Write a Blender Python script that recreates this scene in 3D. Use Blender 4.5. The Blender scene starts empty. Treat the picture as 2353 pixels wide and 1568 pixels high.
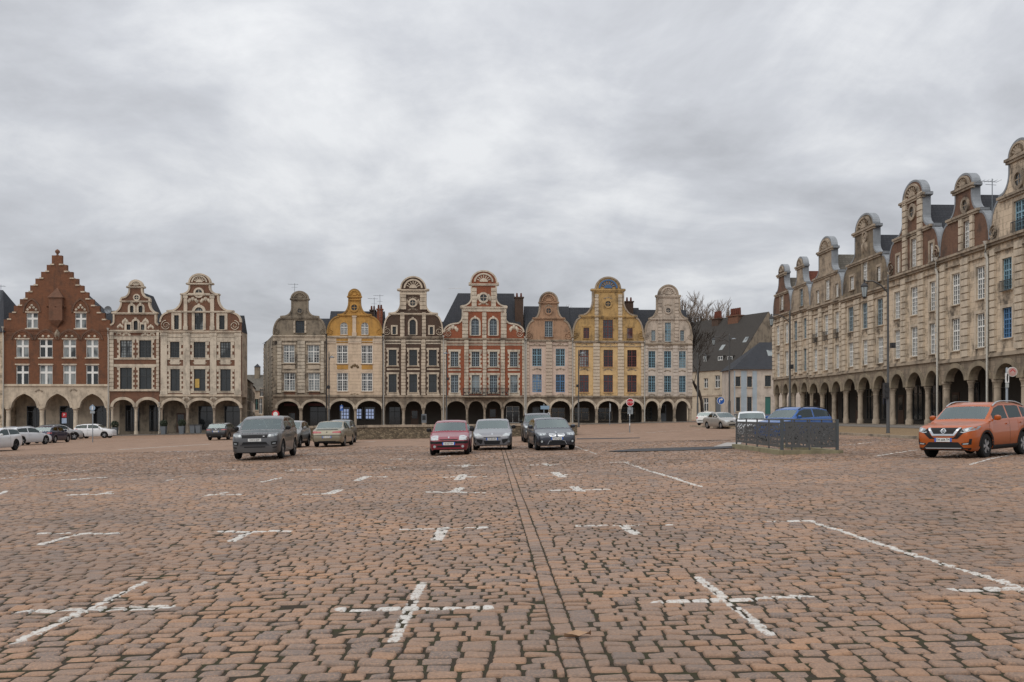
import bpy, bmesh, math, random
import numpy as np
from mathutils import Vector, Matrix
from mathutils.geometry import delaunay_2d_cdt
from mathutils.bvhtree import BVHTree

C = bpy.context.scene.collection
R = random.Random(7)
PI = math.pi
# ------------------------------------------------------------------ camera geometry (reference frame 2353 wide)
FPX, CX, HY, EYE, SL = 2288.0, 1176.5, 953.0, 1.6, 0.021

def gz(x, y=0):                                   # the square falls gently to the left
    return SL * x

def G(px, py):                                    # point of the ground seen at a reference position
    Z = EYE * FPX / ((py - HY) + SL * (px - CX))
    return ((px - CX) / FPX * Z, Z)

def at(px, py, Z):
    return Vector(((px - CX) / FPX * Z, Z, EYE - (py - HY) / FPX * Z))

# ------------------------------------------------------------------ objects
def tag(o, label=None, cat=None, group=None, kind=None):
    if label: o['label'] = label
    if cat: o['category'] = cat
    if group: o['group'] = group
    if kind: o['kind'] = kind
    return o

def empty(name, loc, rz=0.0, label=None, cat=None, group=None):
    o = bpy.data.objects.new(name, None)
    o.location = loc
    o.rotation_euler = (0, 0, rz)
    o.empty_display_size = 0.3
    C.objects.link(o)
    return tag(o, label, cat, group)

def inside(lp, x, z):
    r = False
    j = len(lp) - 1
    for i in range(len(lp)):
        a, b = lp[i], lp[j]
        if (a[1] > z) != (b[1] > z) and x < (b[0]-a[0]) * (z-a[1]) / (b[1]-a[1]) + a[0]: r = not r
        j = i
    return r

class MB:
    """collects faces and links them as one mesh object"""
    def __init__(s):
        s.v = []; s.f = []; s.m = []
    def add(s, vs, fs, m=0):
        o = len(s.v)
        s.v += [tuple(p) for p in vs]
        for f in fs:
            s.f.append([i + o for i in f]); s.m.append(m)
        return s
    def box(s, x0, x1, y0, y1, z0, z1, m=0):
        if x0 > x1: x0, x1 = x1, x0
        if y0 > y1: y0, y1 = y1, y0
        if z0 > z1: z0, z1 = z1, z0
        vs = [(x0,y0,z0),(x1,y0,z0),(x1,y1,z0),(x0,y1,z0),(x0,y0,z1),(x1,y0,z1),(x1,y1,z1),(x0,y1,z1)]
        return s.add(vs, [(0,3,2,1),(4,5,6,7),(0,1,5,4),(1,2,6,5),(2,3,7,6),(3,0,4,7)], m)
    def prism(s, outer, holes, y0, y1, m=0, back=True):
        """polygon with holes in the x-z plane, extruded from y0 (front) to y1"""
        loops = [outer] + list(holes)
        pts, edges = [], []
        for lp in loops:
            o = len(pts)
            n = len(lp)
            pts += [Vector((p[0], p[1])) for p in lp]
            edges += [(o + i, o + (i + 1) % n) for i in range(n)]
        vs, es, fs, *_ = delaunay_2d_cdt(pts, edges, [], 1, 1e-5)
        keep = []
        for f in fs:
            x = sum(vs[i].x for i in f) / len(f); z = sum(vs[i].y for i in f) / len(f)
            if inside(outer, x, z) and not any(inside(h, x, z) for h in holes): keep.append(list(f))
        fs = keep
        s.add([(p.x, y0, p.y) for p in vs], fs, m)
        if back:
            s.add([(p.x, y1, p.y) for p in vs], [list(f)[::-1] for f in fs], m)
        for k, lp in enumerate(loops):
            a = sum(lp[i][0] * lp[(i + 1) % len(lp)][1] - lp[(i + 1) % len(lp)][0] * lp[i][1] for i in range(len(lp)))
            ccw = (a > 0) == (k == 0)
            n = len(lp)
            vv = [(p[0], y0, p[1]) for p in lp] + [(p[0], y1, p[1]) for p in lp]
            ff = []
            for i in range(n):
                j = (i + 1) % n
                ff.append((j, i, i + n, j + n) if ccw else (i, j, j + n, i + n))
            s.add(vv, ff, m)
        return s
    def tube(s, pts, r, n=6, m=0, cap=True):
        pts = [Vector(p) for p in pts]
        rs = r if isinstance(r, (list, tuple)) else [r] * len(pts)
        rings = []
        up = Vector((0, 0, 1))
        for i, p in enumerate(pts):
            d = (pts[min(i + 1, len(pts) - 1)] - pts[max(i - 1, 0)]).normalized()
            a = d.cross(up)
            if a.length < 1e-3: a = d.cross(Vector((1, 0, 0)))
            a.normalize(); b = d.cross(a)
            rings.append([p + (a * math.cos(t) + b * math.sin(t)) * rs[i] for t in [2 * PI * k / n for k in range(n)]])
        vs = [q for rg in rings for q in rg]
        fs = []
        for i in range(len(pts) - 1):
            for k in range(n):
                k2 = (k + 1) % n
                fs.append((i*n + k, i*n + k2, (i+1)*n + k2, (i+1)*n + k))
        if cap:
            fs.append(tuple(range(n))[::-1]); fs.append(tuple((len(pts)-1)*n + k for k in range(n)))
        return s.add(vs, fs, m)
    def lathe(s, prof, cx=0, cy=0, n=14, m=0):
        vs = []
        for (r, z) in prof:
            vs += [(cx + r * math.cos(2*PI*k/n), cy + r * math.sin(2*PI*k/n), z) for k in range(n)]
        fs = []
        for i in range(len(prof) - 1):
            for k in range(n):
                k2 = (k + 1) % n
                fs.append((i*n + k, i*n + k2, (i+1)*n + k2, (i+1)*n + k))
        fs.append(tuple(range(n))[::-1]); fs.append(tuple((len(prof)-1)*n + k for k in range(n)))
        return s.add(vs, fs, m)
    def build(s, name, mats, parent=None, smooth=None, mw=None):
        me = bpy.data.meshes.new(name)
        me.from_pydata(s.v, [], s.f)
        for mt in (mats if isinstance(mats, (list, tuple)) else [mats]):
            me.materials.append(mt)
        me.polygons.foreach_set('material_index', s.m)
        me.validate()
        if smooth:
            me.polygons.foreach_set('use_smooth', [True] * len(me.polygons))
            me.set_sharp_from_angle(angle=math.radians(smooth))
        me.update()
        o = bpy.data.objects.new(name, me)
        C.objects.link(o)
        if parent: o.parent = parent
        if mw is not None: o.matrix_local = mw
        return o

def text_mesh(txt, size, name, m, parent, mw, squeeze=1.0):
    cu = bpy.data.curves.new(name, 'FONT')
    cu.body = txt; cu.size = size; cu.align_x = 'CENTER'; cu.align_y = 'CENTER'; cu.extrude = 0.002
    t = bpy.data.objects.new(name, cu)
    me = bpy.data.meshes.new_from_object(t)
    bpy.data.objects.remove(t); me.name = name
    me.transform(Matrix.Diagonal((squeeze, 1, 1, 1)))
    me.materials.clear(); me.materials.append(m)
    o = bpy.data.objects.new(name, me)
    C.objects.link(o); o.parent = parent; o.matrix_local = mw
    return o

# ------------------------------------------------------------------ materials
def srgb(r, g, b):
    f = lambda c: (c/255/12.92) if c <= 10 else (((c/255) + .055)/1.055)**2.4
    return (f(r), f(g), f(b), 1)

class NT:
    def __init__(s, name):
        s.mat = bpy.data.materials.new(name); s.mat.use_nodes = True
        s.t = s.mat.node_tree; s.n = s.t.nodes
        s.p = s.n['Principled BSDF']
        tc = s.n.new('ShaderNodeTexCoord'); s.obj = tc.outputs['Object']
    def link(s, a, b): s.t.links.new(a, b)
    def node(s, typ, **kw):
        n = s.n.new(typ)
        for k, v in kw.items():
            if k in n.inputs: 
                if hasattr(v, 'is_linked'): s.link(v, n.inputs[k])
                else: n.inputs[k].default_value = v
            else: setattr(n, k, v)
        return n
    def wallvec(s):                                # (x + y, z): bricks on every upright face
        sx = s.node('ShaderNodeSeparateXYZ'); s.link(s.obj, sx.inputs[0])
        a = s.math('ADD', sx.outputs[0], sx.outputs[1])
        c = s.node('ShaderNodeCombineXYZ'); s.link(a, c.inputs[0]); s.link(sx.outputs[2], c.inputs[1])
        return c.outputs[0]
    def math(s, op, a, b=None, clamp=False):
        n = s.n.new('ShaderNodeMath'); n.operation = op; n.use_clamp = clamp
        for i, v in enumerate((a, b)):
            if v is None: continue
            if hasattr(v, 'is_linked'): s.link(v, n.inputs[i])
            else: n.inputs[i].default_value = v
        return n.outputs[0]
    def noise(s, vec, scale, detail=4, rough=.6, dist=0.0):
        n = s.n.new('ShaderNodeTexNoise')
        s.link(vec, n.inputs['Vector'])
        n.inputs['Scale'].default_value = scale; n.inputs['Detail'].default_value = detail
        n.inputs['Roughness'].default_value = rough; n.inputs['Distortion'].default_value = dist
        return n.outputs[0]
    def scale(s, vec, v):
        n = s.n.new('ShaderNodeVectorMath'); n.operation = 'MULTIPLY'
        s.link(vec, n.inputs[0]); n.inputs[1].default_value = v
        return n.outputs[0]
    def ramp(s, fac, stops):
        n = s.n.new('ShaderNodeValToRGB'); s.link(fac, n.inputs[0])
        e = n.color_ramp.elements
        e[0].position, e[0].color = stops[0]; e[1].position, e[1].color = stops[-1]
        for p, c in stops[1:-1]:
            k = e.new(p); k.color = c
        return n.outputs[0]
    def mix(s, fac, a, b, mode='MIX'):
        n = s.n.new('ShaderNodeMix'); n.data_type = 'RGBA'; n.blend_type = mode
        for i, v in ((0, fac), (6, a), (7, b)):
            if hasattr(v, 'is_linked'): s.link(v, n.inputs[i])
            else: n.inputs[i].default_value = v
        return n.outputs[2]
    def bump(s, h, strength=.4, dist=.02):
        n = s.n.new('ShaderNodeBump'); s.link(h, n.inputs['Height'])
        n.inputs['Strength'].default_value = strength; n.inputs['Distance'].default_value = dist
        s.link(n.outputs[0], s.p.inputs['Normal'])
    def out(s, col, rough=.8, spec=.3):
        if hasattr(col, 'is_linked'): s.link(col, s.p.inputs['Base Color'])
        else: s.p.inputs['Base Color'].default_value = col
        if hasattr(rough, 'is_linked'): s.link(rough, s.p.inputs['Roughness'])
        else: s.p.inputs['Roughness'].default_value = rough
        s.p.inputs['Specular IOR Level'].default_value = spec
        return s.mat

def mul(c, k): return (c[0]*k, c[1]*k, c[2]*k, 1)

def grime(t, col, amount, dark=(.05, .043, .037, 1)):
    """soot in patches and thin vertical runs"""
    big = t.noise(t.obj, .7, 8, .7)
    run = t.noise(t.scale(t.obj, (2.2, 2.2, .4)), 1.2, 5, .65)
    k = t.math('ADD', t.math('MULTIPLY', big, 1.1), t.math('MULTIPLY', run, .55))
    f = t.ramp(k, [(.78, (0, 0, 0, 1)), (.99, (1, 1, 1, 1))])
    f = t.math('MULTIPLY', f, amount * 1.25, True)
    return t.mix(f, col, dark)

def m_stucco(name, c, soil=.3, rough=.85):
    t = NT(name)
    n = t.noise(t.obj, 1.2, 6, .7)
    col = t.mix(n, mul(c, .8), mul(c, 1.14))
    n2 = t.noise(t.obj, 14, 3, .6)
    col = t.mix(t.math('MULTIPLY', n2, .35), col, mul(c, .72))
    col = grime(t, col, soil)
    t.bump(n2, .25, .01)
    return t.out(col, rough, .2)

def m_blocks(name, c1, c2, mortar, bw=.9, bh=.42, soil=.3, mort=.012, bumpk=.5, vary=.35):
    t = NT(name)
    v = t.wallvec()
    b = t.node('ShaderNodeTexBrick')
    t.link(v, b.inputs['Vector'])
    b.inputs['Color1'].default_value = c1; b.inputs['Color2'].default_value = c2; b.inputs['Mortar'].default_value = mortar
    b.inputs['Scale'].default_value = 1; b.inputs['Mortar Size'].default_value = mort
    b.inputs['Brick Width'].default_value = bw; b.inputs['Row Height'].default_value = bh
    b.inputs['Mortar Smooth'].default_value = .2
    n = t.noise(t.obj, 2.3, 6, .7)
    col = t.mix(t.math('MULTIPLY', n, vary * 1.6), b.outputs[0], mul(c1, .52))
    n2 = t.noise(t.obj, .45, 3, .5)
    col = t.mix(t.math('MULTIPLY', n2, vary), col, mul(c2, 1.3))
    col = grime(t, col, soil)
    h = t.math('ADD', t.math('MULTIPLY', b.outputs[1], -1.0), t.math('MULTIPLY', t.noise(t.obj, 20, 2), .3))
    t.bump(h, bumpk, .015)
    return t.out(col, .88, .2)

def m_plain(name, c, rough=.5, metal=0.0, spec=.5, coat=0.0, var=0.0, vs=3.0):
    t = NT(name)
    t.p.inputs['Metallic'].default_value = metal
    if coat:
        t.p.inputs['Coat Weight'].default_value = coat; t.p.inputs['Coat Roughness'].default_value = .04
    if var:
        n = t.noise(t.obj, vs, 5, .65)
        return t.out(t.mix(n, mul(c, 1 - var), mul(c, 1 + var)), rough, spec)
    return t.out(c, rough, spec)

def m_glass(name, c=(.018, .022, .024, 1), rough=.07, ior=1.55, curtain=None, seed=0.0):
    t = NT(name)
    t.p.inputs['IOR'].default_value = ior
    n = t.noise(t.obj, .9 + seed, 2, .5)
    col = t.mix(n, mul(c, .4), mul(c, 1.9))
    if curtain:                                     # net curtains hanging behind the pane
        w = t.noise(t.scale(t.obj, (9, 9, .25)), 2.0, 2, .5)
        f = t.ramp(w, [(.3, mul(curtain, .55)), (.7, curtain)])
        k = t.ramp(t.noise(t.scale(t.obj, (.6, .6, .35)), 1.1 + seed, 1), [(.38, (0, 0, 0, 1)), (.5, (1, 1, 1, 1))])
        col = t.mix(k, col, f)
    return t.out(col, rough, .5)

def m_carpaint(name, c, metal=.35):
    t = NT(name)
    t.p.inputs['Metallic'].default_value = metal
    t.p.inputs['Coat Weight'].default_value = .6; t.p.inputs['Coat Roughness'].default_value = .03; t.p.inputs['Specular IOR Level'].default_value = .35
    sz = t.node('ShaderNodeSeparateXYZ'); t.link(t.obj, sz.inputs[0])
    n = t.noise(t.obj, 5, 4, .7)
    dust = t.math('MULTIPLY', t.ramp(sz.outputs[2], [(.15, (1, 1, 1, 1)), (.75, (0.12, 0.12, 0.12, 1))]), t.math('MULTIPLY', n, .3))
    t.link(t.mix(dust, c, (.1, .085, .07, 1)), t.p.inputs['Base Color'])
    r = t.math('ADD', t.math('MULTIPLY', dust, .7), .3)
    t.link(r, t.p.inputs['Roughness'])
    return t.mat

M = {}
def mats():
    M['glass'] = m_glass('window_glass')
    M['glass_b'] = m_glass('window_glass_blue', (.03, .04, .05, 1), seed=.4)
    M['glass_c'] = m_glass('window_glass_curtain', curtain=(.3, .33, .33, 1), seed=.2)
    M['shop'] = m_glass('shop_glass', (.012, .014, .016, 1), .08, 1.6)
    M['white'] = m_plain('white_paint', (.72, .72, .69, 1), .5, var=.08)
    M['greyframe'] = m_plain('grey_blue_paint', (.25, .31, .34, 1), .5, var=.1)
    M['dkframe'] = m_plain('dark_paint', (.03, .034, .036, 1), .45)
    M['blueframe'] = m_plain('blue_paint', (.08, .2, .38, 1), .45, var=.1)
    M['paleblue'] = m_plain('pale_blue_paint', (.19, .33, .41, 1), .45, var=.1)
    M['redframe'] = m_plain('dark_red_paint', (.13, .032, .028, 1), .45, var=.1)
    M['green'] = m_plain('green_paint', (.03, .13, .11, 1), .5)
    M['grey'] = m_plain('slate_grey_paint', (.12, .135, .15, 1), .55, var=.1)
    M['wood'] = m_plain('brown_wood', (.07, .035, .02, 1), .6, var=.25)
    M['zinc'] = m_plain('zinc_sheet', (.23, .245, .26, 1), .55, .3, var=.45, vs=1.5)
    M['pipe'] = m_plain('pale_pipe', (.5, .48, .43, 1), .6, var=.15)
    M['pipedk'] = m_plain('dark_pipe', (.04, .04, .042, 1), .5)
    M['iron'] = m_plain('black_iron', (.018, .018, .02, 1), .5)
    M['galv'] = m_plain('galvanised_steel', (.2, .22, .24, 1), .5, .5, var=.15)
    M['dark'] = m_plain('painted_opening_shade', (.022, .02, .018, 1), .9)  # near-black colour standing for shade inside the slits and stair well
    M['stone'] = m_stucco('pale_stone', (.58, .49, .38, 1), .34)
    M['stonew'] = m_stucco('white_stone', (.6, .525, .42, 1), .36)
    M['stonegr'] = m_stucco('sooty_stone', (.38, .31, .235, 1), .55)
    M['stonedk'] = m_stucco('dark_weathered_stone', (.27, .225, .17, 1), .6)
    M['arc'] = m_blocks('arcade_sandstone', (.34, .27, .2, 1), (.25, .2, .15, 1), (.12, .1, .08, 1), .62, .36, .42)
    M['brick'] = m_blocks('dark_red_brick', (.235, .102, .053, 1), (.165, .073, .042, 1), (.17, .10, .07, 1), .22, .075, .38, .008)
    M['brickbr'] = m_blocks('brown_brick', (.22, .105, .064, 1), (.16, .077, .05, 1), (.2, .15, .11, 1), .22, .075, .3, .008)
    M['brickdk'] = m_blocks('sooty_brick', (.115, .07, .05, 1), (.08, .052, .04, 1), (.11, .085, .065, 1), .22, .075, .35, .008)
    M['brickor'] = m_blocks('orange_brick', (.33, .108, .054, 1), (.265, .085, .045, 1), (.3, .15, .1, 1), .22, .075, .25, .006)
    M['slate'] = m_blocks('roof_slate', (.055, .058, .066, 1), (.04, .043, .05, 1), (.02, .021, .025, 1), .3, .22, .1, .014)
    M['slatebr'] = m_blocks('brown_roof_tiles', (.066, .06, .054, 1), (.05, .045, .041, 1), (.022, .02, .018, 1), .26, .18, .2, .014)
    M['slatest'] = m_blocks('lichened_roof_tiles', (.17, .155, .13, 1), (.11, .1, .085, 1), (.04, .037, .032, 1), .3, .22, .3, .014)
    M['redtile'] = m_blocks('red_roof_tiles', (.2, .065, .04, 1), (.14, .05, .034, 1), (.05, .025, .02, 1), .26, .2, .2, .014)
    M['leaf'] = m_plain('dry_leaf', (.32, .2, .12, 1), .7, var=.2, vs=30)
    M['stonegrb'] = m_blocks('sooty_ashlar', (.46, .385, .29, 1), (.26, .215, .165, 1), (.1, .085, .07, 1), .75, .36, .85)
    M['cream'] = m_stucco('cream_render', (.67, .54, .41, 1), .2)
    M['creamb'] = m_blocks('cream_rusticated_render', (.68, .535, .395, 1), (.63, .5, .365, 1), (.4, .31, .22, 1), 30, .47, .2, .022, .8)
    M['creamst'] = m_stucco('cream_stone', (.6, .5, .38, 1), .12)
    M['ochre'] = m_stucco('ochre_render', (.52, .29, .085, 1), .3)
    M['ochredk'] = m_stucco('weathered_ochre_render', (.36, .21, .07, 1), .4)
    M['crest'] = m_plain('painted_crest', (.14, .09, .04, 1), .6, var=.5, vs=6)
    M['pink'] = m_stucco('pink_render', (.6, .47, .385, 1), .22)
    M['pinkst'] = m_stucco('pinkish_stone', (.53, .43, .34, 1), .1)
    M['pinkdk'] = m_stucco('faded_brown_pink_render', (.4, .25, .16, 1), .38)
    M['yellow'] = m_stucco('yellow_render', (.65, .455, .23, 1), .26)
    M['yellowdk'] = m_stucco('weathered_yellow_render', (.48, .315, .135, 1), .5)
    M['sunburst'] = m_plain('blue_painted_relief', (.05, .12, .24, 1), .6, var=.3)
    M['whiter'] = m_stucco('white_render', (.57, .5, .43, 1), .24)
    M['whiterd'] = m_stucco('weathered_white_render', (.52, .44, .36, 1), .4)
    M['shopwall'] = m_stucco('shade_toned_arcade_wall', (.065, .056, .047, 1), .3)  # dark base colour puts the arcade's shade into the back wall
    M['brickgr'] = m_blocks('soot_stained_brick', (.21, .115, .075, 1), (.15, .08, .054, 1), (.17, .13, .1, 1), .22, .075, .55, .008)
    M['ashlar'] = m_blocks('pale_ashlar', (.65, .53, .395, 1), (.57, .46, .34, 1), (.25, .2, .145, 1), 1.1, .42, .7, .014)
    M['ashlard'] = m_blocks('weathered_ashlar', (.45, .36, .265, 1), (.34, .275, .205, 1), (.17, .13, .1, 1), .9, .38, .55, .01)
    M['ashlargr'] = m_blocks('blackened_ashlar', (.27, .215, .145, 1), (.19, .15, .11, 1), (.11, .09, .07, 1), .8, .36, .7, .01)
    M['arcst'] = m_stucco('arcade_voussoir_stone', (.3, .245, .175, 1), .4)
mats()
# ------------------------------------------------------------------ facades
class Row:
    """the plane of a row of house fronts: A (plan point), e (direction seen from left to right)"""
    def __init__(s, A, e):
        s.A = A; l = math.hypot(*e); s.e = (e[0]/l, e[1]/l)
        s.rz = math.atan2(s.e[1], s.e[0])
    def uz(s, px, py):
        dx = (px - CX) / FPX
        u = (dx * s.A[1] - s.A[0]) / (s.e[0] - dx * s.e[1])
        Z = s.A[1] + u * s.e[1]
        return u, EYE - (py - HY) / FPX * Z
    def pt(s, u):
        return (s.A[0] + u * s.e[0], s.A[1] + u * s.e[1])

def arc_pts(uc, a, z0, rise, n=14, pointed=False):
    """left to right over an arch"""
    if pointed:
        pts = []
        for k in range(n + 1):
            t = k / n
            x = -1 + 2 * t
            y = (1 - abs(x) ** 2.0) ** .62 * .93 + .07 * max(0, 1 - abs(x) * 3.2)
            pts.append((uc + a * x, z0 + rise * y))
        return pts
    return [(uc - a * math.cos(PI * k / n), z0 + rise * math.sin(PI * k / n)) for k in range(n + 1)]

def profile(ops, n=7):
    """right half of a gable from the eave up, in (half-width, height) fractions"""
    pts = [ops[0][1:]]
    for op in ops[1:]:
        x0, y0 = pts[-1]
        if op[0] == 'A':
            for k in range(1, 11):
                t = PI / 2 * k / 10
                pts.append((x0 * math.cos(t), y0 + (1 - y0) * math.sin(t)))
            continue
        x1, y1 = op[1:]
        if op[0] == 'L': pts.append((x1, y1))
        for k in range(1, n + 1):
            t = PI / 2 * k / n
            if op[0] == 'V': pts.append((x1 + (x0 - x1) * math.cos(t), y0 + (y1 - y0) * math.sin(t)))
            if op[0] == 'C': pts.append((x0 + (x1 - x0) * math.sin(t), y0 + (y1 - y0) * (1 - math.cos(t))))
    return pts

def scroll(s, h1, s2, n, nh, lh, lo, r):
    """volute, ledge, concave sweep, neck, ledge, round top"""
    return [('M', 1, 0), ('L', 1, .06), ('V', s, h1), ('L', s + .05, h1 + .005), ('L', s + .05, h1 + .035), ('L', s2, h1 + .04),
            ('C', n, nh), ('L', n, lh), ('L', lo, lh + .005), ('L', lo, lh + .03), ('L', r, lh + .035), ('A',)]

def window(parent, poly, kind, fm, glass, y=.2, sur=None, surm=None, w=.22, proud=.05):
    """poly: (u0, u1, z0, z1, arched)"""
    u0, u1, z0, z1, ar = poly
    W, H = u1 - u0, z1 - z0
    zt = z1 - W / 2 if ar else z1
    if ar: out = [(u0, z0), (u1, z0)] + arc_pts((u0+u1)/2, W/2, zt, W/2, 10)[::-1]
    else: out = [(u0, z0), (u1, z0), (u1, z1), (u0, z1)]
    b = MB(); b.prism(out, [], y, y + .04, back=False)
    pane = b.build('window', glass, parent)
    f = MB(); yf, yb = y - .06, y - .003
    t = max(.05, W * .055)
    if ar:
        inn = [(u0+t, z0+t), (u1-t, z0+t)] + arc_pts((u0+u1)/2, W/2 - t, zt, W/2 - t, 10)[::-1]
    else:
        inn = [(u0+t, z0+t), (u1-t, z0+t), (u1-t, z1-t), (u0+t, z1-t)]
    f.prism(out, [inn], yf, yb, back=False)
    um = (u0 + u1) / 2
    def vb(u, za, zb, k): f.box(u - k, u + k, yf + .006, yb, za, zb)
    def hb(z, ua, ub, k): f.box(ua, ub, yf + .009, yb, z - k, z + k)
    zr = z0 + H * (.62 if kind != 'g' else .6)
    if kind in 'cgpx': vb(um, z0 + t, z1 - t*.9, t * .8 if kind != 'x' else t * 1.5)
    if kind in 'cgpx': hb(zr, u0 + t, u1 - t, t * .75 if kind != 'x' else t * 1.5)
    if kind in 'cg':
        nb = 2 if kind == 'c' else 3
        for side in ((u0, um), (um, u1)):
            for k in range(1, nb if kind == 'c' else nb):
                vb(side[0] + (side[1]-side[0]) * k / nb, z0 + t, z1 - t, .02)
        for k in range(1, 4):
            hb(z0 + (zr - z0) * k / 4, u0 + t, u1 - t, .018)
        hb(zr + (z1 - zr) * .5, u0 + t, u1 - t, .018)
    f.build('frame', fm, pane)
    if sur:
        s = MB(); p0, p1 = -proud, .003
        if ar:
            so = [(u0-w, z0-.02), (u1+w, z0-.02)] + arc_pts(um, W/2 + w, zt, W/2 + w, 10)[::-1]
            s.prism(so, [[(u0, z0), (u1, z0)] + arc_pts(um, W/2, zt, W/2, 10)[::-1]], p0, p1, back=False)
            s.box(um - .14, um + .14, p0 - .05, p1, z1 - .02, z1 + w + .12)
        elif sur == 'plain' or sur == 'ped':
            s.prism([(u0-w, z0-.02), (u1+w, z0-.02), (u1+w, z1+w), (u0-w, z1+w)], [[(u0, z0), (u1, z0), (u1, z1), (u0, z1)]], p0, p1, back=False)
            if sur == 'ped':
                s.prism([(u0-w*1.6, z1+w), (u1+w*1.6, z1+w), (um, z1+w+W*.42)], [], p0 - .08, p1, back=False)
        elif sur == 'quoin':
            s.box(u0 - w*1.5, u1 + w*1.5, p0, p1, z1, z1 + w * 1.2)
            s.box(u0 - w*1.5, u1 + w*1.5, p0, p1, z0 - w*.8, z0)
            nq = max(4, int(round(H / .36)))
            if nq % 2 == 0: nq += 1
            for q in range(nq):
                e = w * (1.25 if q % 2 == 0 else .6)
                za, zb = z0 + H * q / nq, z0 + H * (q + 1) / nq - .012
                s.box(u0 - e, u0, p0, p1, za, zb); s.box(u1, u1 + e, p0, p1, za, zb)
        elif sur == 'hood':
            s.box(u0 - w*.8, u1 + w*.8, p0, p1, z1 + .02, z1 + w)
            q = MB(); q.box(u0 - w*.8, u1 + w*.8, p0 - .1, p1, z0 - .16, z0 - .01); q.build('sill', surm, pane)
        elif sur == 'lines':                          # pale lintel and sill of a stone cross window
            s.box(u0 - w, u1 + w, p0, p1, z1, z1 + .14)
            q = MB(); q.box(u0 - w, u1 + w, p0 - .04, p1, z0 - .14, z0); q.build('sill', surm, pane)
        s.box(u0 - .1, u1 + .1, -.14, .19, z0 - .075, z0 - .004) if sur in ('plain', 'quoin', 'ped') else None
        s.build('surround' if sur not in ('lines', 'hood') else 'lintel', surm, pane)
    return pane

def spiral(b, uc, zc, r, y, turn, n=34, k=.055):
    pts, rs = [], []
    for i in range(n):
        t = i / (n - 1)
        a = turn * t * 2 * PI * 1.9 + PI / 2
        rr = r * (1 - .82 * t)
        pts.append((uc + rr * math.cos(a), y, zc + rr * math.sin(a))); rs.append(k * r * (1.9 - t))
    b.tube(pts, rs, 6)

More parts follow.
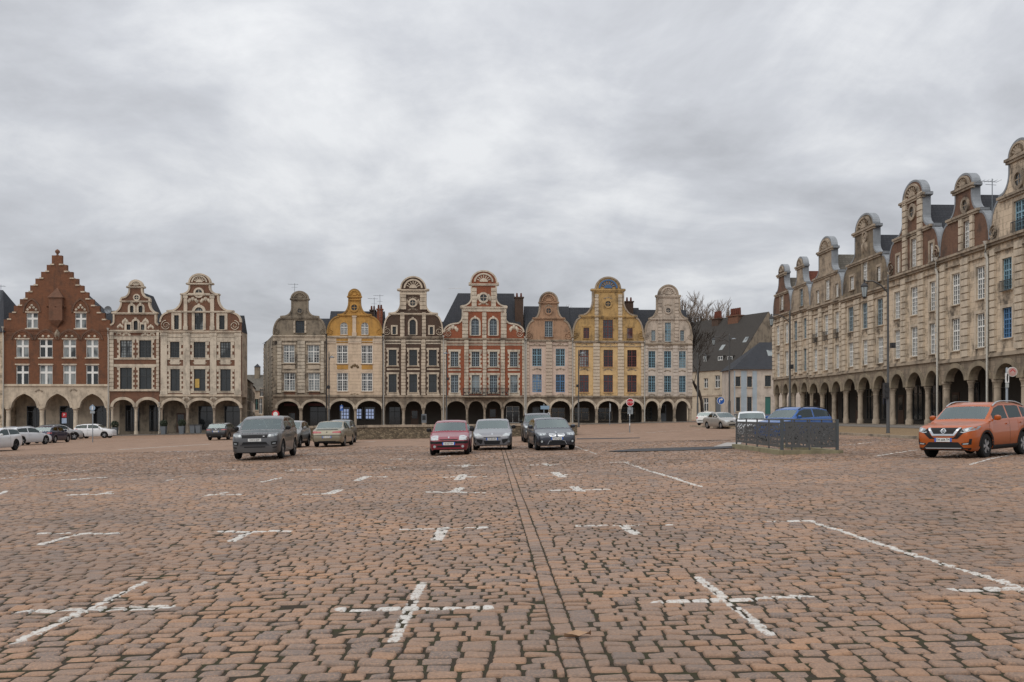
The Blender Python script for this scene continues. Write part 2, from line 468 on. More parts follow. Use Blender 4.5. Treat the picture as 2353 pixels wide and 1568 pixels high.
def house(row, sp):
    """sp: dictionary of positions read off the reference frame"""
    L, Rr = sp['x']; ts, ox, oy = sp['T']
    uL, uR = row.uz(L/ts + ox, 900)[0], row.uz(Rr/ts + ox, 900)[0]
    px, py = row.pt(uL)
    zg = gz(row.pt((uL + uR) / 2)[0]) + sp.get('raise', .12)
    root = empty(sp.get('name', 'arcade_house'), (px, py, zg), row.rz, sp['label'], 'house', sp.get('group', 'gabled arcade houses round the square'))
    def P(x, y):
        u, z = row.uz(x/ts + ox, y/ts + oy); return (u - uL, z - zg)
    W = uR - uL; g = .006
    um = P(sp['xm'], 900)[0] if 'xm' in sp else W / 2
    zE, zS, zP = P(*sp['eave'])[1], P(*sp['string'])[1], P(*sp['spring'])[1]
    xm = sp['top'][0]
    zT = P(*sp['top'])[1]
    mb, mg, ma, mt = M[sp['body']], M[sp['gable']], M[sp.get('arc', 'arc')], M[sp['trim']]
    gt = M[sp.get('gtrim', sp['trim'])]
    # openings
    wins = []
    for fl in sp['win']:                              # (x, top, bottom, kind, [(x0, x1), ...], frame)
        z1, z0 = P(fl[0], fl[1])[1], P(fl[0], fl[2])[1]
        for x0, x1 in fl[4]:
            wins.append((P(x0, 900)[0], P(x1, 900)[0], z0, z1, 'a' in fl[3], fl[3][0], fl[5] if len(fl) > 5 else None))
    def hole(w):
        u0, u1, z0, z1, ar = w[:5]
        if ar: return [(u0, z0), (u1, z0)] + arc_pts((u0+u1)/2, (u1-u0)/2, z1-(u1-u0)/2, (u1-u0)/2, 10)[::-1]
        return [(u0, z0), (u1, z0), (u1, z1), (u0, z1)]
    # arcade
    atop = P(*sp['atop'])[1]
    arcs = [(P(a[0], 900)[0], P(a[1], 900)[0], atop) for a in sp['arch']]
    poly = [(W - g, zS), (g, zS), (g, zP)]
    ptd = sp.get('pointed', False)
    for l, r, top in arcs:
        poly += arc_pts((l + r) / 2, (r - l) / 2, zP, top - zP, 16, ptd)
    poly += [(W - g, zP)]
    b = MB(); b.prism(poly, [], 0, .55); b.build('arcade_wall', ma, root)
    for l, r, top in arcs:                              # moulded arch rings
        b = MB(); o, k = .34, sp.get('ringk', .34)
        oo = arc_pts((l + r) / 2, (r - l) / 2 + k, zP, top - zP + k, 16, ptd)
        ii = arc_pts((l + r) / 2, (r - l) / 2 - .003, zP, top - zP - .003, 16, ptd)
        n = len(oo)
        ring = [p for p in oo] + [p for p in ii[::-1]]
        b.prism(ring, [], -.09, .3)
        b.build('arch_moulding', M[sp.get('ring', 'stone')], root)
    ends = [0] + [v for a in arcs for v in a[:2]] + [W]
    for k in range(len(arcs) + 1):
        a0, a1 = ends[2*k], ends[2*k + 1]
        c, r = (a0 + a1) / 2, min(.3, max(.17, (a1 - a0) * .36))
        if k == 0 or k == len(arcs): 
            if a1 - a0 < .12: continue
            r = min(r, (a1 - a0) / 2 - .01) if a1 - a0 < .5 else r
        b = MB()
        if sp.get('pier') == 'square':
            b.box(c - r*.9, c + r*.9, .04, .52, -.3, zP - .2)
            b.box(c - r*1.1, c + r*1.1, -.03, .58, zP - .199, zP)
            b.box(c - r*1.15, c + r*1.15, -.06, .6, -.31, .35)
        else:
            r *= sp.get('colk', 1)
            b.lathe([(r*1.3, -.3), (r*1.3, .3), (r*1.18, .38), (r*.98, .46), (r*.9, zP - .56), (r*1.02, zP - .55), (r*1.02, zP - .5), (r*.92, zP - .48), (r*1.05, zP - .28), (r*1.34, zP - .16), (r*1.4, zP - .15), (r*1.4, zP - .003)], c, .27, 14)
        b.build('column', M[sp.get('col', 'stonegr')], root, 40)
    # walls
    bw = [w for w in wins if w[3] < zE + .05]; gw = [w for w in wins if w[3] >= zE + .05]
    b = MB(); b.prism([(g, zS), (W - g, zS), (W - g, zE), (g, zE)], [hole(w) for w in bw], 0, .45); b.build('front_wall', mb, root)
    thick = sp.get('thick', .45)
    Hh = zT - zE
    if 'steps' in sp:
        half = None
        lp = [P(x, y) for x, y in sp['steps']]
        out = [(W - g, zE)] + [(2 * um - u, z) for u, z in lp] + lp[::-1] + [(g, zE)]
        out[1] = (W - g, out[1][1]); out[-2] = (g, out[-2][1])
    else:
        pr = profile(sp['prof'])
        hr = W - um - g; hl = um - g
        out = [(um + x * hr, zE + y * Hh) for x, y in pr] + [(um - x * hl, zE + y * Hh) for x, y in pr[-2::-1]]
    b = MB(); b.prism(out, [hole(w) for w in gw], -.002, thick); b.build('gable_wall', mg, root)
    # coping along the outline
    cm = M[sp.get('cope', sp.get('gtrim', sp['trim']))]
    if 'steps' in sp:
        n = len(lp)
        for k in range(1, n - 1, 2):
            for sgn in (0, 1):
                b = MB()
                u0, u1 = lp[k][0] - .16, lp[k + 1][0] + .32
                if sgn: u0, u1 = 2*um - u1, 2*um - u0
                b.box(u0, u1, -.12, thick + .08, lp[k][1] - .04, lp[k][1] + .13)
                ux = lp[k][0] + .25 if not sgn else 2*um - lp[k][0] - .25
                b.lathe([(.1, lp[k][1] + .12), (.05, lp[k][1] + .25), (.12, lp[k][1] + .38), (.03, lp[k][1] + .55)], ux, .15, 6)
                b.build('step_coping', cm, root)
        b = MB(); b.lathe([(.26, zT - .06), (.12, zT + .1), (.12, zT + .2), (.3, zT + .42), (.26, zT + .62), (.06, zT + .78)], um, .2, 10)
        b.build('finial', M['brickbr'], root, 50)
    else:
        b = MB(); ct = sp.get('copet', .17); n = len(out)
        q = []
        for i, p in enumerate(out):
            a, c = out[max(0, i-1)], out[min(n-1, i+1)]
            d = (c[0]-a[0], c[1]-a[1]); l = math.hypot(*d) or 1
            q.append((p[0] - d[1]/l*ct, p[1] + d[0]/l*ct))
        y0, y1 = -sp.get('copeout', .12), thick + .05
        for i in range(1, n - 2):
            a, c, d, e = out[i], out[i+1], q[i+1], q[i]
            k = .035
            da = (c[0]-a[0], c[1]-a[1]); l = math.hypot(*da)
            if l < .02: continue
            nx, nz = da[1]/l*k, -da[0]/l*k
            vs = [(a[0]+nx, y0, a[1]+nz), (c[0]+nx, y0, c[1]+nz), (d[0], y0, d[1]), (e[0], y0, e[1])]
            vs += [(x, y1, z) for x, _, z in vs]
            b.add(vs, [(0,1,2,3), (7,6,5,4), (1,0,4,5), (2,1,5,6), (3,2,6,7), (0,3,7,4)])
        b.build('coping', cm, root, 50)
    # horizontal mouldings
    b = MB()
    co = sp.get('cornout', .22)
    b.box(g, W - g, -co, .1, zE - .09, zE + .07); b.box(g, W - g, -co*.6, .1, zE - .25, zE - .091)
    b.box(g, W - g, -co*.45, .1, zE - .75, zE - .66)
    b.build('cornice', M[sp.get('corn', 'stonegr')], root)
    b = MB(); b.box(g, W - g, -.16, .1, zS - .06, zS + .09); b.box(g, W - g, -.1, .1, zS + .09, zS + .2)
    b.build('string_course', M[sp.get('scol', 'stonegr')], root)
    if 'prof' in sp:
        for op in sp.get('ledges', []):
            b = MB(); x, h, t = op
            z = zE + h * Hh
            b.box(um - x * um, um + x * (W - um), -.2, .1, z, z + t); b.box(um - x*um*.95, um + x*(W-um)*.95, -.12, .1, z - t*.9, z - .002)
            b.build('ledge', gt, root)
        # round head: blind shell
        r = pr[-11]
        rad, zc = r[0] * um * .74, zE + r[1] * Hh + .08
        rise = (1 - r[1]) * Hh * .74
        b = MB(); o = arc_pts(um, rad, zc, rise, 12); i2 = arc_pts(um, rad*.82, zc, rise*.82, 12)
        b.prism(o + i2[::-1], [], -.14, 0)
        o = arc_pts(um, rad*.42, zc, rise*.42, 8)
        b.prism(o, [], -.1, 0)
        for k in range(1, 8):
            a = PI * k / 8
            b.tube([(um + rad*.44*math.cos(a), -.04, zc + rise*.44*math.sin(a)), (um + rad*.74*math.cos(a), -.04, zc + rise*.74*math.sin(a))], [.05, .1], 5)
        b.build('shell_ornament', M[sp.get('shell', sp.get('gtrim', sp['trim']))], root)
    # pilasters
    for pl in sp.get('pil', []):
      z1, z0 = P(*pl[1][:2])[1], P(pl[1][0], pl[1][2])[1]
      for x0, x1 in pl[2]:
        u0, u1 = P(x0, 900)[0], P(x1, 900)[0]
        b = MB(); u0, u1 = max(u0, .012), min(u1, W - .012)
        if pl[0] == 'q':
            nq = max(3, int((z1 - z0) / .46))
            for q in range(nq):
                b.box(u0, u1, -.17, .02, z0 + (z1-z0)*q/nq, z0 + (z1-z0)*(q+1)/nq - .085)
            b.box(u0 + .04, u1 - .04, -.07, .02, z0, z1)
        elif pl[0] == 'h':                            # thin stone blocks up a brick pier
            nq = max(3, int((z1 - z0) / .6))
            for q in range(nq):
                b.box(u0, u1, -.07, .02, z0 + (z1-z0)*q/nq, z0 + (z1-z0)*(q+.5)/nq)
        else:
            b.box(u0, u1, -.12, .02, z0, z1 - .35); b.box(u0 - .07, u1 + .07, -.17, .02, z1 - .349, z1 - .13); b.box(u0 - .04, u1 + .04, -.15, .02, z1 - .129, z1)
            b.box(u0 - .06, u1 + .06, -.16, .021, z0, z0 + .5)
        b.build('pilaster', M[pl[3]] if len(pl) > 3 else mt, root)
    # flat bands and panels: (x0, x1, y0, y1, material, proud)
    for bn in sp.get('band', []):
        xx = (bn[0] + bn[1]) / 2
        b = MB(); b.box(max(g, P(bn[0], 900)[0]), min(W - g, P(bn[1], 900)[0]), -bn[5], .02, P(xx, bn[3])[1], P(xx, bn[2])[1])
        b.build(bn[6] if len(bn) > 6 else 'wall_band', M[bn[4]], root)
    # volutes
    for v in sp.get('vol', []):
        for sg in (-1, 1):
            b = MB(); hw = um if sg < 0 else W - um
            spiral(b, um + sg * v[0] * hw, zE + v[1] * Hh, v[2], -.05, -sg if len(v) < 4 else sg)
            b.build('volute', gt, root, 60)
    # oculus
    for oc in sp.get('oc', []):
        u, z = P(*oc[:2])
        r = oc[2]
        b = MB(); b.prism([(u + r*math.cos(2*PI*k/18), z + r*math.sin(2*PI*k/18)) for k in range(18)], [], -.025, .02, back=False)
        o = b.build('oculus', M['glass'], root)
        b = MB()
        b.prism([(u + r*1.55*math.cos(2*PI*k/18), z + r*1.55*math.sin(2*PI*k/18)) for k in range(18)], [[(u + r*math.cos(2*PI*k/18), z + r*math.sin(2*PI*k/18)) for k in range(18)]], -.13, .02, back=False)
        b.box(u - .03, u + .03, -.05, 0, z - r, z + r); b.box(u - r, u + r, -.051, 0, z - .03, z + .03)
        b.build('oculus_ring', gt, o)
    # relief ornament: garlands of small lumps (x, y, width m, height m)
    for (x, y, ow, oh) in sp.get('orn', []):
        u, z = P(x, y); b = MB()
        for k in range(13):
            t = -1 + k / 6
            s = .5 * oh * (.35 + .3 * math.cos(t * 4.7) ** 2); zz = z + oh * .22 * math.cos(t * 3.14) * (1 if k % 2 else .6)
            b.lathe([(.02, zz - s), (s*.42, zz - s*.4), (s*.42, zz + s*.4), (.02, zz + s)], u + t * ow / 2, -.0, 6)
        b.build('carved_relief', M[sp.get('ornm', 'stonegr')], root, 60)
    for w in wins:
        fm = M[w[6]] if w[6] else M[sp['frame']]
        gl = M[R.choice(sp.get('glz') or ['glass', 'glass', 'glass_b', 'glass_c'])]
        top = w[3] >= zE + .05
        if sp.get('surtop') and top: sr, sm = sp['surtop'], gt
        else: sr, sm = sp.get('sur'), M[sp.get('surm', sp['trim'])]
        window(root, w[:5], w[5], fm, gl, sp.get('rec', .2), sr, sm, sp.get('sw', .22), sp.get('proud', .05))
    for (x, y0, y1, xs) in sp.get('rails', []):       # iron window guards
        za, zb = P(x, y1)[1], P(x, y0)[1]
        for x0, x1 in xs:
            u0, u1 = P(x0, 900)[0], P(x1, 900)[0]
            b = MB(); b.box(u0, u1, -.22, -.18, zb - .04, zb); b.box(u0, u1, -.22, -.18, za, za + .04)
            n = max(5, int((u1 - u0) / .13))
            for k in range(n + 1):
                b.box(u0 + (u1-u0)*k/n - .012, u0 + (u1-u0)*k/n + .012, -.21, -.19, za + .04, zb - .04)
            for uu in (u0, u1 - .03): b.box(uu, uu + .03, -.179, 0, zb - .04, zb); b.box(uu, uu + .03, -.179, 0, za, za + .04)
            b.build('window_guard', M['iron'], root)
    # body behind the front, arcade ceiling and the wall at the back of the arcade
    d = sp.get('depth', 9)
    b = MB()
    b.box(.02, W - .02, .452, d, zS - .12, zE - .02)
    b.build('rear_wall', M[sp.get('sidem', 'stonegr')], root)
    aw = sp.get('arcd', 3.4)
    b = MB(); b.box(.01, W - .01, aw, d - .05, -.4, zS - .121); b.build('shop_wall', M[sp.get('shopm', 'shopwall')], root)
    b = MB(); b.box(0, W, -sp.get('stepout', .25), aw - .002, -1.4, .0); b.build('arcade_floor', M['arc'], root)
    for k, (l, r, top) in enumerate(arcs):
        sh = sp.get('shop', ['w'])[k % len(sp.get('shop', ['w']))]
        if sh is None: continue
        c, hw = (l + r) / 2, (r - l) * .36
        b = MB()
        if sh == 'd':
            b.box(c - .55, c + .55, aw - .05, aw + .02, 0, 2.5); o = b.build('door', M[sp.get('doorm', 'wood')], root)
            q = MB(); q.box(c - .4, c + .4, aw - .07, aw - .049, 1.2, 2.3); q.build('door_pane', M['shop'], o)
        else:
            z0 = .75 if sh == 'w' else .35
            b.box(c - hw, c + hw, aw - .04, aw + .02, z0, zP + .25); o = b.build('shop_window', M['shop'], root)
            q = MB(); t = .07; zt = zP + .25
            fmt = M[sp.get('shopf', 'dkframe')]
            for (a0, a1, b0, b1) in ((c-hw, c+hw, z0, z0+t), (c-hw, c+hw, zt-t, zt), (c-hw, c-hw+t, z0, zt), (c+hw-t, c+hw, z0, zt), (c-t/2, c+t/2, z0, zt), (c-hw, c+hw, zt-.75, zt-.75+t)):
                q.box(a0, a1, aw - .09 - .002*len(q.f)/6, aw - .039, b0, b1)
            q.build('frame', fmt, o)
    # roof
    rk = sp.get('roof', 'slate')
    b = MB()
    zr = zE + (P(*sp['ridge'])[1] - zE if 'ridge' in sp else Hh * .3)
    rd = sp.get('ridged', 4.2)
    e0, e1 = (-sp.get('roofext', 0.0), W)
    hl, hr2 = sp.get('hip', (0, 0))
    vs = [(e0, .5, zE - .05), (e1, .5, zE - .05), (e1, 2*rd, zE - .05), (e0, 2*rd, zE - .05), (e0 + hl, rd, zr), (e1 - hr2, rd, zr)]
    b.add(vs, [(0, 1, 5, 4), (2, 3, 4, 5), (1, 2, 5), (3, 0, 4), (3, 2, 1, 0)])
    # cross roof running back from the gable
    ca = sp.get('cross', (.8, .8))
    if 'steps' not in sp:
        zk = zE + ca[1] * Hh; sx = ca[0]
        vs = [(um - sx*um, thick + .02, zE - .02), (um + sx*(W-um), thick + .02, zE - .02), (um, thick + .02, zk),
              (um - sx*um, rd*1.6, zE - .02), (um + sx*(W-um), rd*1.6, zE - .02), (um, rd*1.6, zk)]
        b.add(vs, [(0, 1, 2), (5, 4, 3), (1, 4, 5, 2), (3, 0, 2, 5), (0, 3, 4, 1)])
    else:
        vs = [(.1, thick + .02, zE), (W - .1, thick + .02, zE), (um, thick + .02, zT - 3.4), (.1, d, zE), (W - .1, d, zE), (um, d, zT - 3.4)]
        b.add(vs, [(0, 1, 2), (5, 4, 3), (1, 4, 5, 2), (3, 0, 2, 5), (0, 3, 4, 1)])
    rf = b.build('roof', M[rk], root)
    for ch in sp.get('chim', []):                      # (x0, x1, ytop, ybottom, depth, material)
        k = (row.pt(uL)[1] + ch[4]) / row.pt(uL)[1] if abs(row.e[0]) > .5 else 1
        u0, u1 = P(ch[0], 900)[0], P(ch[1], 900)[0]
        zt, zb = P(xm, ch[2])[1], zE
        zt = zt + (k - 1) * (zt + zg - EYE)
        b = MB(); b.box(u0, u1, ch[4], ch[4] + 1.1, zb, zt); b.box(u0 - .1, u1 + .1, ch[4] - .1, ch[4] + 1.2, zt, zt + .16)
        co_ = b.build('chimney', M[ch[5]], rf)
        q = MB(); n = max(2, int((u1 - u0) / .45))
        for j in range(n):
            q.lathe([(.13, zt + .16), (.15, zt + .3), (.11, zt + .75)], u0 + (u1-u0)*(j+.5)/n, ch[4] + .5, 8)
        q.build('chimney_pots', M['redtile'], co_)
    for dp in sp.get('pipes', []):
        u, _ = P(dp[0], 900); z1 = P(dp[0], dp[1])[1]
        b = MB(); b.tube([(u, -.3, z1 + .1), (u, -.32, z1 - .5), (u, -.2, z1 - .9), (u, -.2, .02)], .085, 7)
        b.tube([(u, -.3, z1 + .06), (u, -.3, z1 + .3)], [.1, .18], 7)
        b.build('downpipe', M[dp[2]], root, 60)
    return root, P, dict(W=W, zE=zE, zS=zS, zP=zP, zT=zT, um=um, zg=zg)
# ------------------------------------------------------------------ the three rows of houses
rowL = Row((-40, 124), (1, .038))
rowC = Row((-34.7, 139), (1, .05))
rowR = Row((31.4, 65), (.0378, -1))
HN = (3.0769, 0, 548.8); H2T = (3.7042, 235.2, 611.6); H4T = (3.9993, 564.5, 643); H6T = (3.7042, 862.5, 611.6)
H8T = (3.8467, 1176.1, 627.3); R1T = (3.0291, 1756.4, 501.8); R5T = (2.1723, 2038.6, 297.9)

hb = house(rowL, dict(T=HN, x=(26, 776), label='dark red brick house with a tall stepped gable and three pointed arches', name='stepped_gable_house',
    eave=(400, 640), string=(400, 1040), spring=(400, 1196), top=(400, 118), atop=(400, 1096), body='brick', gable='brick', trim='stonew', arc='stone',
    ring='stone', pointed=True, arch=[(78, 264), (318, 498), (562, 744)], corn='brick', cornout=.06, cope='stone', col='stone',
    steps=[(28, 572), (62, 572), (62, 524), (98, 524), (98, 474), (140, 474), (140, 427), (178, 427), (178, 377), (213, 377), (213, 330), (250, 330),
           (250, 282), (290, 282), (290, 234), (330, 234), (330, 185), (366, 185), (366, 118), (400, 118)],
    win=[(400, 524, 633, 'x', [(186, 268), (530, 610)]), (400, 712, 840, 'x', [(113, 203), (278, 371), (445, 537), (608, 695)]),
         (400, 893, 1033, 'x', [(113, 203), (278, 371), (445, 537), (608, 695)])],
    frame='white', sur='lines', surtop='lines', sw=.12, glz=['glass_c', 'glass_c', 'glass'], shop=['t', 't', 't'], shopf='grey', shopm='stone', roof='slate', scol='stone',
    orn=[(275, 1075, .9, .5), (520, 1070, .9, .5), (405, 672, .5, 1.3)], ornm='stonegr', pipes=[(28, 640, 'pipe'), (770, 650, 'pipe')]))
house(rowL, dict(T=H2T, x=(62, 486), label='narrow brick house with white stone quoins and a small gable between red and white neighbours', xm=288,
    eave=(280, 550), string=(280, 1062), spring=(280, 1200), top=(290, 118), atop=(280, 1138), body='brickbr', gable='brickbr', trim='stonew', arc='brickbr', ring='stone',
    arch=[(92, 262), (300, 472)], col='stone', corn='stonew', scol='stone', cope='stone', frame='dkframe',
    prof=[('M', 1, 0), ('L', 1, .12), ('C', .86, .18), ('L', .86, .33), ('L', .92, .335), ('L', .92, .36), ('L', .88, .365), ('C', .58, .56), ('L', .6, .565), ('L', .6, .585), ('V', .5, .66), ('C', .27, .80), ('L', .27, .84), ('L', .36, .845), ('L', .36, .87), ('L', .28, .875), ('A',)],
    ledges=[(.9, .335, .12), (.62, .57, .1), (.34, .85, .1)], oc=[(293, 268, .28)],
    win=[(290, 337, 400, 'ca', [(236, 266), (309, 342)]), (290, 465, 545, 'ca', [(266, 302)]), (290, 497, 545, 'p', [(207, 240), (329, 358)]),
         (290, 632, 780, 'c', [(151, 253), (314, 418)]), (290, 866, 1052, 'p', [(151, 253), (313, 420)])],
    shopm='stonedk', sur='quoin', surtop='plain', sw=.26, pil=[('q', (290, 560, 1055), [(64, 98), (462, 484)])], shop=['t', 't'], chim=[],
    band=[(98, 462, 605, 622, 'stonew', .07), (98, 462, 842, 858, 'stonew', .07), (98, 462, 785, 796, 'stonew', .08), (98, 462, 836, 846, 'stonew', .06)],
    orn=[(152, 512, .7, .7), (412, 518, .7, .7), (195, 470, .7, .9), (368, 470, .7, .9), (140, 575, .6, .5), (425, 580, .6, .5), (205, 580, 1, .6), (365, 585, 1, .6)], ornm='stonew'))
hwh = house(rowL, dict(T=H2T, x=(488, 1182), label='wide white stone and brick house with big scrolls at the street corner', xm=826,
    eave=(820, 556), string=(820, 1106), spring=(820, 1208), top=(822, 65), atop=(820, 1143), body='brickbr', gable='brickbr', trim='stonew', arc='arc', ring='stone',
    arch=[(510, 706), (734, 936), (960, 1166)], col='stonegr', corn='stone', scol='stone', cope='stone', frame='dkframe', depth=3.4, arcd=3.0, ridged=1.7,
    prof=[('M', 1, 0), ('L', 1, .16), ('V', .78, .33), ('L', .82, .335), ('L', .82, .36), ('L', .73, .365), ('C', .46, .58), ('L', .46, .63), ('L', .48, .632), ('L', .48, .65), ('C', .26, .76), ('L', .26, .81), ('L', .33, .815), ('L', .33, .835), ('L', .27, .84), ('A',)],
    ledges=[(.8, .335, .12), (.46, .63, .1), (.32, .818, .12)], oc=[(822, 228, .42)], vol=[(.84, .1, .62)],
    win=[(820, 352, 543, 'ca', [(786, 857)]), (820, 420, 540, 'c', [(612, 651), (995, 1041)]),
         (820, 646, 781, 'c', [(577, 657), (778, 878), (1003, 1093)]), (820, 878, 1064, 'p', [(580, 660), (780, 878), (1005, 1093)])],
    shopm='stonedk', sur='quoin', surtop='plain', sw=.34, shop=['d', 't', 't'],
    pil=[('p', (820, 570, 1096), [(498, 552), (690, 746), (918, 972), (1128, 1180)]), ('p', (820, 250, 545), [(694, 724), (920, 952)])],
    band=[(500, 1180, 566, 606, 'stonew', .05), (552, 690, 610, 640, 'stonew', .07), (746, 918, 610, 640, 'stonew', .07), (972, 1128, 610, 640, 'stonew', .07),
          (580, 657, 797, 838, 'stonew', .06), (782, 878, 797, 838, 'stonew', .06), (1006, 1091, 797, 838, 'stonew', .06), (730, 915, 232, 252, 'stonew', .08)],
    orn=[(620, 818, 1.4, .6), (830, 818, 1.6, .6), (1048, 818, 1.4, .6), (770, 290, 1.3, .9), (878, 290, 1.3, .9), (715, 1125, .9, .8), (945, 1125, .8, .6)], ornm='stonew',
    pipes=[(490, 1180, 'pipe')]))

hgr = house(rowC, dict(T=H4T, x=(250, 741), label='sooty grey stone corner house with a dark gable and a pale casement row', xm=497,
    eave=(497, 516), string=(497, 1070), spring=(497, 1182), top=(497, 105), atop=(500, 1117), body='stonegrb', gable='stonedk', trim='stone', gtrim='stonedk', arc='arc', ring='stone',
    arch=[(290, 486), (526, 736)], pier='square', frame='white', sur='hood', surtop='plain', sw=.3, glz=['glass_c', 'glass_c', 'glass_b'], depth=16, sidem='stonegrb', ridge=(500, 330),
    prof=[('M', 1, 0), ('L', 1, .04), ('V', .68, .40), ('L', .72, .405), ('L', .72, .44), ('L', .62, .445), ('C', .31, .62), ('L', .31, .80), ('L', .36, .805), ('L', .36, .83), ('L', .33, .835), ('A',)],
    ledges=[(.72, .40, .2), (.36, .81, .14)], oc=[(497, 286, .3)], vol=[(.84, .09, .42)], cross=(.65, .72),
    win=[(497, 377, 490, 'c', [(460, 540)], 'dkframe'), (497, 599, 763, 'c', [(347, 448), (571, 677)]), (497, 855, 1020, 'c', [(351, 454), (576, 680)])],
    pil=[('q', (497, 560, 1040), [(292, 330), (478, 545), (690, 720)], 'stonew'), ('q', (497, 380, 488), [(440, 456), (542, 558)], 'stone')], corn='stone',
    band=[(250, 740, 528, 556, 'stone', .06), (345, 452, 785, 820, 'stone', .05), (572, 680, 785, 820, 'stone', .05), (352, 455, 1035, 1062, 'brickbr', .04), (580, 682, 1035, 1062, 'brickbr', .04)],
    shop=['d', 't'], pipes=[(744, 520, 'pipedk')]))
hcr = house(rowC, dict(T=H4T, x=(745, 1258), label='cream house with an ochre yellow gable and white small-paned windows', xm=1000,
    eave=(1000, 522), string=(1000, 1072), spring=(1000, 1190), top=(1000, 85), atop=(1000, 1113), body='creamb', gable='ochre', trim='cream', gtrim='ochre', arc='arc', ring='stone',
    arch=[(776, 990), (1024, 1250)], pier='square', frame='white', sur='plain', surtop='plain', sw=.12, proud=.03, rec=.12, cope='ochredk', ridge=(1000, 262), corn='stone',
    prof=scroll(.56, .43, .52, .22, .72, .82, .25, .23), ledges=[(.55, .44, .14), (.27, .825, .12), (.22, .76, .08)], oc=[(998, 256, .42)], vol=[(.86, .1, .42)], cross=(.7, .8),
    win=[(1000, 392, 507, 'ga', [(869, 937), (1061, 1128)]), (1000, 603, 771, 'g', [(838, 938), (1064, 1165)]), (1000, 857, 1025, 'g', [(840, 940), (1065, 1166)])],
    pil=[('p', (1000, 322, 518), [(982, 1015)])],
    band=[(835, 942, 542, 582, 'ochre', .03), (1066, 1166, 542, 582, 'ochre', .03), (748, 832, 536, 586, 'cream', .07), (942, 1064, 536, 586, 'cream', .07), (1168, 1256, 536, 586, 'cream', .07),
          (840, 942, 784, 824, 'ochre', .03), (1066, 1166, 784, 824, 'ochre', .03)],
    orn=[(1003, 795, 1.1, .8), (1000, 1052, 1.2, .3)], ornm='crest', shop=[None, None], chim=[(1195, 1245, 275, 400, 2.0, 'brickor'), (1122, 1170, 285, 400, 3.4, 'brickdk')], pipes=[(1262, 520, 'pipedk')]))
quoins6 = [('q', (322, 625, 1100), [(220, 258), (391, 427), (68, 84), (558, 576)], 'stone')]
house(rowC, dict(T=H6T, x=(66, 577), label='dark sooty brick house with pale stone quoins and a shell-topped gable', xm=322,
    eave=(322, 604), string=(322, 1112), spring=(322, 1212), top=(322, 88), atop=(322, 1150), body='brickdk', gable='brickdk', trim='stone', gtrim='stone', arc='arc', ring='stonegr', glz=['glass'],
    arch=[(82, 220), (258, 392), (425, 560)], col='stonegr', frame='dkframe', sur='quoin', surtop='plain', sw=.22, pil=quoins6 + [('q', (322, 395, 600), [(212, 248), (398, 430)], 'stone'), ('q', (322, 235, 370), [(212, 262), (380, 434)], 'stone')],
    prof=scroll(.77, .36, .70, .44, .55, .76, .53, .43), ledges=[(.78, .375, .14), (.52, .765, .16), (.45, .7, .1)], oc=[(318, 314, .42)], vol=[(.87, .09, .62)], cross=(.7, .72),
    win=[(322, 456, 585, 'ca', [(291, 345)]), (322, 517, 582, 'p', [(146, 176), (463, 491)]), (322, 713, 847, 'p', [(113, 181), (288, 356), (455, 523)]), (322, 921, 1075, 'p', [(113, 181), (288, 356), (455, 523)])],
    band=[(86, 216, 628, 640, 'stonew', .05), (260, 388, 628, 640, 'stonew', .05), (430, 556, 628, 640, 'stonew', .05), (86, 216, 655, 664, 'stonew', .05), (260, 388, 655, 664, 'stonew', .05), (430, 556, 655, 664, 'stonew', .05),
          (98, 206, 872, 886, 'stone', .06), (272, 378, 872, 886, 'stone', .06), (440, 548, 872, 886, 'stone', .06), (98, 206, 1086, 1108, 'stone', .06), (272, 378, 1086, 1108, 'stone', .06), (440, 548, 1086, 1108, 'stone', .06),
          (215, 435, 225, 242, 'stone', .09)],
    orn=[(270, 310, .6, 1.1), (366, 310, .6, 1.1), (318, 270, 1.2, .4), (318, 370, 1.3, .5)], shop=['t', 'd', None], pipes=[(72, 610, 'pipe'), (580, 610, 'pipe')]))
